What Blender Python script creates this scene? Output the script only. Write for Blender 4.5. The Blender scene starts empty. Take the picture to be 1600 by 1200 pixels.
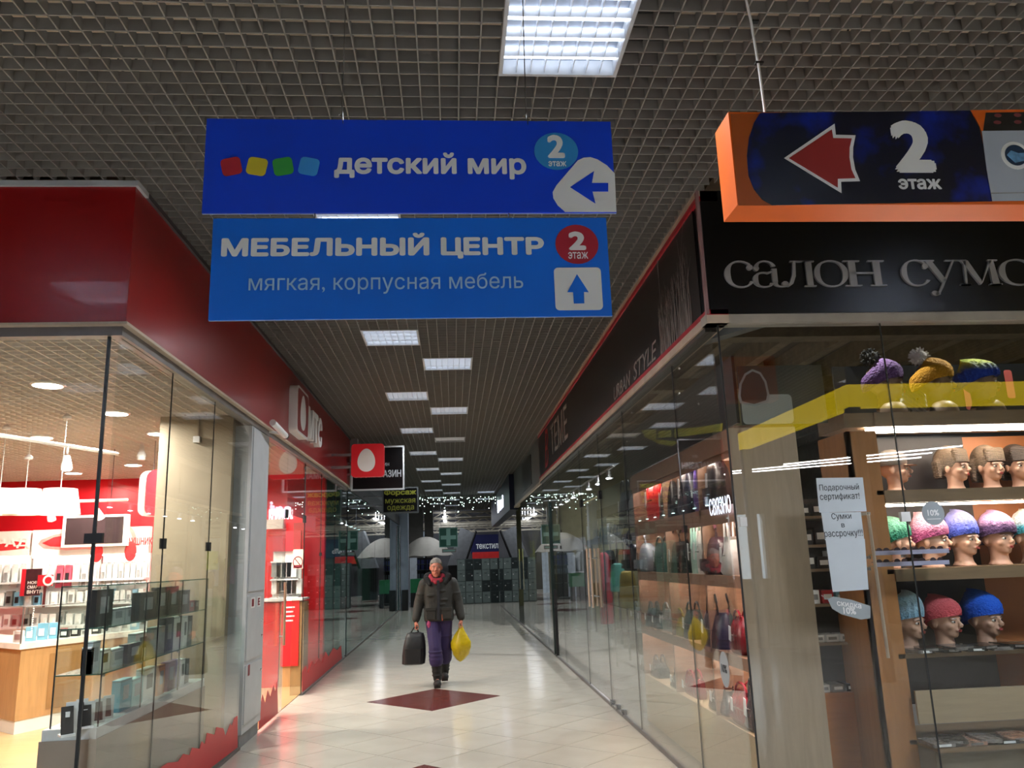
import bpy, math, random
from mathutils import Vector, Matrix
random.seed(7)
C = bpy.context.scene.collection
SC = bpy.context.scene
PI = math.pi
H = 1.6
# ---------------------------------------------------------------- camera
CM = Matrix(((0.9969037, -0.0178626, 0.0765758), (-0.0708610, 0.2180338, 0.9733653), (-0.0340830, -0.9757777, 0.2160930)))
F = 1250.0
cam = bpy.data.cameras.new('camera')
cam.sensor_width = 36.0
cam.lens = 36.0 * F / 1600.0
cam.clip_end = 200
camo = bpy.data.objects.new('camera', cam)
C.objects.link(camo)
cx, cy, cz = CM.col[0], -CM.col[1], -CM.col[2]
camo.matrix_world = Matrix(((cx[0], cy[0], cz[0], 0), (cx[1], cy[1], cz[1], 0), (cx[2], cy[2], cz[2], H), (0, 0, 0, 1)))
SC.camera = camo
SC.view_settings.view_transform = 'Standard'
SC.view_settings.look = 'None'
SC.view_settings.exposure = 0.55
SC.view_settings.gamma = 1.0
SC.view_settings.use_curve_mapping = False
SC.cycles.transparent_max_bounces = 32
SC.cycles.max_bounces = 7
SC.cycles.diffuse_bounces = 3
SC.cycles.glossy_bounces = 3
SC.cycles.caustics_reflective = False
SC.cycles.caustics_refractive = False
SC.cycles.sample_clamp_indirect = 4.0
# ---------------------------------------------------------------- world
W = bpy.data.worlds.new('world')
SC.world = W
W.use_nodes = True
W.node_tree.nodes['Background'].inputs[0].default_value = (0.60, 0.70, 0.82, 1)
W.node_tree.nodes['Background'].inputs[1].default_value = 3.0
# light levels
TUBE = 5.0       # corridor ceiling tubes near the signs
TUBE_FAR = 3.2
TUBE_HALL = 620.0  # tubes of the hall around the camera
GLOW = 60.0         # watts leaving each corridor fitting
DOWN = 50.0        # watts of each downlight in the left shop


def area_light(name, loc, sx, sy, watts, col=(1, 1, 1), rot=(0, 0, 0), spread=180, shape='RECTANGLE'):
    l = bpy.data.lights.new(name, 'AREA')
    l.shape = shape
    l.size = sx
    if shape in ('RECTANGLE', 'ELLIPSE'):
        l.size_y = sy
    l.energy = watts
    l.color = col
    l.spread = math.radians(spread)
    o = bpy.data.objects.new(name, l)
    o.location = loc
    o.rotation_euler = rot
    C.objects.link(o)
    return o


def spot_light(name, loc, watts, col, radius=0.0):
    l = bpy.data.lights.new(name, 'SPOT')
    l.energy = watts; l.color = col; l.spot_size = math.radians(165); l.spot_blend = 1.0; l.shadow_soft_size = radius
    o = bpy.data.objects.new(name, l); o.location = loc; C.objects.link(o)
    return o


# points of the place seen at a photograph pixel, on a real plane
def _ray(px, py):
    return CM @ Vector((px - 800.0, py - 600.0, F))
def atx(px, py, x):
    d = _ray(px, py); return d * (x / d[0]) + Vector((0, 0, H))
def aty(px, py, y):
    d = _ray(px, py); return d * (y / d[1]) + Vector((0, 0, H))
def atz(px, py, z):
    d = _ray(px, py); return d * ((z - H) / d[2]) + Vector((0, 0, H))


# ---------------------------------------------------------------- materials
def lin(h):
    h = h.lstrip('#')
    o = []
    for i in (0, 2, 4):
        c = int(h[i:i + 2], 16) / 255.0
        o.append(c / 12.92 if c <= 0.04045 else ((c + 0.055) / 1.055) ** 2.4)
    return (o[0], o[1], o[2], 1)


_mats = {}
def M(name, hexc='#888888', rough=0.5, metal=0.0, emit=0.0, var=0.12, vs=6.0, bump=0.0, bs=60.0, wave=None, spec=0.5, ecol=None, trans=0.0, stretch=(1, 1, 1), coat=0.0):
    if name in _mats:
        return _mats[name]
    m = bpy.data.materials.new(name)
    m.use_nodes = True
    nt = m.node_tree
    b = nt.nodes['Principled BSDF']
    L = nt.links
    col = lin(hexc)
    b.inputs['Base Color'].default_value = col
    b.inputs['Roughness'].default_value = rough
    b.inputs['Metallic'].default_value = metal
    b.inputs['Specular IOR Level'].default_value = spec
    b.inputs['Transmission Weight'].default_value = trans
    b.inputs['Coat Weight'].default_value = coat
    tc = nt.nodes.new('ShaderNodeTexCoord')
    mp = nt.nodes.new('ShaderNodeMapping')
    mp.inputs['Scale'].default_value = stretch
    L.new(tc.outputs['Object'], mp.inputs['Vector'])
    if var > 0:
        n = nt.nodes.new('ShaderNodeTexNoise')
        n.inputs['Scale'].default_value = vs
        n.inputs['Detail'].default_value = 4
        L.new(mp.outputs[0], n.inputs['Vector'])
        r = nt.nodes.new('ShaderNodeValToRGB')
        r.color_ramp.elements[0].position = 0.3
        r.color_ramp.elements[1].position = 0.7
        r.color_ramp.elements[0].color = tuple(c * (1 - var) for c in col[:3]) + (1,)
        r.color_ramp.elements[1].color = tuple(min(1, c * (1 + var)) for c in col[:3]) + (1,)
        L.new(n.outputs['Fac'], r.inputs[0])
        L.new(r.outputs[0], b.inputs['Base Color'])
    if emit > 0:
        b.inputs['Emission Color'].default_value = lin(ecol) if ecol else col
        b.inputs['Emission Strength'].default_value = emit
    if bump > 0:
        if wave == 'knit':
            t = nt.nodes.new('ShaderNodeTexVoronoi')
            t.inputs['Scale'].default_value = bs
            out = t.outputs['Distance']
        elif wave:
            t = nt.nodes.new('ShaderNodeTexWave')
            t.bands_direction = wave
            t.inputs['Scale'].default_value = bs
            t.inputs['Distortion'].default_value = 1.5
            out = t.outputs['Fac']
        else:
            t = nt.nodes.new('ShaderNodeTexNoise')
            t.inputs['Scale'].default_value = bs
            out = t.outputs['Fac']
        L.new(mp.outputs[0], t.inputs['Vector'])
        bm_ = nt.nodes.new('ShaderNodeBump')
        bm_.inputs['Strength'].default_value = bump
        bm_.inputs['Distance'].default_value = 0.01
        L.new(out, bm_.inputs['Height'])
        L.new(bm_.outputs[0], b.inputs['Normal'])
    _mats[name] = m
    return m


def glass(name, tint=(0.965, 0.985, 0.975), ior=1.5, boost=1.0):
    if name in _mats:
        return _mats[name]
    m = bpy.data.materials.new(name)
    m.use_nodes = True
    nt = m.node_tree
    nt.nodes.clear()
    o = nt.nodes.new('ShaderNodeOutputMaterial')
    mx = nt.nodes.new('ShaderNodeMixShader')
    t = nt.nodes.new('ShaderNodeBsdfTransparent')
    t.inputs[0].default_value = tint + (1,)
    g = nt.nodes.new('ShaderNodeBsdfGlossy')
    g.inputs['Roughness'].default_value = 0.0
    g.inputs['Color'].default_value = (1, 1, 1, 1)
    geo = nt.nodes.new('ShaderNodeNewGeometry')
    dt = nt.nodes.new('ShaderNodeVectorMath'); dt.operation = 'DOT_PRODUCT'
    nt.links.new(geo.outputs['Normal'], dt.inputs[0]); nt.links.new(geo.outputs['Incoming'], dt.inputs[1])
    def mth(op, a, b=None):
        n = nt.nodes.new('ShaderNodeMath'); n.operation = op
        for q, v in enumerate((a, b)):
            if v is None: continue
            if isinstance(v, (int, float)): n.inputs[q].default_value = v
            else: nt.links.new(v, n.inputs[q])
        return n.outputs[0]
    c1 = mth('SUBTRACT', 1.0, mth('ABSOLUTE', dt.outputs['Value']))
    r0 = ((ior - 1) / (ior + 1)) ** 2
    sc = mth('ADD', mth('MULTIPLY', mth('POWER', c1, 5.0), 1 - r0), r0)
    k = nt.nodes.new('ShaderNodeMath'); k.operation = 'MULTIPLY'; k.use_clamp = True
    k.inputs[1].default_value = boost
    nt.links.new(sc, k.inputs[0])
    nt.links.new(k.outputs[0], mx.inputs[0])
    nt.links.new(t.outputs[0], mx.inputs[1])
    nt.links.new(g.outputs[0], mx.inputs[2])
    nt.links.new(mx.outputs[0], o.inputs[0])
    _mats[name] = m
    return m


def wood(name, hexc, dark=0.8, scale=3.0, rough=0.45, axis=(1, 1, 12)):
    """boards with grain running along the axis stretched least"""
    if name in _mats:
        return _mats[name]
    m = M(name, hexc, rough, var=0)
    nt = m.node_tree
    b = nt.nodes['Principled BSDF']
    tc = nt.nodes.new('ShaderNodeTexCoord')
    mp = nt.nodes.new('ShaderNodeMapping')
    mp.inputs['Scale'].default_value = axis
    n = nt.nodes.new('ShaderNodeTexNoise')
    n.inputs['Scale'].default_value = scale
    n.inputs['Detail'].default_value = 6
    n.inputs['Distortion'].default_value = 0.6
    r = nt.nodes.new('ShaderNodeValToRGB')
    c = lin(hexc)
    r.color_ramp.elements[0].position = 0.32
    r.color_ramp.elements[1].position = 0.66
    r.color_ramp.elements[0].color = tuple(v * dark for v in c[:3]) + (1,)
    r.color_ramp.elements[1].color = c
    nt.links.new(tc.outputs['Object'], mp.inputs['Vector'])
    nt.links.new(mp.outputs[0], n.inputs['Vector'])
    nt.links.new(n.outputs['Fac'], r.inputs[0])
    nt.links.new(r.outputs[0], b.inputs['Base Color'])
    return m


# ---------------------------------------------------------------- mesh builder
class MB:
    def __init__(s, T=None):
        s.v = []; s.f = []; s.T = T
    def add(s, vs, fs):
        b = len(s.v)
        if s.T is not None:
            vs = [s.T @ Vector(v) for v in vs]
        s.v += [tuple(v) for v in vs]
        s.f += [tuple(b + i for i in f) for f in fs]
        return s
    def box(s, x0, x1, y0, y1, z0, z1):
        return s.add([(x0, y0, z0), (x1, y0, z0), (x1, y1, z0), (x0, y1, z0), (x0, y0, z1), (x1, y0, z1), (x1, y1, z1), (x0, y1, z1)],
                     [(0, 3, 2, 1), (4, 5, 6, 7), (0, 1, 5, 4), (1, 2, 6, 5), (2, 3, 7, 6), (3, 0, 4, 7)])
    def rbox(s, x0, x1, y0, y1, z0, z1, r=0.01, n=3):
        """box with its four edges parallel to z rounded"""
        pts = []
        for cx_, cy_, a0 in ((x1 - r, y1 - r, 0), (x0 + r, y1 - r, 90), (x0 + r, y0 + r, 180), (x1 - r, y0 + r, 270)):
            for k in range(n + 1):
                a = math.radians(a0 + 90 * k / n)
                pts.append((cx_ + r * math.cos(a), cy_ + r * math.sin(a)))
        return s.prism(pts, z0, z1)
    def prism(s, pts, z0, z1):
        n = len(pts)
        vs = [(p[0], p[1], z0) for p in pts] + [(p[0], p[1], z1) for p in pts]
        fs = [tuple(range(n))[::-1], tuple(range(n, 2 * n))]
        fs += [(i, (i + 1) % n, n + (i + 1) % n, n + i) for i in range(n)]
        return s.add(vs, fs)
    def loft(s, rings, cap=True):
        n = len(rings[0]); vs = []; fs = []
        for r in rings: vs += list(r)
        for k in range(len(rings) - 1):
            for i in range(n):
                j = (i + 1) % n
                fs.append((k * n + i, k * n + j, (k + 1) * n + j, (k + 1) * n + i))
        if cap:
            fs.append(tuple(range(n))[::-1]); fs.append(tuple(range((len(rings) - 1) * n, len(rings) * n)))
        return s.add(vs, fs)
    def lathe(s, prof, c=(0, 0, 0), n=20, cap=True):
        rings = [[(c[0] + r * math.cos(2 * PI * i / n), c[1] + r * math.sin(2 * PI * i / n), c[2] + z) for i in range(n)] for r, z in prof]
        return s.loft(rings, cap)
    def tube(s, pts, r, n=8, cap=True):
        pts = [Vector(p) for p in pts]; rings = []
        rr = r if isinstance(r, (list, tuple)) else [r] * len(pts)
        up = Vector((0, 0, 1))
        for i, p in enumerate(pts):
            d = (pts[min(i + 1, len(pts) - 1)] - pts[max(i - 1, 0)]).normalized()
            u = up if abs(d.dot(up)) < 0.95 else Vector((0, 1, 0))
            a = d.cross(u).normalized(); b = d.cross(a).normalized()
            rings.append([tuple(p + a * rr[i] * math.cos(2 * PI * k / n) + b * rr[i] * math.sin(2 * PI * k / n)) for k in range(n)])
        return s.loft(rings, cap)
    def ell(s, c, r, n=16, m=10):
        if not isinstance(r, (list, tuple)): r = (r, r, r)
        rings = []
        for j in range(1, m):
            t = PI * j / m
            rings.append([(c[0] + r[0] * math.sin(t) * math.cos(2 * PI * i / n), c[1] + r[1] * math.sin(t) * math.sin(2 * PI * i / n), c[2] - r[2] * math.cos(t)) for i in range(n)])
        b = len(rings)
        vs = [(c[0], c[1], c[2] - r[2])] + [p for q in rings for p in q] + [(c[0], c[1], c[2] + r[2])]
        fs = [(0, 1 + (i + 1) % n, 1 + i) for i in range(n)]
        for k in range(b - 1):
            for i in range(n):
                j = (i + 1) % n
                fs.append((1 + k * n + i, 1 + k * n + j, 1 + (k + 1) * n + j, 1 + (k + 1) * n + i))
        t = len(vs) - 1
        fs += [(t, 1 + (b - 1) * n + i, 1 + (b - 1) * n + (i + 1) % n) for i in range(n)]
        return s.add(vs, fs)
    def cap(s, p, q, r0, r1=None, n=14):
        r1 = r0 if r1 is None else r1
        s.tube([p, q], [r0, r1], n)
        s.ell(p, r0, n, 8); s.ell(q, r1, n, 8)
        return s
    def mesh(s, name, mat, smooth=False, off=None):
        me = bpy.data.meshes.new(name)
        vs = s.v if off is None else [(v[0] - off[0], v[1] - off[1], v[2] - off[2]) for v in s.v]
        me.from_pydata(vs, [], s.f)
        me.materials.append(mat)
        me.validate()
        me.update()
        if smooth:
            me.polygons.foreach_set('use_smooth', [True] * len(me.polygons))
            try: me.set_sharp_from_angle(angle=math.radians(42))
            except Exception: pass
        return me
    def build(s, name, mat, parent=None, smooth=False, label=None):
        """vertices are given in world space; a child gets them relative to its parent"""
        if parent is not None:
            off = worldpos(parent)
            o = bpy.data.objects.new(name, s.mesh(name, mat, smooth, off))
            C.objects.link(o); o.parent = parent
        else:
            xs = [v[0] for v in s.v]; ys = [v[1] for v in s.v]; zs = [v[2] for v in s.v]
            off = ((min(xs) + max(xs)) / 2, (min(ys) + max(ys)) / 2, min(zs))
            o = bpy.data.objects.new(name, s.mesh(name, mat, smooth, off))
            o.location = off
            C.objects.link(o)
        if label: o['label'] = label
        return o


def worldpos(o):
    p = Vector((0, 0, 0))
    while o is not None:
        p += Vector(o.location); o = o.parent
    return p


def tag(o, label=None, cat=None, group=None, kind=None):
    if label: o['label'] = label
    if cat: o['category'] = cat
    if group: o['group'] = group
    if kind: o['kind'] = kind
    return o


def thing(name, label, cat, loc, group=None, kind=None):
    o = bpy.data.objects.new(name, None)
    o.empty_display_size = 0.1
    C.objects.link(o)
    o.location = loc
    return tag(o, label, cat, group, kind)


def struct(name, loc=(0, 0, 0)):
    o = bpy.data.objects.new(name, None)
    C.objects.link(o); o.location = loc; o['kind'] = 'structure'
    return o


def dup(root, loc, label=None, rotz=None, scale=None, group=None, swap=None):
    def cp(o, par):
        c = o.copy(); C.objects.link(c); c.parent = par
        if swap and o.type == 'MESH':
            k = o.data.materials[0].name if o.data.materials else None
            if k in swap:
                c.data = o.data.copy(); c.data.materials[0] = swap[k]
        for ch in list(o.children): cp(ch, c)
        return c
    r = cp(root, None)
    r.location = loc
    if rotz is not None: r.rotation_euler = (0, 0, rotz)
    if scale is not None: r.scale = scale if isinstance(scale, (tuple, list)) else (scale,) * 3
    if label: r['label'] = label
    if group: r['group'] = group
    return r


def bake(mb, name, mat, parent=None, voxel=0.01, smooth=4, off=None):
    """one continuous surface grown over the shapes in mb"""
    if off is None: off = worldpos(parent) if parent is not None else Vector((0, 0, 0))
    me = mb.mesh(name + '_raw', mat, False, off)
    t = bpy.data.objects.new('tmp', me); C.objects.link(t)
    r = t.modifiers.new('r', 'REMESH'); r.mode = 'VOXEL'; r.voxel_size = voxel
    if smooth:
        sm = t.modifiers.new('s', 'SMOOTH'); sm.iterations = smooth; sm.factor = 0.5
    dg = bpy.context.evaluated_depsgraph_get()
    m2 = bpy.data.meshes.new_from_object(t.evaluated_get(dg))
    bpy.data.objects.remove(t)
    bpy.data.meshes.remove(me)
    m2.name = name
    m2.polygons.foreach_set('use_smooth', [True] * len(m2.polygons))
    m2.materials.clear(); m2.materials.append(mat)
    o = bpy.data.objects.new(name, m2); C.objects.link(o)
    if parent is not None: o.parent = parent
    return o


def glyph_faces(body, spacing=1.0, shear=0.0):
    """outline of the lettering cut into triangles, overlapping strokes merged (non-zero winding)"""
    from mathutils.geometry import delaunay_2d_cdt
    V2 = []; F2 = []
    from mathutils.geometry import interpolate_bezier
    c = bpy.data.curves.new('t', 'FONT')
    c.body = body; c.size = 1.0; c.space_character = spacing; c.shear = shear
    t = bpy.data.objects.new('t', c); C.objects.link(t)
    bpy.context.view_layer.update()
    for o in bpy.context.view_layer.objects.selected: o.select_set(False)
    t.select_set(True); bpy.context.view_layer.objects.active = t
    bpy.ops.object.convert(target='CURVE')
    t = bpy.context.view_layer.objects.active
    loops = []
    for sp in t.data.splines:
        if sp.type == 'BEZIER':
            P = sp.bezier_points; l = []
            for k in range(len(P)):
                p, q = P[k], P[(k + 1) % len(P)]
                straight = p.handle_right_type == 'VECTOR' and q.handle_left_type == 'VECTOR'
                d = (q.co - p.co)
                dev = max(abs(d.x * (h.y - p.co.y) - d.y * (h.x - p.co.x)) for h in (p.handle_right, q.handle_left)) / (d.length + 1e-9)
                pts = [p.co, q.co] if straight or dev < 1e-4 else interpolate_bezier(p.co, p.handle_right, q.handle_left, q.co, 5)
                l += [(v.x, v.y) for v in pts[:-1]]
        else: l = [(p.co.x, p.co.y) for p in sp.points]
        l2 = [p for k, p in enumerate(l) if (Vector(p) - Vector(l[k - 1])).length > 1e-5]
        loops.append(l2)
    bpy.data.objects.remove(t)
    loops = [l for l in loops if len(l) > 2]
    # group loops into glyphs by overlapping x range
    loops.sort(key=lambda l: min(p[0] for p in l))
    groups = []; hi = -1e9
    for l in loops:
        a = min(p[0] for p in l); b_ = max(p[0] for p in l)
        if a > hi + 1e-4: groups.append([l]); hi = b_
        else: groups[-1].append(l); hi = max(hi, b_)
    for g in groups:
        pts = []; ed = []
        for l in g:
            k0 = len(pts); pts += [Vector(p) for p in l]; ed += [(k0 + k, k0 + (k + 1) % len(l)) for k in range(len(l))]
        vo, eo, fo, _, _, _ = delaunay_2d_cdt(pts, ed, [], 0, 1e-5)
        base = len(V2); V2 += [(v.x, v.y) for v in vo]
        for f in fo:
            cx_ = sum(vo[k].x for k in f) / len(f); cy_ = sum(vo[k].y for k in f) / len(f)
            w = 0
            for l in g:
                for k in range(len(l)):
                    x0, y0 = l[k]; x1, y1 = l[(k + 1) % len(l)]
                    if (y0 <= cy_) != (y1 <= cy_):
                        xx = x0 + (cy_ - y0) / (y1 - y0) * (x1 - x0)
                        if xx > cx_: w += 1 if y1 > y0 else -1
            if w != 0:
                f = list(f)
                ar = sum(vo[f[k]].x * vo[f[(k + 1) % len(f)]].y - vo[f[(k + 1) % len(f)]].x * vo[f[k]].y for k in range(len(f)))
                if ar < 0: f = f[::-1]
                F2.append(tuple(base + k for k in f))
    return V2, F2


_gl = {}
def text(name, body, mat, parent, O, U, V, w, h, bold=0.0, ext=0.002, spacing=1.0, shear=0.0, fitw=True):
    """lettering of width w and height h whose lower left corner is O; U runs along the line, V up"""
    key = (body, spacing, shear)
    if key not in _gl: _gl[key] = glyph_faces(*key)
    vs, fs = _gl[key]
    x0 = min(v[0] for v in vs); x1 = max(v[0] for v in vs); y0 = min(v[1] for v in vs); y1 = max(v[1] for v in vs)
    U = Vector(U).normalized(); V = Vector(V).normalized(); N = U.cross(V)
    off = worldpos(parent) if parent is not None else Vector((0, 0, 0))
    O = Vector(O) - off
    k0 = bold
    x0 -= k0; x1 += k0; y0 -= k0; y1 += k0
    sx = w / (x1 - x0); sy = h / (y1 - y0)
    sh = [(0, 0)] if not bold else [(k0 * math.cos(PI * q / 4), k0 * math.sin(PI * q / 4)) for q in range(8)] + [(0, 0)]
    pts = []
    for q, (a, b) in enumerate(sh):
        pts += [O + U * ((v[0] + a - x0) * sx) + V * ((v[1] + b - y0) * sy) + N * (q * 0.00004) for v in vs]
    fs = [tuple(i + q * len(vs) for i in f) for q in range(len(sh)) for f in fs]
    nv = len(pts)
    cnt = set()
    for f in fs:
        for i in range(len(f)): cnt.add((f[i], f[(i + 1) % len(f)]))
    allv = [tuple(p + N * ext) for p in pts] + [tuple(p) for p in pts]
    af = list(fs)
    for (a, b) in cnt:
        if (b, a) not in cnt: af.append((a, a + nv, b + nv, b))
    m2 = bpy.data.meshes.new(name)
    m2.from_pydata(allv, [], af); m2.materials.append(mat); m2.update()
    o = bpy.data.objects.new(name, m2); C.objects.link(o)
    if parent is not None: o.parent = parent
    return o


def flat(name, pts2, mat, parent, O, U, V, ext=0.002, smooth=False):
    """a thin shape drawn as a polygon in the plane of U and V"""
    U = Vector(U).normalized(); V = Vector(V).normalized(); N = U.cross(V); O = Vector(O)
    n = len(pts2)
    a = [tuple(O + U * p[0] + V * p[1]) for p in pts2]
    b = [tuple(O + U * p[0] + V * p[1] + N * ext) for p in pts2]
    mb = MB(); mb.add(a + b, [tuple(range(n))[::-1], tuple(range(n, 2 * n))] + [(i, (i + 1) % n, n + (i + 1) % n, n + i) for i in range(n)])
    return mb.build(name, mat, parent)


def circ(cx_, cy_, rx, ry=None, n=28):
    ry = ry or rx
    return [(cx_ + rx * math.cos(2 * PI * i / n), cy_ + ry * math.sin(2 * PI * i / n)) for i in range(n)]


def rrect(x0, y0, x1, y1, r, n=4, rot=0.0):
    pts = []
    for a_, b_, s0 in ((x1 - r, y1 - r, 0), (x0 + r, y1 - r, 90), (x0 + r, y0 + r, 180), (x1 - r, y0 + r, 270)):
        for k in range(n + 1):
            a = math.radians(s0 + 90 * k / n); pts.append((a_ + r * math.cos(a), b_ + r * math.sin(a)))
    if rot:
        mx = (x0 + x1) / 2; my = (y0 + y1) / 2; c, s_ = math.cos(rot), math.sin(rot)
        pts = [(mx + (p[0] - mx) * c - (p[1] - my) * s_, my + (p[0] - mx) * s_ + (p[1] - my) * c) for p in pts]
    return pts


def egg(cx_, cy_, w, h, n=32):
    return [(cx_ + w / 2 * math.sin(a) * (1 - 0.16 * math.cos(a)), cy_ + h / 2 * math.cos(a) - 0.0) for a in [-2 * PI * i / n for i in range(n)]]
XA, YA, ZA = (1, 0, 0), (0, 1, 0), (0, 0, 1)
# ================================================================ SETTING
XL, XR, YL, YR, ZC = -2.0, 1.72, 4.83, 4.95, 4.0
m_tile = M('polished beige tile', '#b9b2a6', 0.14, var=0.05, vs=3, spec=0.5)
m_tile2 = M('dark red tile', '#5e2f2a', 0.16, var=0.12, vs=5)
m_grout = M('grout', '#968f84', 0.7)
m_grid = M('grey metal louver', '#7b7873', 0.55, var=0.05)
m_soffit = M('dusty beige soffit', '#cbbca6', 0.9, var=0.3, vs=1.2)
m_red = M('red fascia film', '#8a0f12', 0.32, var=0.04, vs=2, coat=0.2)
m_redp = M('red paint', '#d5202c', 0.45, var=0.05)
m_cream = M('cream trim', '#b9a896', 0.5)
m_gtrim = M('grey metal trim', '#6f6a68', 0.4, metal=0.3)
m_black = M('black fascia film', '#0a090a', 0.3, var=0.05, spec=.3)
m_blk = M('black plastic', '#101012', 0.4)
m_white = M('white plastic', '#dcdcdc', 0.4, var=0.03)
m_wpaint = M('white painted metal', '#b5b9bd', 0.45, var=0.05)
m_grey = M('grey panel', '#8a8c8e', 0.6)
m_steel = M('brushed steel', '#b9bcc0', 0.25, metal=1.0, var=0.05)
m_glass = glass('shopfront glass', boost=1.35)
m_glass_l = glass('left shopfront glass', boost=.85)
m_glass2 = glass('green edge glass', (0.86, 0.96, 0.92))
m_seam = M('dark pane seam', '#15181a', 0.4)
m_print_w = M('white lettering film', '#f4f8fc', 0.5, var=0.0)

# ---- floor
fl = struct('floor')
MB().box(-9.5, 9.5, -9, 46, -0.12, -0.004).build('floor_base', m_grout, fl)
TS = 0.575; TC = (-0.27, 10.36); c45 = math.sqrt(0.5)
tm = MB(Matrix.Rotation(PI / 4, 4, 'Z')).box(-TS / 2 + 0.003, TS / 2 - 0.003, -TS / 2 + 0.003, TS / 2 - 0.003, -0.02, 0.0)
tile_l = tm.mesh('tile', m_tile); tile_d = tm.mesh('tile_dark', m_tile2)
far_l = MB()
cnt = 0
for i in range(-60, 75):
    for j in range(-60, 75):
        x = TC[0] + ((i + .5) - (j + .5)) * TS * c45; y = TC[1] + ((i + .5) + (j + .5)) * TS * c45
        if y < -8.5 or y > 45 or x < -9 or x > 9: continue
        if y > 5.3 and y < 32.5 and not (-2.35 < x < 2.05): continue
        if y < 4.5 and abs(x) > 5.5: continue
        dark = False
        for k in range(-3, 8):
            if k in (1, 2, 3): continue
            di = i - 5 * k; dj = j - 5 * k
            if di in (-1, 0) and dj in (-1, 0): dark = True
        if dark or (5.3 < y < 17.0):
            cnt += 1
            o = bpy.data.objects.new('tile', tile_d if dark else tile_l); C.objects.link(o)
            o.parent = fl; o.location = (x, y, 0)
            if dark: o['label'] = 'dark red tile of a diamond inlay'
        else:
            T = Matrix.Translation((x, y, 0)) @ Matrix.Rotation(PI / 4, 4, 'Z')
            far_l.T = T; far_l.box(-TS / 2 + .003, TS / 2 - .003, -TS / 2 + .003, TS / 2 - .003, -0.02, 0)
tag(far_l.build('tile_field', m_tile, fl), kind='stuff')

m_oak = wood('light laminate floor', '#b08f63', 0.86, 2.0, 0.35, (1, 8, 1))
MB().box(-9.3, XL - 0.03, YL + 0.03, 15.3, -0.003, 0.008).build('floor_left', m_oak)['kind'] = 'structure'
MB().box(XR + 0.03, 9.3, YR + 0.03, 30, -0.003, 0.008).build('floor_right', M('grey shop floor', '#6c6964', 0.3, var=0.1), None)['kind'] = 'structure'
MB().box(-9.3, XL - 0.03, 15.42, 30, -0.003, 0.008).build('floor_back', M('pale shop floor', '#8f9592', 0.3, var=0.1), None)['kind'] = 'structure'

# ---- hall and corridor ceiling: soffit slab with an egg-crate grid of separate blades below
ce = struct('ceiling')
MB().box(-9.5, 9.5, -9, 4.83, 4.42, 4.6).build('soffit', m_soffit, ce)
MB().box(-2.6, 2.3, 4.83, 37.5, 4.42, 4.6).build('soffit', m_soffit, ce)
for x0, x1 in ((-7.2, -6.9), (-3.9, -3.75), (0.95, 1.15), (4.4, 4.9)):
    MB().box(x0, x1, -8, 4.8, 4.2, 4.32).build('cable_tray', M('dark cable tray', '#2c2b2a', 0.7), ce)
m_cable = M('dark cable', '#1a1918', 0.7)
for k in range(46):
    x = random.uniform(-6.5, 6.5); y = random.uniform(0.5, 4.6) if k % 2 else random.uniform(1, 14)
    if y > 4.6: x = random.uniform(-1.9, 1.6)
    a = random.uniform(0, PI); l = random.uniform(0.1, 0.35)
    MB().tube([(x, y, 4.38), (x + l * math.cos(a) * .5, y + l * math.sin(a) * .5, 4.2), (x + l * math.cos(a), y + l * math.sin(a), 4.33)], 0.006, 5).build('loose_cable', m_cable, ce)
LX = (-0.93, -0.33)
LAMPS = []     # (x0, y0, state)
for k in range(-1, 9):
    LAMPS.append((-0.93, round(8.1 + 3.1 * k, 2), 'on' if k not in (3,) else 'on'))
    LAMPS.append((-0.33, round(9.3 + 3.1 * k, 2), 'off' if k in (2,) else 'on'))
LAMPS += [(0.27, 3.0, 'bright'), (-3.33, 2.4, 'on'), (3.87, 2.4, 'on'), (-1.53, -1.2, 'on'), (2.07, -0.6, 'on'), (-5.13, -1.2, 'on'), (5.67, -1.2, 'on'), (-0.33, -4.2, 'on'), (3.87, -4.2, 'on'), (-3.93, -4.2, 'on'), (0.87, 27.9, 'on'), (0.87, 31.0, 'on')]
BT, BH = 0.007, 0.06
def blade(axis, c, a0, a1, z0=ZC, h=BH, lamps=True, skip=()):
    segs = [(a0, a1)]
    if lamps:
        for lx, ly, _ in LAMPS:
            p0, q0 = (lx, ly) if axis == 'x' else (ly, lx)     # p along the blade
            if q0 + 0.02 < c < q0 + 0.58:
                ns = []
                for s0, s1 in segs:
                    if p0 > s0 and p0 + 0.6 < s1: ns += [(s0, p0 - 0.001), (p0 + 0.601, s1)]
                    else: ns.append((s0, s1))
                segs = ns
    return segs
def add_blade(mb, axis, c, segs, z0=ZC, h=BH):
    for s0, s1 in segs:
        if axis == 'x': mb.box(s0, s1, c - BT / 2, c + BT / 2, z0, z0 + h)
        else: mb.box(c - BT / 2, c + BT / 2, s0, s1, z0, z0 + h - 0.002)
rest = MB()
i = 0
for k in range(-88, 376):
    y = k * 0.1
    if y > 37.3: break
    x0, x1 = (-9.4, 9.4) if y < 4.8 else (XL - 0.02, XR + 0.02)
    segs = blade('x', y, x0, x1)
    if 2.0 <= y <= 12.0:
        mb = MB(); add_blade(mb, 'x', y, segs); mb.build('louver_blade', m_grid, ce)
    else: add_blade(rest, 'x', y, segs)
for k in range(-93, 95):
    x = k * 0.1 - 0.03
    y1 = 37.3 if XL < x < XR else 4.78
    segs = blade('y', x, -8.8, y1)
    if -6.0 <= x <= 6.0:
        mb = MB(); add_blade(mb, 'y', x, segs); mb.build('louver_blade', m_grid, ce)
    else: add_blade(rest, 'y', x, segs)
tag(rest.build('louver_grid', m_grid, ce), kind='stuff')

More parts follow.
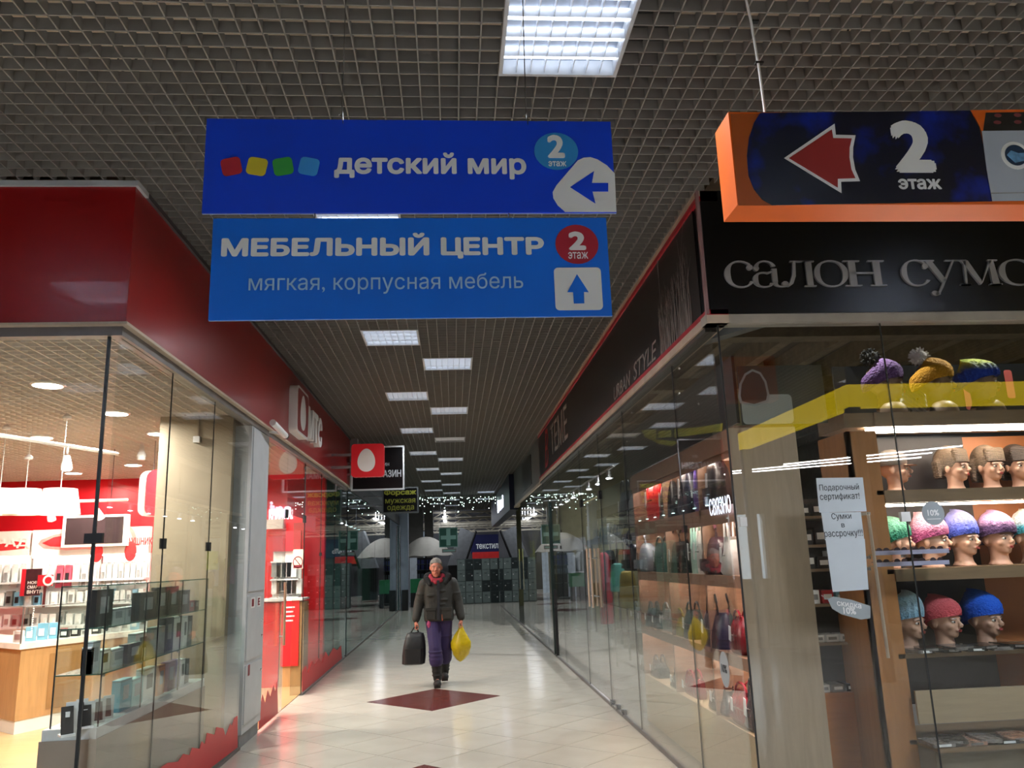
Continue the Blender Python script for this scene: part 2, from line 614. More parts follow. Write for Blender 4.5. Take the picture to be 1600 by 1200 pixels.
# ---- ceiling lamps: square louvred fluorescent fittings
m_refl = M('mirror reflector', '#9aa4b4', 0.3, metal=0.6, var=0)
m_fin = M('bright louvre fin', '#dfe4ea', 0.3, metal=0.5, var=0)
def tube_m(n, s): return M(n, '#ffffff', 0.5, emit=s, ecol='#e6efff', var=0)
mt_on = tube_m('lit tube', TUBE); mt_b = tube_m('bright tube', TUBE); mt_h = tube_m('hall tube', TUBE_HALL); mt_off = M('unlit tube', '#c6ccd2', 0.3, var=0); mt_far = tube_m('dim tube', TUBE_FAR)
def lamp_proto(near=False):
    t = thing('ceiling_lamp', 'x', 'lamp', (0, 0, ZC))
    f = MB()
    for a in ((0, .6, 0, .018), (0, .6, .582, .6), (0, .018, .018, .582), (.582, .6, .018, .582)):
        f.box(a[0], a[1], a[2], a[3], ZC - 0.006, ZC + 0.075)
    f.build('frame', m_wpaint, t)
    MB().box(.0, .6, .0, .6, ZC + .075, ZC + .082).build('reflector', m_refl, t)
    for r in range(4):
        y = 0.082 + r * 0.1455
        MB().tube([(.02, y, ZC + .055), (.58, y, ZC + .055)], 0.013, 8).build('tube', mt_on, t)
    g = MB()
    for r in range(1, 4):
        y = 0.082 + r * 0.1455 - 0.0727
        g.add([(.018, y - .012, ZC + .045), (.018, y + .012, ZC + .045), (.018, y, ZC + .002), (.582, y - .012, ZC + .045), (.582, y + .012, ZC + .045), (.582, y, ZC + .002)],
              [(0, 1, 2), (3, 5, 4), (0, 3, 4, 1), (1, 4, 5, 2), (2, 5, 3, 0)])
    g.build('louvre_rail', m_fin, t)
    g = MB()
    for k in range(1, 8):
        x = 0.018 + k * 0.0705
        g.box(x - .0015, x + .0015, .018, .582, ZC + .004, ZC + .042)
    g.build('louvre_fin', m_fin, t)
    return t
proto = lamp_proto()
names_l = ['nearest', 'second', 'third', 'fourth', 'fifth', 'sixth', 'seventh', 'eighth', 'ninth', 'tenth', 'eleventh', 'twelfth']
kl = kr = 0
for n, (x, y, st) in enumerate(LAMPS):
    if n < 20:
        if x < -0.5:
            lb = 'square ceiling lamp, %s from the camera in the left row of the corridor' % names_l[kl]; kl += 1
            if kl == 1: lb = 'square ceiling lamp half hidden between the two blue hanging signs'
        else:
            lb = 'square ceiling lamp, %s from the camera in the right row of the corridor' % names_l[kr]; kr += 1
            if st == 'off': lb = 'unlit square ceiling lamp with dark louvres in the right corridor row'
        gp = 'square lamps along the corridor ceiling'
    else:
        lb = 'bright square fluorescent ceiling lamp above the blue signs at the top edge' if st == 'bright' else ('square ceiling lamp at the far end in a row of its own, %s one' % ('nearer' if y < 29 else 'farther') if y > 20 else 'square ceiling lamp over the hall outside the picture, %s' % {(-3.33, 2.4): 'above the red shop front', (3.87, 2.4): 'above the orange boxed sign', (-1.53, -1.2): 'just left behind the camera', (2.07, -.6): 'just right behind the camera', (-5.13, -1.2): 'far left behind the camera', (5.67, -1.2): 'over the yellow fascia', (-.33, -4.2): 'middle of the rear row', (3.87, -4.2): 'right of the rear row', (-3.93, -4.2): 'left of the rear row'}.get((x, y), ''))
        gp = 'square lamps of the hall ceiling' if y < 20 else 'square lamps along the corridor ceiling'
    sw = {'lit tube': {'on': mt_on, 'off': mt_off, 'bright': mt_b}[st]}
    if n >= 20 and st == 'on' and y < 20: sw = {'lit tube': mt_h}
    if n < 20 and y > 10: sw = {'lit tube': mt_off if st == 'off' else mt_far}
    dup(proto, (x, y, ZC), lb, group=gp, swap=sw)
    if y > 2.9 and st != 'off': spot_light('lamp_glow', (x + .3, y + .3, ZC - .03), GLOW * (1.6 if st == 'bright' else 1.0 if y < 20 else .6), (.93, .97, 1))
for ch in list(proto.children): bpy.data.objects.remove(ch)
bpy.data.objects.remove(proto)

# ---- left shop walls, ceiling, fascia
wl = struct('wall_left')
zb, zt = 3.085, 3.965
MB().box(-9.4, XL + 0.06, YL - 0.06, YL + 0.1, zb, zt).build('fascia_panel', m_red, wl)
MB().box(XL - 0.1, XL + 0.06, YL + 0.1, 15.4, zb, zt).build('fascia_panel', m_red, wl)
MB().box(-9.4, XL + 0.08, YL - 0.08, YL + 0.1, zt, ZC).build('fascia_cap', m_wpaint, wl)
MB().box(XL - 0.1, XL + 0.08, YL + 0.1, 15.4, zt, ZC).build('fascia_cap', M('dark cap', '#3b3538', 0.5), wl)
MB().box(-9.4, XL + 0.07, YL - 0.07, YL + 0.1, zb - 0.018, zb).build('fascia_lip', m_cream, wl)
MB().box(XL - 0.1, XL + 0.07, YL + 0.1, 15.4, zb - 0.018, zb).build('fascia_lip', m_cream, wl)
MB().box(-9.4, XL + 0.03, YL - 0.03, YL + 0.05, zb - 0.075, zb - 0.018).build('glass_channel', m_gtrim, wl)
MB().box(XL - 0.05, XL + 0.03, YL + 0.05, 15.4, zb - 0.075, zb - 0.018).build('glass_channel', m_gtrim, wl)
ZG = zb - 0.075
# shop interior shell
m_shopred = M('bright red wall', '#d3121f', 0.35, var=0.03)
wb = struct('wall_left_shop_back'); wb.name = 'wall_back'
MB().box(-9.3, XL - 0.06, 13.25, 13.4, 0.0, 3.12).build('wall_panel', m_shopred, wb)
MB().box(-9.45, -9.3, 4.9, 13.3, 0.0, 3.12).build('wall_panel', m_shopred, wb)
cl = struct('ceiling_left')
MB().box(-9.4, XL - 0.05, YL + 0.1, 15.4, 3.22, 3.3).build('soffit', M('left shop soffit', '#a09386', 0.9, var=0.1), cl)
m_grid2 = M('cream louver', '#e8ded4', 0.5, var=0.03)
r2 = MB()
for k in range(84):
    y = 4.95 + k * 0.1
    mb = MB().box(-9.3, XL - 0.06, y - .004, y + .004, 3.1, 3.14)
    mb.build('louver_blade', m_grid2, cl)
for k in range(72):
    x = -2.1 - k * 0.1
    MB().box(x - .004, x + .004, 4.93, 13.25, 3.1, 3.138).build('louver_blade', m_grid2, cl)

# ---- glass of the left shop
def pane(win, axis, c, a0, a1, z0, z1, mat=None, t=0.010, seam=True):
    mat = mat or m_glass
    g = 0.004
    if axis == 'x': o = MB().box(a0 + g, a1 - g, c - t / 2, c + t / 2, z0, z1).build('pane', mat, win)
    else: o = MB().box(c - t / 2, c + t / 2, a0 + g, a1 - g, z0, z1).build('pane', mat, win)
    return o
def seam(win, axis, c, a, z0, z1, r=0.005):
    x, y = (a, c) if axis == 'x' else (c, a)
    MB().box(x - r, x + r, y - r, y + r, z0, z1).build('seam', m_seam, win)
def clip(win, axis, c, a, z, mat=None, w=0.03, h=0.025):
    x, y = (a, c) if axis == 'x' else (c, a)
    if axis == 'x': MB().box(x - w, x + w, y - .014, y + .014, z - h, z + h).build('clip', mat or m_blk, win)
    else: MB().box(x - .014, x + .014, y - w, y + w, z - h, z + h).build('clip', mat or m_blk, win)
w1 = struct('window_1')
for a0, a1 in ((-9.0, -7.2), (-7.2, -5.5), (-5.5, -3.8), (-3.8, XL - 0.055)):
    pane(w1, 'x', YL, a0, a1, 0.02, ZG, m_glass_l)
for a in (-7.2, -5.5, -3.8): seam(w1, 'x', YL, a, 0.02, ZG)
MB().box(XL - .064, XL - .046, YL - .007, YL + .007, 0, ZG).build('seam', m_seam, w1)
clip(w1, 'x', YL, XL - .055, 1.81, w=.05, h=.028)
w2 = struct('window_2')
for a0, a1 in ((YL + .01, 5.79), (5.79, 6.84), (6.84, 8.0)):
    pane(w2, 'y', XL, a0, a1, 0.02, ZG, m_glass_l)
for a in (5.79, 6.84): seam(w2, 'y', XL, a, 0.02, ZG, .004); clip(w2, 'y', XL, a, 1.8, h=.035)
MB().box(XL - .02, XL + .02, YL, 8.04, 0, 0.02).build('sill_channel', m_gtrim, w2)
w3 = struct('window_3')
for a0, a1 in ((8.82, 9.92), (11.13, 12.5), (12.5, 13.95), (13.95, 15.38)):
    pane(w3, 'y', XL, a0, a1, 0.02, ZG, m_glass_l)
for a in (11.13, 12.5, 13.95): seam(w3, 'y', XL, a, 0.02, ZG)
pane(w3, 'y', XL, 9.92, 11.13, 2.25, ZG)
for a in (9.93, 11.12): clip(w3, 'y', XL, a, 2.25, w=.05, h=.05)
clip(w3, 'y', XL, 12.5, 1.8)
MB().box(XL - .02, XL + .02, 11.13, 15.4, 0, 0.02).build('sill_channel', m_gtrim, w3)
# pull handle on the fixed leaf beside the doorway
d1 = struct('door_1')
MB().box(XL - .35, XL - .01, 9.93, 9.945, 0.02, 2.2).build('glass_leaf', m_glass, d1)
MB().tube([(XL + .05, 9.72, .75), (XL + .05, 9.72, 1.45)], .016, 10).build('pull_handle', M('satin brass handle', '#c2a48c', 0.3, metal=.6), d1)
for z in (.85, 1.35): MB().tube([(XL + .05, 9.72, z), (XL, 9.72, z)], .008, 6).build('handle_mount', m_steel, d1)

# white fire-cabinet pillar between the panes
pl = thing('fire_cabinet', 'white metal fire hose cabinet column beside the left shop doorway', 'cabinet', (XL - .1, 8.4, 0), kind='thing')
MB().box(XL - .28, XL + .02, 8.05, 8.8, 0.12, ZG).build('body', m_wpaint, pl)
MB().box(XL - .26, XL + .0, 8.06, 8.79, 0.0, 0.12).build('plinth', m_grey, pl)
for z0, z1 in ((0.2, .72), (.76, 1.36), (1.4, 3.0)):
    MB().box(XL + .02, XL + .03, 8.09, 8.76, z0, z1).build('door', m_wpaint, pl)
for z in (.62, 1.1, .95): MB().ell((XL + .034, 8.68, z), .012, 8, 6).build('lock', m_steel, pl)
m_stk = M('dark red sticker', '#7e1d2c', .5)
for k, (y0, z0) in enumerate(((8.2, 1.24), (8.45, 1.24))):
    flat('sticker', rrect(0, 0, .16, .1, .01), m_white, pl, (XL + .0305, y0, z0), YA, ZA, .001)
    text('sticker_mark', '1' if k == 0 else 'E', m_stk, pl, (XL + .032, y0 + .03, z0 + .015), YA, ZA, .08, .07, .02)
flat('sticker', rrect(0, 0, .07, .1, .01), m_stk, pl, (XL + .0305, 8.18, .62), YA, ZA, .001)

# beige structural column inside the left shop
MB().box(-2.84, -2.14, 7.95, 8.65, 0, 3.2).build('trim_1', M('beige column paint', '#9c8e78', .55, var=.05), None)['kind'] = 'structure'

# ---- right shop fascia
wr = struct('wall_right')
rb, rt = 3.13, 4.0
MB().box(XR - .02, 9.4, YR - .06, YR + .1, rb, rt).build('fascia_panel', m_black, wr)
MB().box(XR - .03, XR + .1, YR + .1, 15.4, rb, rt).build('fascia_panel', M('dark brown fascia film', '#1a1513', .35, var=.05), wr)
for z0, z1, m in ((rb - .005, rb + .03, M('red border', '#a31827', .4)), (rt - .075, rt - .04, M('red border', '')), (rt - .04, rt, m_cream), (rb - .06, rb - .005, m_cream)):
    MB().box(XR - .045, XR + .1, YR - .06, 15.4, z0, z1).build('fascia_border', m, wr)
MB().box(XR - .046, XR - .028, YR - .065, YR - .03, rb, rt).build('fascia_border', M('corner trim', '#8d6f70', .5), wr)
MB().box(XR - .05, 9.4, YR - .05, YR + .06, rb - .06, rb).build('glass_channel', M('light channel', '#a09a90', .4), wr)
MB().box(XR - .03, XR + .05, YR + .05, 15.4, rb - .09, rb - .06).build('glass_channel', M('dark channel', '#2a2725', .4), wr)
ZR = rb - .06
w4 = struct('window_4')
xs = (XR + .045, 2.87, 4.0, 5.2, 6.4, 7.6, 8.8)
for a0, a1 in zip(xs[:-1], xs[1:]): pane(w4, 'x', YR, a0, a1, .02, ZR)
for a in xs[1:-1]: seam(w4, 'x', YR, a, .02, ZR, .004); clip(w4, 'x', YR, a - .01, 1.79, m_white, .03, .03)
seam(w4, 'x', YR, XR + .04, .02, ZR, .005)
clip(w4, 'x', YR, XR + .085, 1.79, m_white, .022, .028)
MB().box(XR, 9.0, YR - .02, YR + .02, 0, .02).build('sill_channel', m_gtrim, w4)
w5 = struct('window_5')
for a0, a1 in ((YR + .01, 5.95), (5.95, 7.86), (7.86, 9.3), (10.75, 13.0), (13.0, 15.3), (15.3, 18.0), (18.0, 20.5), (22.0, 25.0), (25.0, 28.0), (28, 31)):
    pane(w5, 'y', XR, a0, a1, .02, ZR - .03)
for a in (5.95, 7.86, 9.3, 10.75, 13.0, 15.3, 18.0, 25.0, 28.): seam(w5, 'y', XR, a, .02, ZR - .03)
for a in (5.95, 7.86, 13.0): clip(w5, 'y', XR, a, 1.79)
MB().box(XR - .02, XR + .02, YR, 31, 0, .03).build('sill_channel', m_gtrim, w5)
for a in (8.65, 8.95, 9.25): MB().box(XR - .03, XR + .03, a - .03, a + .03, .02, .07).build('floor_clamp', m_steel, w5)
# doorway of the first right shop: leaves with long pull handles
d2 = struct('door_2')
for a0, a1 in ((9.32, 10.02), (10.04, 10.73)):
    MB().box(XR - .005, XR + .005, a0, a1, .05, 2.3).build('glass_leaf', m_glass, d2)
pane(w5, 'y', XR, 9.3, 10.75, 2.32, ZR - .03)
m_hand = M('pale handle tube', '#c9b5a2', .3, metal=.3)
for a in (9.9, 10.16):
    for dx in (-.05, .05):
        MB().tube([(XR + dx, a, 1.02), (XR + dx, a, 1.72)], .014, 8).build('pull_handle', m_hand, d2)
    for z in (1.15, 1.6): MB().tube([(XR - .05, a, z), (XR + .05, a, z)], .008, 6).build('handle_mount', m_steel, d2)
for a in (9.33, 10.72): MB().box(XR - .02, XR + .02, a - .05, a + .05, 2.27, 2.37).build('patch_fitting', m_blk, d2)
d3 = struct('door_3')
MB().box(XR - .03, XR + .03, 14.2, 14.32, 0.02, 2.6).build('post', M('dark green post', '#0e1c1a', .3), d3)
MB().box(XR - .03, XR + .03, 14.0, 14.05, 0.02, 1.1).build('post', m_blk, d3)
MB().tube([(XR - .06, 20.8, .9), (XR - .06, 20.8, 1.9)], .02, 8).build('pull_handle', m_steel, d3)

# interior ceilings of the right shops: bare concrete ribs
cr = struct('ceiling_right')
MB().box(XR + .05, 9.4, YR + .1, 37, 4.6, 4.8).build('slab', M('brown concrete', '#5c5246', .9, var=.25, vs=2), cr)
m_rib = M('ribbed concrete beam', '#7a6c58', .85, var=.2)
for k in range(10):
    x = 1.95 + k * .8
    MB().box(x, x + .16, YR + .15, 30, 4.3, 4.6).build('beam', m_rib, cr)
for y in (6.5, 9, 12, 15): MB().box(XR + .1, 9.3, y, y + .25, 4.12, 4.3).build('beam', m_rib, cr)
MB(Matrix.Translation((3.0, 6.2, 3.55)) @ Matrix.Rotation(math.radians(-58), 4, 'Z')).box(-1.4, 1.1, -.06, .06, 0, .1).build('duct', M('grey duct', '#63676c', .5), cr)
MB().box(9.3, 9.45, YR, 30, 0, 4.6).build('wall_right_far', M('beige inner wall', '#8e8672', .7), None)['kind'] = 'structure'
bpy.data.objects['wall_right_far'].name = 'wall_side'
MB().box(XR + .1, 9.3, 21.4, 21.5, 0, 4.6).build('wall_back', M('olive inner wall', '#8d8768', .7, var=.06), None)['kind'] = 'structure'
MB().box(4.9, 5.0, 12.1, 21.3, 0, 4.6).build('wall_side', M('olive beige wall', '#85805f', .7, var=.06), None)['kind'] = 'structure'
MB().box(XR + .1, 5, 30.0, 30.12, 0, 4.6).build('wall_back', M('olive beige wall', ''), None)['kind'] = 'structure'

# ---- further corridor fascias
wf = struct('wall_right')
MB().box(XR, XR + .1, 15.4, 22.4, 3.1, 4.0).build('fascia_panel', M('pale grey fascia', '#7d7a77', .5, var=.05), wf)
MB().box(XR - .012, XR + .01, 17.3, 19.6, 3.22, 3.86).build('dark_panel', M('dark grey panel', '#3a3a39', .3), wf)
MB().box(XR - .02, XR + .1, 15.4, 22.4, 3.04, 3.1).build('glass_channel', m_cream, wf)
MB().box(XR - .14, XR + .1, 22.4, 33.5, 3.0, 3.98).build('fascia_panel', M('navy fascia', '#151b33', .35), wf)
wg = struct('wall_left')
MB().box(XL - .1, XL, 15.4, 31.5, 3.35, 4.0).build('fascia_panel', M('grey fascia', '#56585a', .5, var=.05), wg)
MB().box(XL - .1, XL + .03, 15.4, 31.5, 3.05, 3.35).build('fascia_panel', M('dark fascia', '#1c1a1c', .5, var=.05), wg)
MB().box(XL - .1, XL + .2, 15.38, 15.6, 3.05, 4.0).build('fascia_end', m_wpaint, wg)
m_gl_t = glass('sea green glass', (0.66, 0.84, 0.80), boost=1.3)
w6 = struct('window_6')
for a0, a1 in ((15.6, 18.1), (18.1, 21.0), (21., 24.), (24., 27.), (27, 30)):
    pane(w6, 'y', XL, a0, a1, .02, 3.03, m_gl_t)
for a in (15.55, 18.1, 21., 24., 27.): seam(w6, 'y', XL, a, .02, 3.03, .006)
MB().box(XL - .02, XL + .02, 15.5, 30, 0, .03).build('sill_channel', m_gtrim, w6)
MB().tube([(XL + .05, 29.9, 0), (XL + .05, 29.9, 3.0)], .04, 10).build('steel_post', m_steel, w6)
MB().box(-9.3, -2.1, 15.35, 15.42, 0, 4).build('wall_back', M('teal partition', '#3f7f78', .6), None)['kind'] = 'structure'
MB().box(-6.5, -6.4, 15.45, 30, 0, 4).build('wall_side', M('blue grey inner wall', '#5f6a70', .7), None)['kind'] = 'structure'
MB().box(-9, XL - .05, 15.42, 37, 4.0, 4.1).build('ceiling_back', M('grey inner ceiling', '#6a6f72', .8, var=.1), None)['kind'] = 'structure'
# ---- far hall
m_fw = M('far wall', '#55555a', .8, var=.15, vs=1)
for b, nm in (((-9.5, 9.5, 45.9, 46.05, 0, 6.4), 'wall_far'), ((-9.55, -9.4, -9, 46, 0, 6.4), 'wall_side'), ((9.45, 9.6, -9, 46, 0, 6.4), 'wall_side')):
    MB().box(*b).build(nm, m_fw)['kind'] = 'structure'
MB().box(-9.5, 9.5, 37.5, 46, 6.3, 6.4).build('ceiling_far', M('dark far deck', '#4a463f', .9, var=.2), None)['kind'] = 'structure'
MB().box(-9.5, 9.5, 37.4, 37.5, 4.0, 6.4).build('wall_far', M('far upstand', '#6a655c', .8, var=.15), None)['kind'] = 'structure'
m_truss = M('pale steel truss', '#a39c8e', .6)
for k, (y, z) in enumerate(((38.5, 3.62), (40.3, 3.44), (42, 3.3), (44, 3.2))):
    t = thing('roof_truss', 'pale steel roof truss over the far hall, %s in the row' % names_l[k], 'truss', (0, y, z), group='roof trusses of the far hall')
    MB().box(-6, 8, y - .12, y + .12, z, z + .08).build('bottom_chord', m_truss, t)
    MB().box(-6, 8, y - .12, y + .12, z + .3, z + .38).build('top_chord', m_truss, t)
    for q in range(14):
        xx = -6 + q
        MB().tube([(xx, y, z + .06), (xx + .5, y, z + .32)], .025, 5).build('web_bar', m_truss, t)
        MB().tube([(xx + .5, y, z + .32), (xx + 1, y, z + .06)], .025, 5).build('web_bar', m_truss, t)
# rear hall behind the camera: wall with daylight windows, its strip lights and a shop frieze show in the panes
rw = struct('wall_rear')
m_rw = M('rear wall', '#8d8b88', .7)
for b in ((-9.4, 9.4, 0, 1.0), (-9.4, 9.4, 2.5, 6.0), (-9.4, 2.2, 1.0, 2.5), (4.2, 5.2, 1, 2.5), (7.4, 9.4, 1, 2.5)):
    MB().box(b[0], b[1], -9.1, -8.9, b[2], b[3]).build('wall_panel', m_rw, rw)
w7 = struct('window_7')
for x0, x1 in ((2.2, 4.2), (5.2, 7.4)):
    pane(w7, 'x', -9, x0, x1, 1, 2.5)
    for x in (x0 + .03, (x0 + x1) / 2, x1 - .03): MB().box(x - .03, x + .03, -9.08, -8.92, 1, 2.5).build('window_frame', m_white, w7)
MB().box(-9.6, 9.6, -9.1, 46, 6.45, 6.6).build('ceiling_roof', m_soffit)['kind'] = 'structure'  # unseen roof slab added to keep sky light from leaking in
MB().box(-9.5, 9.5, 4.83, 37.5, 4.9, 5.0).build('ceiling_deck', m_soffit)['kind'] = 'structure'  # unseen slab added against light leaking in above the shops
# ================================================================ SIGNS
def G(px, py, y):
    p = aty(px, py, y); return p.x, p.z
def tbox(name, body, mat, par, y, px0, px1, pyt, pyb, bold=0.0, ext=.002, spacing=1.0):
    x0, z0 = G(px0, pyb, y); x1, _ = G(px1, pyb, y); _, z1 = G(px0, pyt, y)
    return text(name, body, mat, par, (x0, y, z0), XA, ZA, x1 - x0, z1 - z0, bold, ext, spacing)
def shape(name, pix, mat, par, y, ext=.002):
    pts = [G(p[0], p[1], y) for p in pix][::-1]
    ar = sum(pts[i][0] * pts[(i + 1) % len(pts)][1] - pts[(i + 1) % len(pts)][0] * pts[i][1] for i in range(len(pts)))
    if ar < 0: pts = pts[::-1]
    return flat(name, pts, mat, par, (0, y, 0), XA, ZA, ext)
def cr1(x, y): return 300 + x / 2.353, 160 + y / 2.353     # zoomed view to photograph pixels
def wire(name, p, q, par, r=.0022, mat=None):
    return MB().tube([p, q], r, 5).build(name, mat or m_steel, par)
YS = 2.85
m_b1 = M('royal blue print', '#0b3fd0', .38, var=.05, vs=2)
m_b2 = M('mid blue print', '#066ade', .42, var=.04, vs=2)
m_edge = M('sign board edge', '#9fb0c6', .5)
s1 = thing('hanging_sign', 'upper blue hanging sign reading детский мир with four coloured squares', 'sign', (-.13, YS, 2.9))
MB().box(-.915, .655, YS + .001, YS + .008, 2.908, 3.298).build('board', m_b1, s1)
MB().box(-.915, .655, YS + .008, YS + .011, 2.906, 3.3).build('backing', m_edge, s1)
y = YS - .0005
for k, (cx_, hx, rr) in enumerate(((145, '#a5242f', .22), (239, '#c3b52f', -.18), (335, '#33963f', .18), (430, '#3a93dd', -.2))):
    x, z = G(*cr1(cx_, 236), y)
    flat('coloured_square', rrect(x - .037, z - .036, x + .037, z + .036, .016, rot=rr), M('print ' + hx, hx, .5, var=0), s1, (0, y, 0), XA, ZA)
tbox('lettering', 'детский мир', m_print_w, s1, y, 522, 823, 238, 280, .035)
x, z = G(*cr1(1339, 180), y)
flat('badge', circ(x, z, .087, .08), M('sky blue print', '#2a86c9', .5, var=0), s1, (0, y, 0), XA, ZA)
tbox('badge_number', '2', m_print_w, s1, y - .002, 856, 883, 211, 247, .04)
tbox('badge_word', 'этаж', m_print_w, s1, y - .002, 857, 885, 252, 260, .02)
shape('arrow_blob', [cr1(*p) for p in ((1440, 204), (1465, 202), (1490, 210), (1525, 232), (1554, 262), (1560, 403), (1372, 403), (1345, 380), (1328, 352), (1326, 330), (1340, 305), (1400, 235), (1418, 214))], m_print_w, s1, y)
shape('arrow', [cr1(*p) for p in ((1390, 312), (1478, 253), (1470, 297), (1530, 297), (1530, 328), (1472, 328), (1483, 372))], m_b1, s1, y - .0025)
for px in (534, 822):
    x, z = G(px, 185, YS + .005)
    wire('hanging_wire', (x, YS + .005, 3.29), (x + .01, YS + .02, 4.02), s1)
    MB().tube([(x - .012, YS + .0, 3.315), (x + .004, YS, 3.33), (x + .006, YS + .003, 3.28)], .0025, 5).build('wire_twist', m_steel, s1)
s2 = thing('hanging_sign', 'lower blue hanging sign reading МЕБЕЛЬНЫЙ ЦЕНТР with red badge and up arrow', 'sign', (-.13, YS, 2.49))
MB().box(-.872, .612, YS + .001, YS + .008, 2.49, 2.886).build('board', m_b2, s2)
MB().box(-.872, .612, YS + .008, YS + .011, 2.488, 2.888).build('backing', m_edge, s2)
tbox('lettering', 'МЕБЕЛЬНЫЙ ЦЕНТР', m_print_w, s2, y, 345, 851, 365, 406.5, .045)
tbox('lettering', 'мягкая, корпусная мебель', M('pale blue lettering', '#a9cdf0', .5, var=0), s2, y, 388, 818, 429, 461, .0)
x, z = G(*cr1(1415, 522), y)
flat('badge', circ(x, z, .083, .08), M('deep red print', '#a1192e', .5, var=0), s2, (0, y, 0), XA, ZA)
tbox('badge_number', '2', m_print_w, s2, y - .002, 889, 916, 362, 391, .05)
tbox('badge_word', 'этаж', m_print_w, s2, y - .002, 888, 919, 394, 404.5, .01)
x0, z0 = G(*cr1(1337, 765), y); x1, z1 = G(*cr1(1502, 607), y)
flat('arrow_panel', rrect(x0, z0, x1, z1, .016), m_print_w, s2, (0, y, 0), XA, ZA)
shape('arrow', [cr1(*p) for p in ((1415, 632), (1458, 698), (1441, 697), (1442, 739), (1404, 740), (1401, 698), (1380, 698))], m_b2, s2, y - .0025)
for px in (492, 795):
    x, z = G(px, 336, YS + .005)
    wire('hanging_wire', (x, YS + .005, 2.87), (x, YS + .005, 2.925), s2, .003)
# orange light box
m_or = M('orange light box side', '#d9600f', .45, var=.03)
m_orp = M('orange print', '#9c4a17', .4, var=.05)
s3 = thing('light_box_sign', 'orange boxed sign with red left arrow, 2 этаж and a washing machine', 'sign', (1.8, YS, 2.93))
OX0, OX1, OZ0, OZ1 = 1.14, 2.95, 2.94, 3.345
MB().box(OX0, OX1, YS + .001, YS + .165, OZ0, OZ1).build('case', m_or, s3)
def cr2(x, y): return 1100 + x / 3.2, 140 + y / 3.2
yf = YS
m_navy = M('night sky print', '#04081f', .3, var=0)
nt = m_navy.node_tree; bs_ = nt.nodes['Principled BSDF']
tc = nt.nodes.new('ShaderNodeTexCoord'); nz = nt.nodes.new('ShaderNodeTexNoise'); nz.inputs['Scale'].default_value = 3.2; nz.inputs['Detail'].default_value = 5
rp = nt.nodes.new('ShaderNodeValToRGB'); rp.color_ramp.elements[0].position = .5; rp.color_ramp.elements[0].color = lin('#04071c'); rp.color_ramp.elements[1].position = .72; rp.color_ramp.elements[1].color = lin('#0b2fb5')
nt.links.new(tc.outputs['Object'], nz.inputs['Vector']); nt.links.new(nz.outputs['Fac'], rp.inputs[0]); nt.links.new(rp.outputs[0], bs_.inputs['Base Color'])
shape('orange_margin', [cr2(*p) for p in ((132, 122), (172, 580), (360, 580), (330, 122))], m_orp, s3, yf - .001)
shape('picture_panel', [cr2(*p) for p in ((280, 118), (250, 165), (225, 240), (214, 330), (222, 430), (250, 500), (290, 550), (340, 579), (1440, 559), (1425, 430), (1400, 300), (1375, 190), (1330, 106))], m_navy, s3, yf - .003)
shape('arrow_outline', [cr2(*p) for p in ((400, 343), (652, 171), (658, 227), (757, 229), (745, 290), (744, 340), (755, 400), (779, 458), (684, 461), (687, 518))], m_print_w, s3, yf - .005)
shape('arrow', [cr2(*p) for p in ((425, 343), (638, 200), (645, 243), (738, 245), (727, 290), (726, 340), (736, 400), (756, 443), (668, 446), (668, 490))], M('brick red print', '#8e1f1f', .5, var=0), s3, yf - .007)
tbox('number', '2', m_print_w, s3, yf - .005, 1399.5, 1464, 188.5, 270, .05)
tbox('word', 'этаж', m_print_w, s3, yf - .005, 1404.7, 1471.8, 279.5, 296, .03)
shape('orange_corner', [cr2(*p) for p in ((1332, 104), (1360, 150), (1385, 208), (2260, 205), (2260, 92))], m_or, s3, yf - .004)
hb = shape('hob_picture', [cr2(*p) for p in ((1408, 116), (1395, 207), (1900, 204), (1880, 110))], m_blk, s3, yf - .006)
for a, b in ((1462, 135), (1460, 170), (1560, 133), (1562, 168), (1660, 133), (1662, 168)):
    x, z = G(*cr2(a, b), yf); flat('hob_ring', circ(x, z, .016, .008), M('hob ring red', '#6d2a2c', .5, var=0), s3, (0, yf - .008, 0), XA, ZA)
shape('washer_picture', [cr2(*p) for p in ((1388, 208), (1412, 400), (1440, 558), (1950, 552), (1950, 200))], M('washer print', '#aab4c4', .4, var=.03), s3, yf - .006)
shape('washer_line', [cr2(*p) for p in ((1436, 516), (1436, 521), (1950, 514), (1950, 509))], m_grey, s3, yf - .008)
x, z = G(*cr2(1550, 335), yf)
flat('door_ring', circ(x, z, .062), m_print_w, s3, (0, yf - .008, 0), XA, ZA)
flat('porthole', circ(x, z, .046), M('porthole print', '#1d3552', .3, var=0), s3, (0, yf - .0105, 0), XA, ZA)
flat('laundry', [(x - .04, z), (x - .02, z + .02), (x + .01, z + .008), (x + .04, z + .01), (x + .03, z - .025), (x - .01, z - .035)], M('laundry print', '#5a8cb8', .5, var=.3, vs=40), s3, (0, yf - .0125, 0), XA, ZA)
MB().box(1.74, 1.88, YS + .03, YS + .08, OZ1, OZ1 + .012).build('bracket', m_white, s3)
cb = MB().tube([(1.33, 2.93, 3.34), (1.325, 2.93, 3.6), (1.30, 2.9, 3.8), (1.27, 2.87, 3.94), (1.2, 2.85, 4.05), (1.1, 2.85, 4.1)], .006, 6)
cb.build('power_cable', m_white, s3)
for z in (3.38, 3.62, 3.82): MB().box(1.31, 1.345, 2.92, 2.94, z, z + .008).build('cable_tie', m_blk, s3)
wire('hanging_wire', (2.7, YS + .08, OZ1), (2.7, YS + .08, 4.02), s3)

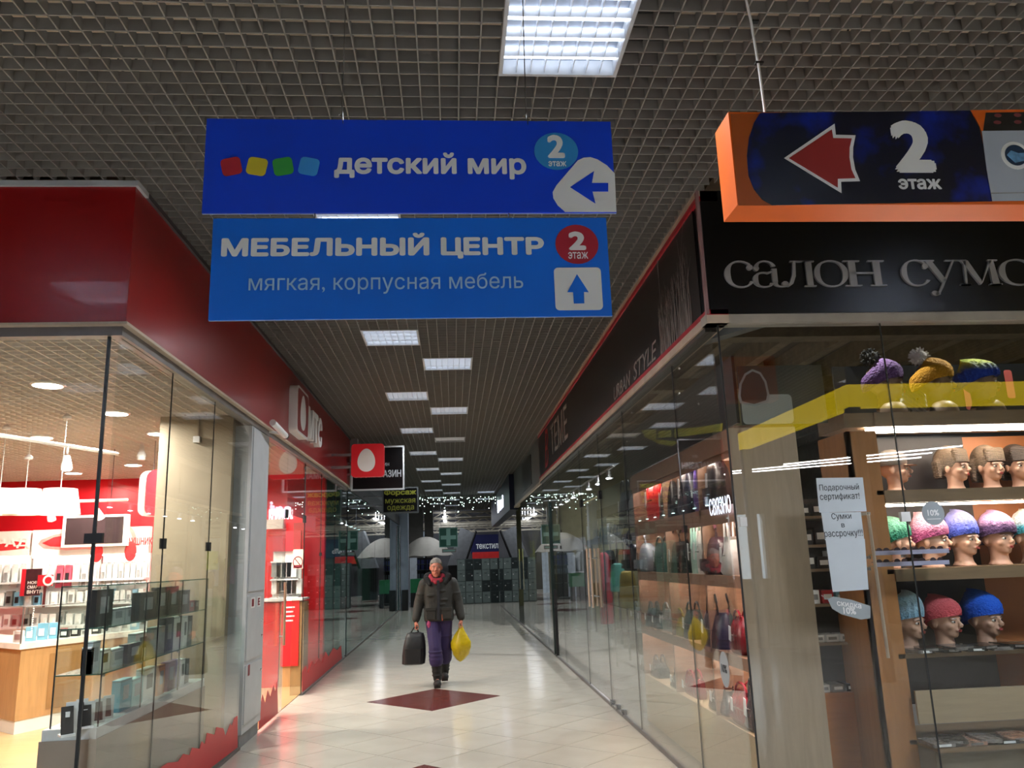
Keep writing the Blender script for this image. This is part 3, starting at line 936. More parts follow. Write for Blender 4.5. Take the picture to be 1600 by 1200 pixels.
# serif lettering of the bag shop, cut from strokes
YF = YR - .062
def ser(letters, y, depth, mat, par):
    """letters: (glyph, x0, x1, z0, z1) on a plane facing the hall"""
    for g, x0, x1, z0, z1 in letters:
        w = x1 - x0; h = z1 - z0
        mb = MB()
        def q(pts):
            P = [(x0 + a * w, z0 + b * h) for a, b in pts]
            ar = sum(P[i][0] * P[(i + 1) % len(P)][1] - P[(i + 1) % len(P)][0] * P[i][1] for i in range(len(P)))
            if ar < 0: P = P[::-1]
            n = len(P)
            vs = [(a, y, b) for a, b in P] + [(a, y - depth, b) for a, b in P]
            mb.add(vs, [tuple(range(n)), tuple(range(n, 2 * n))[::-1]] + [(i, n + i, n + (i + 1) % n, (i + 1) % n) for i in range(n)])
        def arc(cx_, cy_, rx, ry, a0, a1, tmin, tmax, n=18, ph=0):
            pr = None
            for k in range(n + 1):
                a = math.radians(a0 + (a1 - a0) * k / n)
                t = tmin + (tmax - tmin) * abs(math.cos(a)) ** 1.3
                o = (cx_ + rx * math.cos(a), cy_ + ry * math.sin(a)); i = (cx_ + (rx - t) * math.cos(a), cy_ + (ry - tmin * .9) * math.sin(a))
                if pr: q([pr[0], o, i, pr[1]])
                pr = (o, i)
        def ball(a, b, r): q([(a + r * math.cos(t * PI / 5), b + r * 1.05 * math.sin(t * PI / 5)) for t in range(10)])
        def stem(a, t=.17, s=.33):
            q([(a - t / 2, .03), (a + t / 2, .03), (a + t / 2, .97), (a - t / 2, .97)])
            for b in (0, .955): q([(a - s / 2, b), (a + s / 2, b), (a + s / 2, b + .045), (a - s / 2, b + .045)])
        if g == 'o': arc(.5, .5, .5, .52, 0, 360, .05, .17, 30)
        if g == 'c':
            arc(.52, .5, .52, .52, 48, 325, .05, .19, 24); ball(.84, .76, .1)
        if g == 'a':
            arc(.42, .68, .36, .34, 20, 165, .05, .15, 12); ball(.14, .72, .095)
            q([(.62, .7), (.78, .7), (.78, .18), (.62, .18)]); arc(.9, .17, .28, .18, 180, 300, .05, .15, 8)
            arc(.36, .28, .36, .3, 60, 330, .05, .17, 16); q([(.45, .56), (.7, .64), (.7, .59), (.5, .51)])
        if g == 'l':
            stem(.82, .17, .34); q([(.3, .955), (.85, .955), (.85, 1), (.3, 1)])
            q([(.38, .97), (.46, .97), (.42, .4), (.33, .12), (.2, .0), (.12, .02), (.22, .14), (.33, .45)]); ball(.1, .11, .1)
        if g == 'n':
            stem(.2, .17, .4); stem(.8, .17, .4); q([(.2, .48), (.8, .48), (.8, .54), (.2, .54)])
        if g == 'y':
            q([(.12, .97), (.3, .97), (.62, .2), (.5, .1)]); q([(.84, .97), (.9, .97), (.5, -.1), (.4, -.33), (.34, -.3), (.42, -.1)])
            ball(.27, -.3, .09); q([(.3, -.4), (.42, -.34), (.36, -.26), (.27, -.3)])
            for a in (.2, .86): q([(a - .2, .955), (a + .17, .955), (a + .17, 1), (a - .2, 1)])
        if g == 'm':
            q([(.13, .03), (.18, .03), (.22, .97), (.16, .97)]); q([(.78, .03), (.95, .03), (.88, .97), (.76, .97)])
            q([(.1, .97), (.27, .97), (.55, .1), (.48, .02)]); q([(.5, .02), (.55, .1), (.84, .97), (.78, .97)])
            for a, s in ((.14, .26), (.86, .3), (.14, .24), (.86, .24)): q([(a - s / 2, 0), (a + s / 2, 0), (a + s / 2, .045), (a - s / 2, .045)])
            for a in (.14, .88): q([(a - .13, .955), (a + .1, .955), (a + .1, 1), (a - .13, 1)])
        if g == 'k':
            stem(.2, .17, .36); q([(.25, .5), (.32, .56), (.82, .97), (.74, .97)]); q([(.35, .58), (.47, .64), (.95, .02), (.75, .02)])
            ball(.82, .9, .09); q([(.65, 0), (1.02, 0), (1.02, .045), (.65, .045)])
        mb.build('letter', mat, par)
s4 = thing('shop_lettering', 'brushed metal serif lettering салон сумок on the black fascia', 'sign', (2.6, YF, 3.35))
m_let = M('brushed letter metal', '#a8a8aa', .3, metal=.45, var=.3, vs=3)
L = []
for g, a, b in (('c', 105, 245), ('a', 243, 388), ('l', 386, 545), ('o', 553, 708), ('n', 705, 892), ('c', 990, 1118), ('y', 1092, 1262), ('m', 1275, 1462), ('o', 1478, 1650), ('k', 1660, 1840)):
    x0, z0 = G(*cr2(a, 988 - (a - 100) * .0), YF); x1, z1 = G(*cr2(b, 858), YF); z0 = G(*cr2(a, 987), YF)[1]
    L.append((g, x0, x1, z0, z1))
zm = sum(l[3] for l in L[:8]) / 8; zM = sum(l[4] for l in L[:8]) / 8
ser([(g, a, b, zm, zM) for g, a, b, _, _ in L], YF, .018, m_let, s4)

# lettering and grass drawing on the side fascia
XF = XR - .032
def Gx(px, py, x=XF):
    p = atx(px, py, x); return p.y, p.z
s5 = thing('wall_graphic', 'grey lettering URBAN STYLE beside drawn tall grass on the brown fascia', 'sign', (XF, 6.5, 3.2))
m_gr = M('grey graphic film', '#8f8a86', .5, var=.03)
ya, za = Gx(960, 626); yb, zb_ = Gx(1027, 559); _, zc_ = Gx(1027, 534); _, zd_ = Gx(960, 597)
zl = (za + zb_) / 2; zh = (zc_ + zd_) / 2
text('lettering', 'URBAN', m_gr, s5, (XF, ya, zl), (0, -1, 0), ZA, (ya - yb) * .44, (zh - zl) * .88, .0, .003, 1.0, .25)
text('lettering', 'STYLE', m_gr, s5, (XF, yb + (ya - yb) * .48, zl), (0, -1, 0), ZA, (ya - yb) * .48, zh - zl, .0, .003, 1.0, .25)
gy0, _ = Gx(1033, 553); gy1, _ = Gx(1083, 505)
rg = random.Random(3)
g = MB()
def blade2(pts, w0, w1):
    n = len(pts); vs = []
    for i, (a, b) in enumerate(pts):
        w = w0 + (w1 - w0) * i / (n - 1)
        vs += [(XF - .001, a - w, b), (XF - .001, a + w, b)]
    m = len(vs)
    vs += [(XF - .004, v[1], v[2]) for v in vs[:m]]
    fs = []
    for i in range(n - 1):
        k = 2 * i
        fs += [(m + k, m + k + 1, m + k + 3, m + k + 2)]
    g.add(vs, fs)
for k in range(34):
    u = (k + .5) / 34
    y0 = gy0 + (gy1 - gy0) * u + rg.uniform(-.01, .01)
    hgt = .32 + .18 * u + rg.uniform(0, .12)
    lean = rg.uniform(-.05, .05)
    pts = [(y0 + lean * (t / 6.) ** 2 + .008 * math.sin(t * 2 + k), 3.165 + hgt * t / 6.) for t in range(7)]
    blade2(pts, .0075, .0015)
    for j in range(3):
        t = rg.uniform(.55, .95); dr = rg.choice((-1, 1)); b0 = (y0 + lean * t * t, 3.165 + hgt * t)
        blade2([b0, (b0[0] + dr * .02, b0[1] + .035), (b0[0] + dr * .024, b0[1] + .065)], .003, .001)
for px, base, top, w in ((1029, 3.6, None, 0),):
    a, b = Gx(1029, 425); a2, b2 = Gx(1030, 402)
    blade2([(a, 3.3), (a, b)], .004, .007); blade2([(a, b - .05), (a, b + .06), (a - .03, b2 + .01)], .012, .02)
for q in ((1068, 345, 1063, 430), (1080, 400, 1075, 440), (1058, 375, 1066, 420), (1069, 380, 1066, 425)):
    a, b = Gx(q[2], q[3]); a2, b2 = Gx(q[0], q[1])
    blade2([(a, 3.4), (a, b), ((a + a2) / 2 + .01, (b + b2) / 2), (a2, b2)], .006, .003)
a2, b2 = Gx(1069, 345)
for j in range(7): blade2([(a2 + rg.uniform(-.01, .01), b2 - .01 * j + .03), (a2 + rg.uniform(-.03, .03), b2 - .01 * j + .06)], .006, .002)
g.build('grass_drawing', m_gr, s5)
s6 = thing('wall_graphic', 'grey lettering В ТЕМЕ with red first letter on the far brown fascia end', 'sign', (XF, 14, 3.3))
ya, za = Gx(862, 722); yb, zb_ = Gx(888, 692); _, zt_ = Gx(888, 642)
text('lettering', 'ТЕМЕ', m_gr, s6, (XF, ya, 3.33), (0, -1, 0), ZA, ya - yb, .5, .0, .003)
yc_, _ = Gx(856, 690)
text('first_letter', 'В', M('red border', ''), s6, (XF, yc_ + .5, 3.22), (0, -1, 0), ZA, .55, .66, .0, .003, 1, .3)
s7 = thing('wall_graphic', 'small lit white lettering on the navy fascia near the corridor end', 'sign', (XR - .14, 25, 3.3))
m_lit = M('lit white letters', '#ffffff', .5, emit=1.5, ecol='#dfe6ff', var=0)
a, b = atx(778, 803, XR - .15).y, atx(786, 786, XR - .15).y
text('lettering', 'Dеvi', m_lit, s7, (XR - .145, a, 3.25), (0, -1, 0), ZA, a - b, .42, .03, .02)
# left fascia box logo and letters
s8 = thing('shop_sign', 'white raised box with egg outline and letters МТС on the red side fascia', 'sign', (XL + .06, 10.4, 3.2))
xs8 = XL + .06
MB(Matrix(((0, 0, 1, 0), (1, 0, 0, 0), (0, 1, 0, 0), (0, 0, 0, 1)))).prism(rrect(9.6, 3.2, 10.35, 3.78, .08), xs8, xs8 + .1).build('box', m_white, s8)
flat('box_face', rrect(9.63, 3.23, 10.32, 3.75, .06), m_red, s8, (xs8 + .1005, 0, 0), YA, ZA, .002)
flat('egg', egg(9.975, 3.49, .36, .44), m_white, s8, (xs8 + .1025, 0, 0), YA, ZA, .002)
text('lettering', 'МТС', m_white, s8, (xs8 + .001, 10.5, 3.27), YA, ZA, 1.1, .42, .04, .08)
# projecting signs
def hang_sign(nm, lb, y, px0, py0, px1, py1, th, mat, edge, r=.02):
    x0, z1 = G(px0, py0, y); x1, z0 = G(px1, py1, y)
    t = thing(nm, lb, 'sign', ((x0 + x1) / 2, y, z0))
    MB(Matrix(((1, 0, 0, 0), (0, 0, 1, 0), (0, 1, 0, 0), (0, 0, 0, 1)))).prism(rrect(x0, z0, x1, z1, r), y, y + th).build('board', mat, t)
    if edge:
        e = MB(); w = .03
        for b in ((x0, x1, z0, z0 + w), (x0, x1, z1 - w, z1), (x0, x0 + w, z0 + w, z1 - w), (x1 - w, x1, z0 + w, z1 - w)): e.box(b[0], b[1], y - .012, y - .001, b[2], b[3])
        e.build('frame', edge, t)
    MB().box(XL - .02, x0 + .01, y + .03, y + .07, (z0 + z1) / 2 + .08, (z0 + z1) / 2 + .12).build('bracket', m_steel, t)
    MB().box(XL - .02, x0 + .01, y + .03, y + .07, (z0 + z1) / 2 - .12, (z0 + z1) / 2 - .08).build('bracket', m_steel, t)
    return t, x0, x1, z0, z1
t, x0, x1, z0, z1 = hang_sign('projecting_sign', 'red rounded square sign with white egg on the left wall', 13.0, 549, 694, 600, 744, .12, M('lit red sign', '#b5121d', .4, emit=.12, var=0), None, .05)
flat('egg', egg((x0 + x1) / 2 - .02, (z0 + z1) / 2, .28, .375), m_white, t, (0, 12.998, 0), XA, ZA)
t, x0, x1, z0, z1 = hang_sign('projecting_sign', 'black framed sign reading ЗООМАГАЗИН partly behind the red egg sign', 15.0, 549, 698, 632, 765, .1, m_black, m_wpaint)
tbox('lettering', 'ЗООМАГАЗИН', M('dim white lettering', '#8b8f94', .5, var=0), t, 14.998, 554, 627, 735.5, 747, .03)
tbox('lettering', 'ин', M('dim white lettering', ''), t, 14.998, 600, 608, 723, 728, .0)
t, x0, x1, z0, z1 = hang_sign('projecting_sign', 'black sign with yellow green words Форсаж мужская одежда', 18.0, 597, 762, 654, 801, .1, m_black, M('dim frame', '#4c5052', .4))
m_yg = M('olive yellow lettering', '#6d6f1c', .5, emit=.03, ecol='#8a8c20', var=0)
tbox('lettering', 'Форсаж', m_yg, t, 17.985, 600, 650.5, 765, 776, .04)
tbox('lettering', 'мужская', m_yg, t, 17.985, 602, 649, 780, 789, .01)
tbox('lettering', 'одежда', m_yg, t, 17.985, 605, 647, 790.5, 799, .01)
# pharmacy cross
t = thing('hanging_sign', 'green square sign with pale cross hanging at the corridor end', 'sign', (-.18, 30, 2.18))
m_gn = M('dark green sign', '#0d4034', .4, emit=.05, var=0); m_pg = M('pale green', '#6f948a', .5, var=0)
MB().box(-.52, .16, 30, 30.1, 2.18, 2.88).build('board', m_gn, t)
e = MB()
for b in ((-.52, .16, 2.18, 2.2), (-.52, .16, 2.86, 2.88), (-.52, -.5, 2.2, 2.86), (.14, .16, 2.2, 2.86)): e.box(b[0], b[1], 29.98, 29.999, b[2], b[3])
e.build('frame', m_pg, t)
flat('cross', [(-.255, 2.24), (-.105, 2.24), (-.105, 2.46), (.1, 2.46), (.1, 2.6), (-.105, 2.6), (-.105, 2.84), (-.255, 2.84), (-.255, 2.6), (-.46, 2.6), (-.46, 2.46), (-.255, 2.46)], m_pg, t, (0, 29.99, 0), XA, ZA, .01)
for x in (-.45, .1): wire('hanging_wire', (x, 30.05, 2.88), (x, 30.05, 4.0), t, .005)
t = thing('hanging_sign', 'narrow dark sign hanging just below the green cross', 'sign', (-.15, 30, 2.0))
MB().box(-.42, .1, 30, 30.04, 1.99, 2.12).build('board', m_gtrim, t)
MB().box(-.38, .06, 29.99, 30.0, 2.03, 2.08).build('strip', m_pg, t)
for x in (-.3, .0): wire('hanging_wire', (x, 30.02, 2.12), (x, 30.02, 2.2), t, .005)
# textile shop sign
yT = 45.8
t = thing('shop_sign', 'navy shop sign reading текстиль above a red strip in the far hall', 'sign', (2.8, yT, 1.8))
x0, z1 = G(735, 836, yT); x1, z0 = G(783, 863, yT)
MB().box(x0, x1 + .6, yT, yT + .1, z0, z1).build('board', M('navy board', '#10164a', .5, emit=.04), t)
tbox('lettering', 'текстиль', m_print_w, t, yT - .01, 744, 784, 850, 858, .03)
xr0, zr1 = G(738, 863, yT); xr1, zr0 = G(780, 873, yT)
MB().box(xr0, xr1, yT - .02, yT + .08, zr0, zr1).build('red_strip', M('red strip', '#b32222', .5, emit=.1), t)

# ================================================================ FAR END OF THE CORRIDOR
# lockers
m_lk1 = M('grey green locker door', '#6f7c7a', .45, var=.08); m_lk2 = M('dark locker door', '#1f2a2c', .45, var=.08); m_lkb = M('locker body', '#4a5554', .5)
lr = random.Random(5)
for k in range(12):
    x0 = .13 + k * .33; yq = 33.0
    lb = 'grey locker column, %s from the left in the row at the corridor end' % (names_l[k] if k else 'first')
    t = thing('locker_column', lb, 'locker', (x0 + .16, yq, 0), group='lockers at the corridor end')
    MB().box(x0, x0 + .322, yq, yq + .5, 0, 1.75).build('body', m_lkb, t)
    for r in range(4):
        z0 = .03 + r * .43
        dark = lr.random() < (.15, .35, .45, .55)[r]  # some doors get the darker colour at random
        d = MB().box(x0 + .012, x0 + .31, yq - .015, yq - .001, z0, z0 + .41).build('door', m_lk2 if dark else m_lk1, t, label='dark open locker door' if dark else None)
        MB().box(x0 + .24, x0 + .28, yq - .03, yq - .016, z0 + .18, z0 + .22).build('lock', m_white, d)
        MB().box(x0 + .1, x0 + .2, yq - .02, yq - .016, z0 + .26, z0 + .3).build('number_plate', m_lkb, d)
MB().box(2.9, 4.1, 31.5, 31.55, 0, 2.2).build('wall_far', glass('pane of the far partition', (0.75, .86, .84)))['kind'] = 'structure'
# pilasters
for nm, b in (('trim_2', (-2.05, -1.66, 30.2, 30.6, 0, 4.0)), ('trim_3', (-2.6, -1.35, 36.5, 37.0, 0, 4.6)), ('trim_4', (-1.3, -.9, 37.1, 37.4, 0, 4.6))):
    MB().box(*b).build(nm, M('blue grey pilaster', '#8a92a0', .6, var=.05) if nm == 'trim_2' else M('grey pilaster', '#86837f', .6, var=.08))['kind'] = 'structure'
MB().box(-4.5, -1.0, 41, 41.1, 0, 3.2).build('wall_far', M('white wall with added glow', '#b4c4d4', .6, emit=.12))['kind'] = 'structure'  # no lamp: emission puts the brightness into the wall itself
# umbrellas
m_um = M('off white umbrella cloth', '#a9a59e', .7, var=.06); m_ur = M('dark umbrella rib', '#1c1c1e', .5)
def parasol(lb, cx_, cy_, ztop, R_, zr):
    t = thing('market_umbrella', lb, 'umbrella', (cx_, cy_, 0), group='off white umbrellas at the corridor end')
    n = 8; rings = []
    for k in range(7):
        u = k / 6.; r = R_ * (1 - u) + .04; z = zr + (ztop - zr) * (1 - (1 - u) ** 1.9)
        rings.append([(cx_ + r * math.cos(PI / 8 + 2 * PI * i / 24) * (1 if i % 3 == 0 else .975), cy_ + r * math.sin(PI / 8 + 2 * PI * i / 24) * (1 if i % 3 == 0 else .975), z - (.0 if i % 3 == 0 else .03 * (1 - u))) for i in range(24)])
    MB().loft(rings, False).build('canopy', m_um, t, True)
    MB().tube([(cx_, cy_, .0), (cx_, cy_, ztop + .1)], .025, 8).build('pole', m_ur, t)
    MB().lathe([(.25, 0), (.25, .05), (.05, .08)], (cx_, cy_, 0), 16).build('foot', m_ur, t)
    for i in range(8):
        a = PI / 8 + 2 * PI * i / 8
        MB().tube([(cx_ + R_ * math.cos(a), cy_ + R_ * math.sin(a), zr + .0), (cx_ + R_ * .5 * math.cos(a), cy_ + R_ * .5 * math.sin(a), zr + (ztop - zr) * .72 - .03), (cx_, cy_, ztop - .03)], .008, 5).build('rib', m_ur, t)
parasol('off white umbrella open above the blue shelf beside the grey pilaster', -1.15, 34.3, 2.72, 1.15, 1.95)
parasol('off white umbrella seen through the sea green glass at the left', -3.6, 33.6, 2.75, 1.12, 1.95)
# shelf of blue packs
t = thing('display_shelf', 'white shelf rack with rows of blue packs under the umbrella', 'shelf', (-1.6, 36, 0))
x0, z1 = G(640, 872, 36); x1, _ = G(651, 872, 36)
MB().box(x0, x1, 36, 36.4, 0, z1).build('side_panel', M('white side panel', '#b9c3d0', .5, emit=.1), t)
xs0, _ = G(651, 900, 36); xs1, _ = G(676, 900, 36)
for z in (.6, 1.0, 1.37, 1.62): MB().box(xs0, xs1, 36, 36.35, z - .03, z).build('shelf', m_lkb, t)
MB().box(xs0, xs1, 36.36, 36.4, 0, z1).build('back', m_blk, t)
m_bp = M('blue pack', '#2b2f66', .4)
for r, z in enumerate((1.0, 1.37, 1.62)):
    for k in range(4):
        xx = xs0 + (k + .5) * (xs1 - xs0) / 4
        o = MB().box(xx - .06, xx + .06, 36.03, 36.1, z, z + .17 if r == 2 else z + .2).build('blue_pack', m_bp if r else M('grey pack', '#59636d', .4))
        tag(o, '%s pack on the far rack, %s shelf, %s from the left' % ('blue' if r else 'grey', ('lower', 'middle', 'top')[r], ('first', 'second', 'third', 'fourth')[k]), 'package', 'packs on the far rack')
t = thing('market_stall', 'green topped stall with dark bins beside the grey pilaster', 'stall', (-1.5, 32, 0))
x0, z1 = G(641, 905, 32); x1, z0 = G(656, 926, 32)
MB().box(x0, x1 + .2, 32, 32.6, z0, z1).build('green_box', M('green box', '#0f6b3f', .5), t)
MB().box(x0, x0 + .2, 32.0, 32.3, 0, z0).build('leg', m_blk, t)
MB().box(x1 + .05, x1 + .2, 32.0, 32.3, 0, z0).build('leg', m_blk, t)
x0, z1 = G(628, 922, 30); x1, _ = G(636, 922, 30)
tag(MB().box(x0, x1 + .04, 29.9, 30.15, 0, z1).build('litter_bin', m_blk), 'black narrow litter bin at the foot of the grey pilaster', 'bin')
# icicle lights
t = thing('icicle_lights', 'curtain of white and green fairy lights under the corridor ceiling end', 'lights', (.4, 29, 4))
rgi = random.Random(9); mbw = MB(); mbb = MB()
for k in range(46):
    x = -1.75 + k * .075 + rgi.uniform(-.03, .03); l = rgi.uniform(.15, .6)
    mbw.box(x - .003, x + .003, 29, 29.006, 3.95 - l, 3.97)
    for j in range(int(l / .2) + 1): mbb.ell((x + rgi.uniform(-.02, .02), 28.99, 3.95 - rgi.uniform(.02, l)), .012, 6, 4)
tag(mbb.build('bulb', M('fairy bulb', '#ffffff', .5, emit=7, ecol='#d9fff0', var=0), t), kind='stuff')
mbw.build('wire', m_blk, t)
MB().box(-1.8, 1.7, 28.99, 29.0, 3.96, 3.975).build('wire', m_blk, t)
# escalator flank and far hall strip lights
t = thing('escalator', 'pale sloping escalator side rising to the left in the far hall', 'escalator', (1.2, 41, 0))
T = MB(); e0 = aty(718, 874, 40); e1 = aty(733, 846, 40)
T.add([(e0.x - .6, 40, 1.5), (e0.x + .2, 40, 1.5), (e1.x + .3, 40, 3.0), (e1.x - .4, 40, 3.3)] + [(e0.x - .6, 41, 1.5), (e0.x + .2, 41, 1.5), (e1.x + .3, 41, 3.0), (e1.x - .4, 41, 3.3)],
      [(0, 1, 2, 3), (7, 6, 5, 4), (0, 4, 5, 1), (1, 5, 6, 2), (2, 6, 7, 3), (3, 7, 4, 0)])
T.build('side_panel', M('pale escalator panel', '#8c8f94', .4), t)
MB().box(e0.x - .55, e0.x + .15, 40.1, 40.9, 0, 1.5).build('base', m_blk, t)
T = MB(); T.tube([(e0.x + .25, 39.95, 1.5), (e1.x + .35, 39.95, 3.1)], .06, 6); T.build('handrail', m_blk, t)
m_strip = M('far strip light', '#ffffff', .5, emit=7, ecol='#eef4ff', var=0)
for k in range(5):
    tag(MB().box(-.48, -.32, 37.7 + k * 1.6, 38.8 + k * 1.6, 3.7, 3.75).box(-.41, -.39, 38.1 + k * 1.6, 38.12 + k * 1.6, 3.75, 6.32).build('strip_light', m_strip), 'white strip light over the far hall above the cross sign, %s of the line' % names_l[k], 'lamp', 'strip lights over the far hall')
for xx in (-4, 0, 4):
    for yy in (39.4, 43): spot_light('far_hall_fill', (xx, yy, 4.9), 110, (.9, .95, 1))  # added fill spots without fittings, brighten the far hall
# security camera
t = thing('security_camera', 'small white bullet camera on the fascia above the cabinet column', 'camera', (XL + .12, 8.9, 3.0))
MB().tube([(XL + .02, 8.75, 3.06), (XL + .14, 8.75, 3.04)], .015, 8).build('bracket', m_white, t)
MB().tube([(XL + .14, 8.4, 3.1), (XL + .18, 8.85, 3.03)], .035, 12).build('body', m_white, t)
MB().tube([(XL + .18, 8.85, 3.03), (XL + .182, 8.88, 3.026)], .036, 12).build('lens_hood', m_blk, t)
# ================================================================ LEFT SHOP
ORD = ['first', 'second', 'third', 'fourth', 'fifth', 'sixth', 'seventh', 'eighth', 'ninth', 'tenth', 'eleventh', 'twelfth', 'thirteenth', 'fourteenth', 'fifteenth', 'sixteenth', 'seventeenth', 'eighteenth', 'nineteenth', 'twentieth']
m_dl = M('warm downlight', '#ffffff', .5, emit=14, ecol='#fff1e0', var=0)
DL = [((-3.2, 6.47), 'round downlight nearest the glass corner in the left shop'), ((-3.17, 7.71), 'round downlight just right of the dark glass corner seam'), ((-3.2, 8.93), 'round downlight beside the beige column'), ((-4.47, 9.01), 'round downlight above the end of the track rail'),
      ((-4.45, 11.53), 'round downlight over the right lamp shade side of the left shop'), ((-5.6, 12.3), 'round downlight in front of the red back wall'), ((-4.45, 12.6), 'small round downlight beside the red wall top'), ((-3.2, 11.2), 'round downlight behind the beige column top'),
      ((-4.47, 6.47), 'round downlight beyond the left edge near the front pane'), ((-5.75, 9.0), 'round downlight beyond the left edge over the counter'), ((-2.6, 10.2), 'round downlight inside the shop doorway')]
for (x, y), lb in DL:
    t = thing('downlight', lb, 'lamp', (x, y, 3.1), group='round downlights of the left shop')
    MB().lathe([(.12, -.012), (.13, -.004), (.13, .01), (.1, .03)], (x, y, 3.1), 24).build('ring', m_white, t, True)
    MB().lathe([(.108, -.0135), (.108, -.0125)], (x, y, 3.1), 24).build('diffuser', m_dl, t)
    l = area_light('downlight_glow', (x, y, 3.08), .2, .2, DOWN, (1, .93, .84), spread=170, shape='DISK')
# lamp shades
m_sh = M('glowing white shade', '#f2e9dc', .7, emit=.15, ecol='#fff0dc', var=.02)
for k, (px, lb) in enumerate(((-2, 'white fabric pendant shade cut by the left picture edge'), (38, 'white fabric pendant shade, middle of the three'), (93, 'white fabric pendant shade nearest the dark glass seam'))):
    ys_ = (8.2, 8.45, 7.7)[k]; p = aty(px, 786, ys_); x = p.x; zb_s = aty(px, 804, ys_).z; zt_s = aty(px, 764, ys_).z
    t = thing('pendant_lamp', lb, 'lamp', (x, ys_, zb_s), group='pendant shades of the left shop')
    n = 30
    rings = [[(x + r * math.cos(2 * PI * i / n), ys_ + r * math.sin(2 * PI * i / n), z) for i in range(n)] for r, z in ((.18, zb_s), (.14, zt_s), (.137, zt_s), (.177, zb_s))]
    MB().loft(rings, False).build('shade', m_sh, t, True)
    MB().tube([(x, ys_, zb_s + .12), (x, ys_, 3.1)], .004, 6).build('cord', m_white, t)
    MB().lathe([(.035, 0), (.04, .02), (.012, .05)], (x, ys_, 2.78 if k == 1 else 3.05), 14).build('ceiling_cup', m_white, t)
    MB().ell((x, ys_, zb_s + .12), .05, 14, 8).build('bulb', m_dl, t)
# track rails with spotlights
def track(lb, p, q, spots, z):
    t = thing('track_light', lb, 'lamp', ((p[0] + q[0]) / 2, (p[1] + q[1]) / 2, z), group='track rails of the left shop')
    MB().tube([(p[0], p[1], z), (q[0], q[1], z)], .018, 4).build('rail', m_white, t)
    for u in (.1, .9):
        x = p[0] + (q[0] - p[0]) * u; y = p[1] + (q[1] - p[1]) * u
        MB().tube([(x, y, z), (x, y, 3.1)], .004, 5).build('suspension_wire', m_blk, t)
    for u, dx, dy in spots:
        x = p[0] + (q[0] - p[0]) * u; y = p[1] + (q[1] - p[1]) * u
        d = Vector((dx, dy, -.9)).normalized()
        s = MB().tube([(x, y, z), (x, y, z - .07)], .01, 6).build('spot_stem', m_white, t)
        c = Vector((x, y, z - .1)); e = c + d * .13
        MB().tube([c, c + d * .09, e], [.028, .045, .047], 14).build('spot_head', m_white, s)
        MB().tube([e, e + d * .003], .04, 14).build('spot_lens', m_dl, s)
a = aty(0, 686, 6.4); b = aty(182, 734, 8.2)
track('white track rail with two spotlights running toward the glass corner', (a.x - .6, 6.1), (b.x, 8.2), ((.3, .3, -.2), (.72, .2, -.3), (.03, .2, .2)), 2.78)
a = aty(122, 783, 10); b = aty(200, 781, 10)
track('short white track rail in front of the red wall', (a.x - 1.4, 10), (b.x, 10), ((.05, .2, .5), (.55, 0, .5), (.82, .3, .4)), a.z)
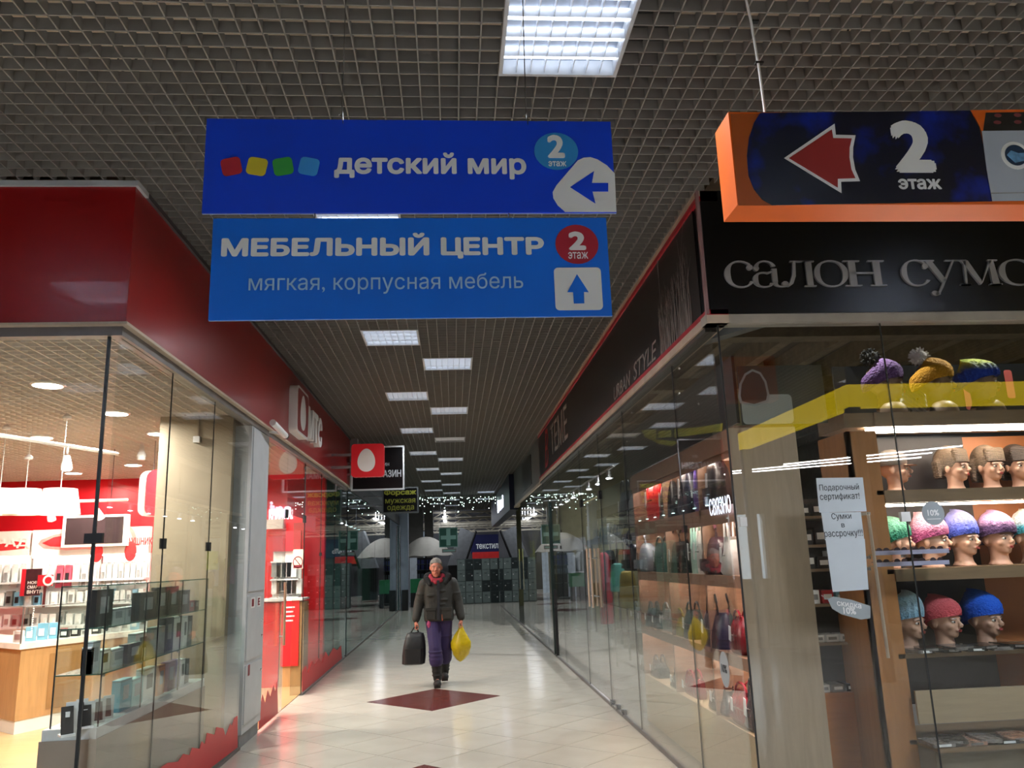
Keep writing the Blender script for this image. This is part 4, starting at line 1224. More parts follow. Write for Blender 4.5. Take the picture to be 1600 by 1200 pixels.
# wall units
yw = 13.1
m_post = M('backlit poster', '#f0e4da', .5, emit=.05, ecol='#ffeede', var=.03)
m_slat = M('white slat panel', '#f2efe9', .5, emit=.05, ecol='#fff4e6', var=.02)
m_pr = M('poster red print', '#c92a30', .5, emit=.1, ecol='#ff5048', var=.35, vs=9)
m_prl = M('poster pale red print', '#d98a80', .5, emit=.25, ecol='#ffb0a0', var=.3, vs=9)
def Y(px, py): p = aty(px, py, yw); return p.x, p.z
units = [('white wall rack cut by the left picture edge, red splash on its light box', -60, 50, 833, 868), ('white wall rack with an orange burst on its light box', 58, 158, 829, 867), ('white wall rack with a drawn headphone on its light box', 166, 236, 825, 864)]
U = []
for k, (lb, a, b, t0, b0) in enumerate(units):
    x0, z1 = Y(a, t0); x1, z0 = Y(b, b0)
    t = thing('wall_rack', lb, 'shelving', ((x0 + x1) / 2, yw, 0), group='wall racks of the left shop')
    MB().box(x0, x1, yw - .12, yw, z0, z1).build('light_box', m_post, t)
    MB().box(x0, x1, yw - .03, yw + .05, .5, z0).build('slat_panel', m_slat, t)
    for z in (1.55, 1.2, .9): MB().box(x0, x1, yw - .25, yw - .02, z - .03, z).build('shelf', m_white, t)
    MB().box(x0, x1, yw - .35, yw + .05, 0.02, .5).build('base_cabinet', m_white, t)
    MB().box(x0 + .02, x1 - .02, yw - .11, yw - .08, z0 - .02, z0 - .002).build('led_strip', m_dl, t)
    yp = yw - .1215
    def S2(name, pts, m, off=0.):
        P = [Y(*p) for p in pts]
        ar = sum(P[i][0] * P[(i + 1) % len(P)][1] - P[(i + 1) % len(P)][0] * P[i][1] for i in range(len(P)))
        flat(name, P if ar > 0 else P[::-1], m, t, (0, yp - off, 0), XA, ZA)
    if k == 0: S2('splash_print', [(-55, 856), (-20, 848), (20, 850), (30, 846), (46, 848), (45, 857), (20, 860), (-10, 862), (-50, 864)], m_pr); text('lettering', 'РАД', m_post, t, (Y(-1, 859)[0], yp - .004, Y(0, 858)[1]), XA, ZA, .5, .16, .03)
    if k == 1:
        S2('burst_print', [(66, 850), (70, 844), (90, 836), (120, 831), (152, 829), (155, 834), (157, 860), (140, 858), (110, 860), (75, 857)], m_prl); S2('burst_core', [(72, 849), (90, 840), (112, 836), (112, 855), (85, 854)], m_pr, .003)
        x, z = Y(107, 856); MB().box(x, x + .95, yw - .25, yw - .13, z, z + .58 * .82).build('screen_frame', m_post, t)
        MB().box(x + .05, x + .9, yw - .256, yw - .251, z + .04, z + .44).build('screen', M('dark screen', '#3a2d2e', .2), t)
    if k == 2:
        x, z = Y(184, 848)
        o = [(x + .33 * math.cos(q), z + .33 * math.sin(q)) for q in [PI * j / 12 for j in range(-2, 15)]]; i_ = [(x + .27 * math.cos(q), z + .27 * math.sin(q)) for q in [PI * j / 12 for j in range(14, -3, -1)]]
        n_ = len(o); mbx = MB()
        for j in range(n_ - 1):
            a_, b_, c_, d_ = o[j], o[j + 1], i_[n_ - 2 - j], i_[n_ - 1 - j]
            mbx.add([(p[0], yp - .002, p[1]) for p in (a_, b_, c_, d_)], [(0, 1, 2, 3)])
        mbx.build('headband_print', m_prl, t)
        for s_ in (-1, 1): flat('ear_print', circ(x + s_ * .25, z - .14, .09, .15), m_pr, t, (0, yp - .004, 0), XA, ZA)
        text('lettering', 'НАУШНИКИ', m_pr, t, (Y(197, 853)[0], yp - .001, Y(197, 853)[1]), XA, ZA, .5, .12, .04)
    U.append((x0, x1, z0))
# packs on the racks
m_pk = {'white': M('white blister pack', '#e9e6e2', .4, emit=.02, var=.03), 'pink': M('pink blister pack', '#d8596c', .4, emit=.1), 'grey': M('grey blister pack', '#8d8a88', .4), 'black': M('black blister pack', '#1d1c1e', .4), 'red': M('red pack', '#c01f2c', .4), 'blue': M('pale blue pack', '#7fb3cc', .4)}
rp_ = random.Random(11)
for k, (x0, x1, z0) in enumerate(U):
    un = ('left', 'middle', 'right')[k]
    for r, (z, hgt, hook) in enumerate(((z0 - .52, .38, 1), (1.2, .22, 0), (.9, .2, 0))):
        n = 8 if k else 9
        for j in range(n):
            cx_ = x0 + (j + .5) * (x1 - x0) / n; w = (x1 - x0) / n * .38
            if aty(0, 900, yw).x > cx_ + .2: continue
            col = rp_.choice(['white', 'white', 'white', 'grey' if r else 'white', 'blue' if r == 1 else 'white'])
            if k == 1 and r == 0 and j in (3, 4): col = 'pink'
            if k == 1 and r == 0 and j in (0, 1): continue
            h2 = hgt * rp_.uniform(.75, 1)
            zz = z + (hgt - h2 if hook else 0)
            o = thing('blister_pack', '%s pack on the %s %s of the %s lit wall rack, %s from left' % (col, ('top', 'middle', 'lower')[r], ('hooks', 'shelf', 'shelf')[r], un, ORD[j]), 'package', (cx_, yw - .1, zz), group='accessory packs on the wall racks')
            MB().box(cx_ - w, cx_ + w, yw - (.2 if not hook else .1), yw - (.1 if not hook else .05), zz, zz + h2).build('card', m_pk[col], o)
            MB().box(cx_ - w * .5, cx_ + w * .5, yw - (.22 if not hook else .125), yw - (.2 if not hook else .1), zz + h2 * .2, zz + h2 * .65).build('product', m_pk['grey' if col == 'white' and (j + r) % 3 == 0 else 'white' if col == 'white' else 'black'], o)
            if hook: MB().tube([(cx_, yw - .03, zz + h2 + .01), (cx_, yw - .16, zz + h2 + .01)], .006, 5).build('hook', m_steel, o)
x0, z1 = Y(54, 889); x1, z0 = Y(80, 929)
t = thing('poster', 'dark red and black poster standing between the left shop wall racks', 'poster', ((x0 + x1) / 2, yw - .35, z0))
MB().box(x0, x1, yw - .36, yw - .33, z0, z1).build('board', M('dark poster print', '#3b1c20', .4, var=.4, vs=12), t)
MB().box(x0, x0 + .06, yw - .364, yw - .36, z0, z1).build('red_margin', m_pk['red'], t)
for j, w_ in enumerate(('НОВЫЙ', 'СМАРТФОН', 'ВНУТРИ')): text('lettering', w_, m_post, t, (x0 + .1, yw - .363, z1 - .22 - j * .07), XA, ZA, (.24, .3, .26)[j], .05, .01)
x0, z1 = Y(80, 898); x1, z0 = Y(101, 914)
t = thing('shelf_sign', 'small red sign with a white ring beside the dark poster', 'sign', ((x0 + x1) / 2, yw - .4, z0))
MB().box(x0, x1, yw - .4, yw - .38, z0, z1).build('board', m_pk['red'], t)
flat('ring', circ((x0 + x1) / 2 + .05, (z0 + z1) / 2, .08), m_post, t, (0, yw - .401, 0), XA, ZA)
flat('ring_hole', circ((x0 + x1) / 2 + .05, (z0 + z1) / 2, .05), m_pk['red'], t, (0, yw - .404, 0), XA, ZA)
MB().box((x0 + x1) / 2 - .02, (x0 + x1) / 2 + .02, yw - .38, yw - .3, 1.17, z0 + .05).build('stand', m_steel, t)
# hanging egg panel, LED strip
x0, z1 = G(219, 736, 9.4); x1, z0 = G(252, 806, 9.4)
t = thing('shop_sign', 'rounded white and red panel hanging beside the beige column', 'sign', ((x0 + x1) / 2, 9.4, z0))
YZ = Matrix(((1, 0, 0, 0), (0, 0, 1, 0), (0, 1, 0, 0), (0, 0, 0, 1)))
MB(YZ).prism(rrect(x0, z0, x1 + .05, z1, .09), 9.4, 9.5).build('body', M('warm white panel', '#d9cdc3', .4, emit=.1), t)
MB(YZ).prism(rrect(x0 + .1, z0 + .0, x1 + .12, z1 + .0, .09), 9.33, 9.398).build('face', m_pk['red'], t)
MB().tube([((x0 + x1) / 2, 9.45, z1), ((x0 + x1) / 2, 9.45, 3.1)], .006, 6).build('rod', m_steel, t)
a = aty(247, 772, 9.6); b = aty(240, 990, 9.6)
t = thing('led_column', 'thin vertical strip of bright points beside the beige column', 'lamp', (a.x, 9.6, b.z))
MB().box(a.x - .03, a.x + .01, 9.6, 9.66, 0, a.z).build('profile', m_steel, t)
mb = MB()
for k in range(60): mb.box(a.x - .018, a.x - .0, 9.592, 9.6, b.z + (a.z - b.z) * k / 60, b.z + (a.z - b.z) * (k + .55) / 60)
tag(mb.build('led', m_dl, t), kind='stuff')
# small sensors on the ceiling
t = thing('ceiling_sensor', 'small white cylinder sensor under the left shop ceiling', 'sensor', (atz(221, 712, 2.95).x, 0, 2.9)); p = atz(221, 712, 2.95); t.location = (p.x, p.y, 2.9)
MB().lathe([(.04, 0), (.05, .05), (.03, .12), (.015, .2)], (p.x, p.y, 2.9), 12).build('body', m_white, t)
p = aty(308, 687, 7.94)
t = thing('wall_socket', 'small white box with cable on the front of the beige column', 'socket', (p.x, 7.94, p.z))
MB().box(p.x - .03, p.x + .03, 7.91, 7.949, p.z - .03, p.z + .03).build('box', m_white, t)
MB().box(p.x + .0, p.x + .012, 7.935, 7.949, p.z + .03, 3.1).build('conduit', M('beige conduit', '#8d8069', .5), t)
# counter
m_cw = wood('light oak counter', '#b98f5e', .82, 3, .45, (9, 9, 1))
K = Vector((-4.61, 9.28)); R1 = Vector((-3.55, 11.4)); L1 = Vector((-6.6, 11.1)); B1 = Vector((-5.5, 13.0) )
t = thing('sales_counter', 'light oak sales counter with white top and white plinth in the left shop', 'counter', (-5, 11, 0))
def inset(pts, d):
    c = sum((Vector(p) for p in pts), Vector((0, 0))) / len(pts)
    return [tuple(Vector(p) + (c - Vector(p)).normalized() * d) for p in pts]
pp = [tuple(K), tuple(R1), (-4.2, 11.8), (-5.0, 10.3), (-6.2, 11.5), tuple(L1)]
MB().prism(pp, .14, .86).build('body', m_cw, t)
MB().prism([tuple(Vector(p) + Vector((0, .01))) for p in pp], 0.008, .14).build('plinth', m_white, t)
MB().prism([(p[0], p[1] - .03) for p in pp], .86, .92).build('top', M('warm white worktop', '#e6ded4', .3), t)
d = (R1 - K).normalized(); nrm = Vector((d.y, -d.x))
rc = [K + d * .35 + nrm * .004, K + d * 1.9 + nrm * .004]
MB().add([(rc[0].x, rc[0].y, .2), (rc[1].x, rc[1].y, .2), (rc[1].x, rc[1].y, .78), (rc[0].x, rc[0].y, .78)], [(0, 1, 2, 3)]).build('recess_panel', wood('darker oak recess', '#9c7446', .85, 3, .45, (9, 9, 1)), t)
e = MB()
for q in (K, L1): e.box(q.x - .006, q.x + .006, q.y - .03, q.y - .018, .92, 1.3)
e.build('glass_post', m_gtrim, t)
def wallquad(a, b, z0, z1, nm, m, par): MB().add([(a.x, a.y, z0), (b.x, b.y, z0), (b.x, b.y, z1), (a.x, a.y, z1)] + [(a.x, a.y + .008, z0), (b.x, b.y + .008, z0), (b.x, b.y + .008, z1), (a.x, a.y + .008, z1)], [(0, 1, 2, 3), (7, 6, 5, 4), (3, 2, 6, 7), (0, 4, 5, 1), (1, 5, 6, 2), (4, 0, 3, 7)]).build(nm, m, par)
wallquad(K, R1, .92, 1.3, 'glass_front', m_glass, t); wallquad(L1, K, .92, 1.3, 'glass_side', m_glass, t)
for a_, b_ in ((K, R1), (L1, K)): MB().tube([(a_.x, a_.y, 1.3), (b_.x, b_.y, 1.3)], .006, 4).build('glass_rim', m_gtrim, t)
rq = random.Random(21)
for k in range(16):
    u = (k + .5) / 16; q = K + (R1 - K) * u * .96 + Vector((-.16, .12)); z = .92
    c = rq.choice(['white', 'white', 'grey', 'blue', 'black']); h_ = rq.uniform(.07, .2)
    o = thing('boxed_accessory', '%s small box in the glass top of the oak counter, %s from its near corner' % (c, ORD[k]), 'package', (q.x, q.y, z), group='small boxes in the counter glass case')
    MB().box(q.x - .045, q.x + .045, q.y - .03, q.y + .03, z, z + h_).build('carton', m_pk[c], o)
    MB().box(q.x - .03, q.x + .03, q.y - .034, q.y - .03, z + h_ * .25, z + h_ * .7).build('label_patch', m_pk['grey' if c == 'white' else 'white'], o)

# glass showcase behind the side panes
t = thing('glass_showcase', 'glass showcase with three shelves on a grey brown plinth in the left shop', 'showcase', (-2.42, 6.7, 0))
sx0, sx1, sy0, sy1 = -2.56, -2.27, 5.6, 7.8
MB().box(sx0 - .04, sx1 + .02, sy0 - .05, sy1, .008, .6).build('plinth', M('grey brown plinth', '#7d7065', .5, var=.06), t)
MB().box(sx0 - .03, sx1 + .01, sy0 - .04, sy1, .6, .665).build('plinth_top', M('silvery deck', '#b9bcbd', .35), t)
m_shg = glass('shelf glass', (.80, .93, .89))
for z in (1.27, .985): MB().box(sx0, sx1, sy0, sy1, z - .008, z).build('shelf', m_shg, t)
MB().box(sx0, sx1, sy0, sy1, 1.53, 1.54).build('top_glass', m_shg, t)
MB().box(sx1, sx1 + .005, sy0, sy1, .67, 1.53).build('side_glass', m_glass_l, t)
MB().box(sx0 - .005, sx0, sy0, sy1, .67, 1.53).build('back_glass', m_glass_l, t)
MB().box(sx0, sx1, sy0 - .005, sy0, .67, 1.53).build('end_glass', m_glass_l, t)
m_gedge = M('green glass edge', '#2f5a50', .3)
for z in (1.27, .985, 1.54):
    e = MB(); e.box(sx0, sx1, sy0 - .003, sy0 + .0, z - .008, z); e.box(sx1 - .001, sx1 + .003, sy0, sy1, z - .008, z); e.build('glass_edge', m_gedge, t)
for (a, b) in ((sx0, sy0), (sx1, sy0), (sx0, sy1), (sx1, sy1), (sx1, 6.3), (sx1, 7.1)): MB().box(a - .004, a + .004, b - .004, b + .004, .66, 1.54).build('seam', m_seam, t)
for z in (1.255, .97):
    for b in (5.65, 6.3, 7.1): MB().ell((sx1 - .01, b, z), .013, 8, 6).build('shelf_pin', m_steel, t)
cols = {'charcoal': '#302e30', 'light grey': '#c0c6c9', 'mid grey': '#8d9396', 'black': '#121214', 'white': '#eeeeec', 'red': '#9d3a34', 'navy': '#2c3a52', 'teal': '#1c8fa5', 'pale teal': '#7fb9c0', 'orange': '#c9855c', 'mauve': '#8a6273', 'purple': '#5a3c86', 'dark brown': '#3a3030'}
def crp(a, b): return a / 4., 900 + b / 4.
SHOW = {1.27: ('top', [('charcoal', 545, 690, 85, .1), ('light grey', 695, 770, 200, .12), ('light grey', 775, 840, 190, .12), ('light grey', 845, 905, 175, .12), ('charcoal', 860, 965, 100, .02), ('charcoal', 975, 1030, 70, .08), ('black', 1042, 1100, 65, .08), ('dark brown', 1112, 1172, 88, .08), ('red', 1172, 1204, 152, .08), ('dark brown', 1208, 1232, 152, .08)]),
        .985: ('middle', [('white', 400, 470, 470, .1), ('white', 480, 555, 465, .1), ('light grey', 565, 632, 402, .1), ('white', 640, 696, 450, .1), ('light grey', 702, 798, 442, .1), ('black', 803, 893, 412, .05), ('white', 850, 948, 345, .18), ('mid grey', 962, 1028, 312, .08), ('navy', 1032, 1080, 258, .08), ('white', 1086, 1138, 250, .08), ('white', 1142, 1166, 248, .08), ('dark brown', 1168, 1196, 246, .08)]),
        .665: ('bottom', [('black', 474, 524, 790, .04), ('black', 541, 578, 770, .1), ('black', 582, 628, 783, .04), ('black', 642, 700, 765, .05), ('black', 703, 740, 745, .06), ('teal', 775, 842, 628, .1), ('pale teal', 846, 910, 622, .1), ('white', 915, 985, 560, .1), ('orange', 1003, 1042, 545, .08), ('mauve', 1060, 1106, 522, .08), ('purple', 1110, 1134, 512, .08), ('white', 1138, 1164, 508, .08), ('dark brown', 1168, 1190, 508, .08)])}
for zs, (sn, items) in SHOW.items():
    for j, (c, a, b, tp, back) in enumerate(items):
        xx = sx1 - .04 - back * .6
        pa = atx(a / 4., 900, xx); pb = atx(b / 4., 900, xx); ym = (pa.y + pb.y) / 2
        zt_ = atx((a + b) / 8., 900 + tp / 4., xx).z
        y0, y1 = max(min(pa.y, pb.y), sy0 + .01), min(max(pa.y, pb.y), sy1 - .01)
        phone = sn == 'bottom' and c == 'black'
        if y1 - y0 < .02: y0, y1 = y0 - .02, y0 + .02
        zt_ = min(zt_, zs + .26); zt_ = max(zt_, zs + .06)
        nm = 'phone_stand' if phone else 'boxed_device'
        o = thing(nm, ('%s display phone on a white stand' if phone else '%s device box') % c + ' on the %s showcase shelf, %s from the left' % (sn, ORD[j]), 'phone' if phone else 'package', (xx, ym, zs), group='devices in the glass showcase')
        mt = M('carton ' + c, cols[c], .4, var=.08)
        if phone:
            ym2 = ym; hh = zt_ - zs
            MB(Matrix.Translation((xx, ym2, zs)) @ Matrix.Rotation(math.radians(38), 4, 'Z') @ Matrix.Rotation(math.radians(-14), 4, 'X')).rbox(-.035, .035, -.006, .006, .01, hh, .004).build('phone', mt, o)
            MB(Matrix.Translation((xx, ym2, zs)) @ Matrix.Rotation(math.radians(38), 4, 'Z')).box(-.04, .04, -.03, .05, 0, .012).build('stand_base', m_white, o)
            MB(Matrix.Translation((xx, ym2, zs)) @ Matrix.Rotation(math.radians(38), 4, 'Z')).box(-.012, .012, .02, .03, .012, hh * .8).build('stand_back', m_white, o)
            MB(Matrix.Translation((xx - .01, ym2 + .06, zs)) @ Matrix.Rotation(math.radians(38), 4, 'Z')).box(-.035, .035, -.002, .002, 0, hh * 1.1).build('price_card', m_white, o)
        else:
            dd = .06
            MB().box(xx - dd / 2, xx + dd / 2, y0, y1, zs, zt_).build('carton', mt, o)
            MB().box(xx + dd / 2, xx + dd / 2 + .0015, y0 + (y1 - y0) * .25, y0 + (y1 - y0) * .75, zs + (zt_ - zs) * .35, zs + (zt_ - zs) * .8).build('label_patch', M('carton mid grey', cols['mid grey'], .4) if c != 'white' else M('carton charcoal', cols['charcoal'], .4), o)
            MB().box(xx - dd / 2 - .001, xx + dd / 2 + .001, y0 - .001, y1 + .001, zt_ - .012, zt_ - .009).build('lid_line', m_seam, o)

# red flame decals at the foot of the side panes
m_dec = M('red decal film', '#c01824', .4, var=.03)
def decal(lb, x, pts, par=None):
    P = [(max(atx(px, py, x).y, 0), max(.03, atx(px, py, x).z)) for px, py in pts]
    ar = sum(P[i][0] * P[(i + 1) % len(P)][1] - P[(i + 1) % len(P)][0] * P[i][1] for i in range(len(P)))
    return flat('jagged_decal', P if ar > 0 else P[::-1], m_dec, par, (x, 0, 0), YA, ZA, .0015)
X_ = XL + .006
decal('', X_, [(371, 1171), (371, 1118), (366, 1122), (362, 1134), (360, 1130), (352, 1150), (349, 1138), (338, 1136), (335, 1148), (323, 1145), (320, 1163), (315, 1158), (312, 1170), (300, 1168), (296, 1180), (286, 1178), (278, 1190), (262, 1192), (250, 1200), (245, 1215), (300, 1222)], w2)
decal('', X_, [(404, 1146), (404, 1090), (407, 1100), (410, 1085), (414, 1098), (418, 1078), (422, 1088), (427, 1070), (430, 1080), (433, 1062), (434, 1118)], w3)
decal('', X_, [(472, 1088), (472, 1050), (478, 1040), (481, 1052), (488, 1032), (492, 1040), (498, 1028), (503, 1036), (509, 1018), (513, 1026), (521, 1012), (527, 1016), (533, 1008), (534, 1034)], w3)
# inner partition behind the far side panes, with red bands
pt = struct('wall_inner')
xi = -2.42
def yy(px): return atx(px, 900, xi).y
MB().box(xi - .08, xi, yy(474), 15.3, 0, 3.1).build('wall_panel', M('beige inner panel', '#a39683', .5, var=.05), pt)
m_pinkred = M('dull red panel', '#a9202e', .5, var=.06)
MB().box(xi, xi + .012, yy(493), yy(519), 0, 3.0).build('red_band', m_pinkred, pt)
MB().box(xi, xi + .012, yy(474), yy(480), 0, 3.0).build('red_band', m_pinkred, pt)
MB().box(xi + .012, xi + .03, yy(495), yy(517), 1.0, 1.4).build('notice_panel', M('bright notice', '#c9131d', .4), pt)
# things seen through the doorway
x0, z1 = G(441, 939, 11.9); x1, z0 = G(466, 1040, 11.9)
t = thing('promo_counter', 'bright red promotion panel on a beige counter end inside the doorway', 'counter', ((x0 + x1) / 2, 11.9, 0))
MB().box(x0 - .02, x1 + .06, 11.91, 12.3, 0.008, z1 - .02).build('body', m_cw, t)
MB().box(x0, x1, 11.88, 11.905, z0, z1).build('red_panel', M('red sticker with added glow', '#d8141f', .4, emit=.25, var=0), t)  # plain red sticker, emission puts the brightness into its colour
for j in range(4): MB().box(x0 + .04, x0 + .18 - .02 * (j % 2), 11.875, 11.879, z1 - .1 - j * .06, z1 - .08 - j * .06).build('text_line', m_white, t)
MB().box(x0 - .5, x1 + .06, 11.85, 12.35, z1, z1 + .03).build('top', m_white, t)
MB().box(x0 - .5, x0 - .03, 11.9, 12.3, 0.008, z1 - .02).build('red_body', M('bright red wall', ''), t)
for k in range(9):
    px = 432 + (k % 5) * 8; py = 915 - (k // 5) * 26
    p = aty(px, py, 12.6)
    o = thing('boxed_accessory', '%s box on the lit rack inside the doorway, %s of nine' % (('white', 'grey')[k % 2], ORD[k]), 'package', (p.x, 12.6, p.z - .1), group='boxes on the lit rack inside the doorway')
    MB().box(p.x - .07, p.x + .07, 12.58, 12.66, p.z - .12, p.z + .1).build('carton', m_pk['white' if k % 2 == 0 else 'grey'], o)
x0, z1 = G(428, 862, 12.7); x1, z0 = G(470, 930, 12.7)
t = thing('wall_rack', 'lit white rack behind the red doorway panel', 'shelving', ((x0 + x1) / 2, 12.7, 0))
MB().box(x0, x1, 12.68, 12.75, 0, z1).build('slat_panel', m_slat, t)
for z in (z0, z0 + .26, z0 + .52): MB().box(x0, x1, 12.5, 12.68, z - .03, z - .01).build('shelf', m_white, t)
MB().box(x0, x1, 12.6, 12.68, z1, z1 + .3).build('header', m_pk['red'], t)
t = thing('wall_lettering', 'glowing white lettering high on the red wall seen through the doorway', 'sign', (-2.7, 13.2, 2.2))
m_lw = M('glowing white letters', '#ffffff', .5, emit=1.6, ecol='#ffe9f2', var=0)
x0, z1 = G(421, 796, 13.2); x1, z0 = G(458, 811, 13.2)
text('lettering', 'КНИЖКА?', m_lw, t, (x0, 13.2, z0), XA, ZA, x1 - x0, z1 - z0, .03, .03)
x0, z1 = G(411, 812, 13.0); x1, z0 = G(442, 826, 13.0)
MB().box(x0, x1, 13.0, 13.1, z0, z1).build('light_box', m_post, t)
# no smoking panel at the door edge
x0, z1 = G(459, 817, 11.1); x1, z0 = G(474, 858, 11.1)
t = thing('door_sticker', 'pale no smoking notice on the white door edge panel', 'sign', ((x0 + x1) / 2, 11.1, z0))
MB().box(x0, x1, 11.1, 11.12, 0.01, z1).build('backing_panel', glass('milky pane', (.8, .84, .84)), t)
xa, za = G(459, 889, 11.1)
flat('notice', rrect(x0, za, x1, z0, .01), M('notice paper', '#d8c4b4', .5), t, (0, 11.098, 0), XA, ZA)
cx_, cz_ = (x0 + x1) / 2, z0 - .17
mbx = MB()
for j in range(24):
    a, b = 2 * PI * j / 24, 2 * PI * (j + 1) / 24
    mbx.add([(cx_ + r * .08 / .08 * math.cos(q), 11.094, cz_ + r * 1.2 * math.sin(q)) for r, q in ((.066, a), (.066, b), (.055, b), (.055, a))], [(0, 1, 2, 3)])
mbx.build('prohibition_ring', m_stk, t)
MB().tube([(cx_ - .045, 11.094, cz_ + .055), (cx_ + .045, 11.094, cz_ - .055)], .005, 4).build('prohibition_bar', m_stk, t)
MB().box(x0 + .01, x1 - .01, 11.094, 11.097, za + .01, za + .05).build('caption_strip', m_stk, t)
# teal glass shop beyond: pale green column, dark clothes
t = thing('display_column', 'pale green upright panel behind the sea green glass', 'panel', (-2.5, 22, 0))
p = atx(572, 900, -2.3)
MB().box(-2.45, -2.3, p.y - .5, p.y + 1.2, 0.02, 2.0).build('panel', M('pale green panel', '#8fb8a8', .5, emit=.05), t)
MB().box(-2.5, -2.25, p.y - .5, p.y + 1.2, 0.0, .12).build('foot', m_blk, t)
def coat(lb, x, y, zt, L, w, col, d=.1, rot=0.0, sleeve=.55, hanger=True, group=None, cat='clothes'):
    T = Matrix.Translation((x, y, zt)) @ Matrix.Rotation(rot, 4, 'Z')
    t = thing('hanging_coat', lb, cat, (x, y, zt - L), group=group)
    rings = []
    for u, ww, dd in ((1, .62, 1.05), (.8, .58, 1.1), (.5, .5, 1.0), (.3, .48, .95), (.12, .5, .85), (.05, .46, .7), (.015, .3, .5), (0, .12, .3)):
        rings.append([(w * ww * math.cos(2 * PI * i / 18) * (1 + .05 * math.sin(5 * i + 9 * u) * u), d * dd * math.sin(2 * PI * i / 18) * (1 + .18 * math.sin(7 * i) * u), -L * u) for i in range(18)])
    m = M('cloth ' + col, col, .8, var=.18, vs=7, bump=.3, bs=40)
    MB(T).loft(rings).build('body', m, t, True)
    if sleeve:
        for s_ in (-1, 1): MB(T).tube([(s_ * w * .4, 0, -.05 * L), (s_ * w * .56, 0, -.18 * L), (s_ * w * .62, -.02, -L * sleeve)], [d * .55, d * .6, d * .4], 10).build('sleeve', m, t, True)
    if hanger: MB(T).tube([(0, 0, -.01), (0, 0, max(1.88 - zt, .05))], .006, 6).build('hanger_hook', m_steel, t)
    return t
for k, (px, zt, L, col, lb) in enumerate(((545, 1.75, .9, '#3a4643', 'dark grey green jacket hanging behind the sea green glass, leftmost'), (556, 1.7, .8, '#2c3436', 'dark slate jacket hanging behind the sea green glass'), (563, 1.8, .5, '#7c8f3c', 'yellow green garment high behind the sea green glass'), (588, 1.7, 1.0, '#4b5a55', 'grey green coat right of the pale green panel'), (598, 1.65, .8, '#4a3038', 'dark plum coat right of the pale green panel'), (608, 1.6, .7, '#26282c', 'black coat near the corridor end, behind glass'))):
    p = atx(px, 900, -2.8); coat(lb, -2.9, p.y, zt, L, .5, col, .14, PI / 2 + .3, group='coats in the sea green glass shop')
o = MB().tube([(-2.9, 15.8, 1.86), (-2.9, 30, 1.86)], .015, 6).build('clothes_rail', m_steel)
for k in range(4): MB().tube([(-2.9, 16 + k * 4.6, 0.008), (-2.9, 16 + k * 4.6, 1.86)], .015, 6).build('rail_post', m_steel, o)
tag(bpy.data.objects['clothes_rail'], 'thin steel clothes rail behind the sea green glass', 'rail')
# track spots along both shops, bright dashes in the distance
m_sp = M('bright spot lens', '#ffffff', .5, emit=14, ecol='#f1f5ff', var=0)
def spotline(x, z, y0, y1, n, side):
    t = thing('track_light', 'long track rail of bright spotlights inside the %s shops' % side, 'lamp', (x, (y0 + y1) / 2, z))
    MB().box(x - .015, x + .015, y0, y1, z, z + .03).build('rail', m_white, t)
    for u in (0.02, .5, .98): MB().box(x - .004, x + .004, y0 + (y1 - y0) * u - .004, y0 + (y1 - y0) * u + .004, z + .03, 4.0 if side == 'left' else 4.3).build('suspension_wire', m_blk, t)
    for k in range(n):
        y = y0 + (y1 - y0) * (k + .5) / n
        h_ = MB().tube([(x, y, z - .01), (x, y - .03, z - .13)], .035, 10).build('spot_head', m_white, t)
        MB().tube([(x, y - .03, z - .131), (x, y - .031, z - .136)], .045, 10).build('spot_lens', m_sp, h_)
spotline(2.55, 3.0, 12.5, 29.5, 17, 'right'); spotline(-3.3, 3.0, 16, 29.5, 12, 'left')
for yy in (10.8, 13.6, 16.5, 19.5): spot_light('right_shop_fill', (2.9, yy, 4.05), 420, (.97, .97, 1))  # added fill spots without fittings, brighten the garments
for yy in (17.5, 21, 24.5, 28): spot_light('green_shop_fill', (-4, yy, 3.7), 110, (.85, 1, .97))  # added fill spots without fittings behind the sea green glass
# ================================================================ RIGHT SHOP: bag shelving along the side pane
m_rw_ = wood('red brown shelf board', '#8a6853', .8, 3, .4, (1, 10, 10))
m_bk = M('pale pink brown shelf back', '#e0d0c0', .6, var=.05)
m_endp = wood('brown beige end board', '#a8917a', .85, 3, .5, (10, 10, 1))
m_base = wood('beige base board', '#a48f72', .88, 3, .5, (1, 10, 10))
m_ledw = M('warm shelf led', '#ffffff', .5, emit=45, ecol='#ffefe0', var=0)
bx0, bx1, by0, by1 = 1.90, 2.31, 5.2, 8.4
DIV = [5.2, 6.12, 7.2, 8.4]
SZ = [.45, .92, 1.45, 1.93]
t = thing('bag_shelving', 'lit wooden shelving of handbags along the side pane of the right shop', 'shelving', (2.1, 6.8, 0))
MB().box(bx0, bx1, by0 + .02, by1, 0.008, .45).build('base', m_base, t)
MB().box(bx1 - .02, bx1, by0 + .02, by1, .45, 2.42).build('back_panel', m_bk, t)
MB().box(bx0 - .05, bx1, by0 - .02, by0 + .02, 0.008, 2.42).build('end_panel', m_endp, t)
for d in DIV[1:]: MB().box(bx0, bx1 - .02, d - .015, d + .015, .45, 2.31).build('divider', m_rw_, t)
for z in SZ[1:]: MB().box(bx0, bx1 - .02, by0 + .02, by1, z - .03 if z < 1.9 else z - .07, z).build('shelf', m_rw_, t)
MB().box(bx0 - .02, bx0 + .02, by0 + .02, by1, 2.29, 2.42).build('header', m_rw_, t)
MB().box(bx0, bx1, by0, by1, 2.42, 2.44).build('top', m_rw_, t)
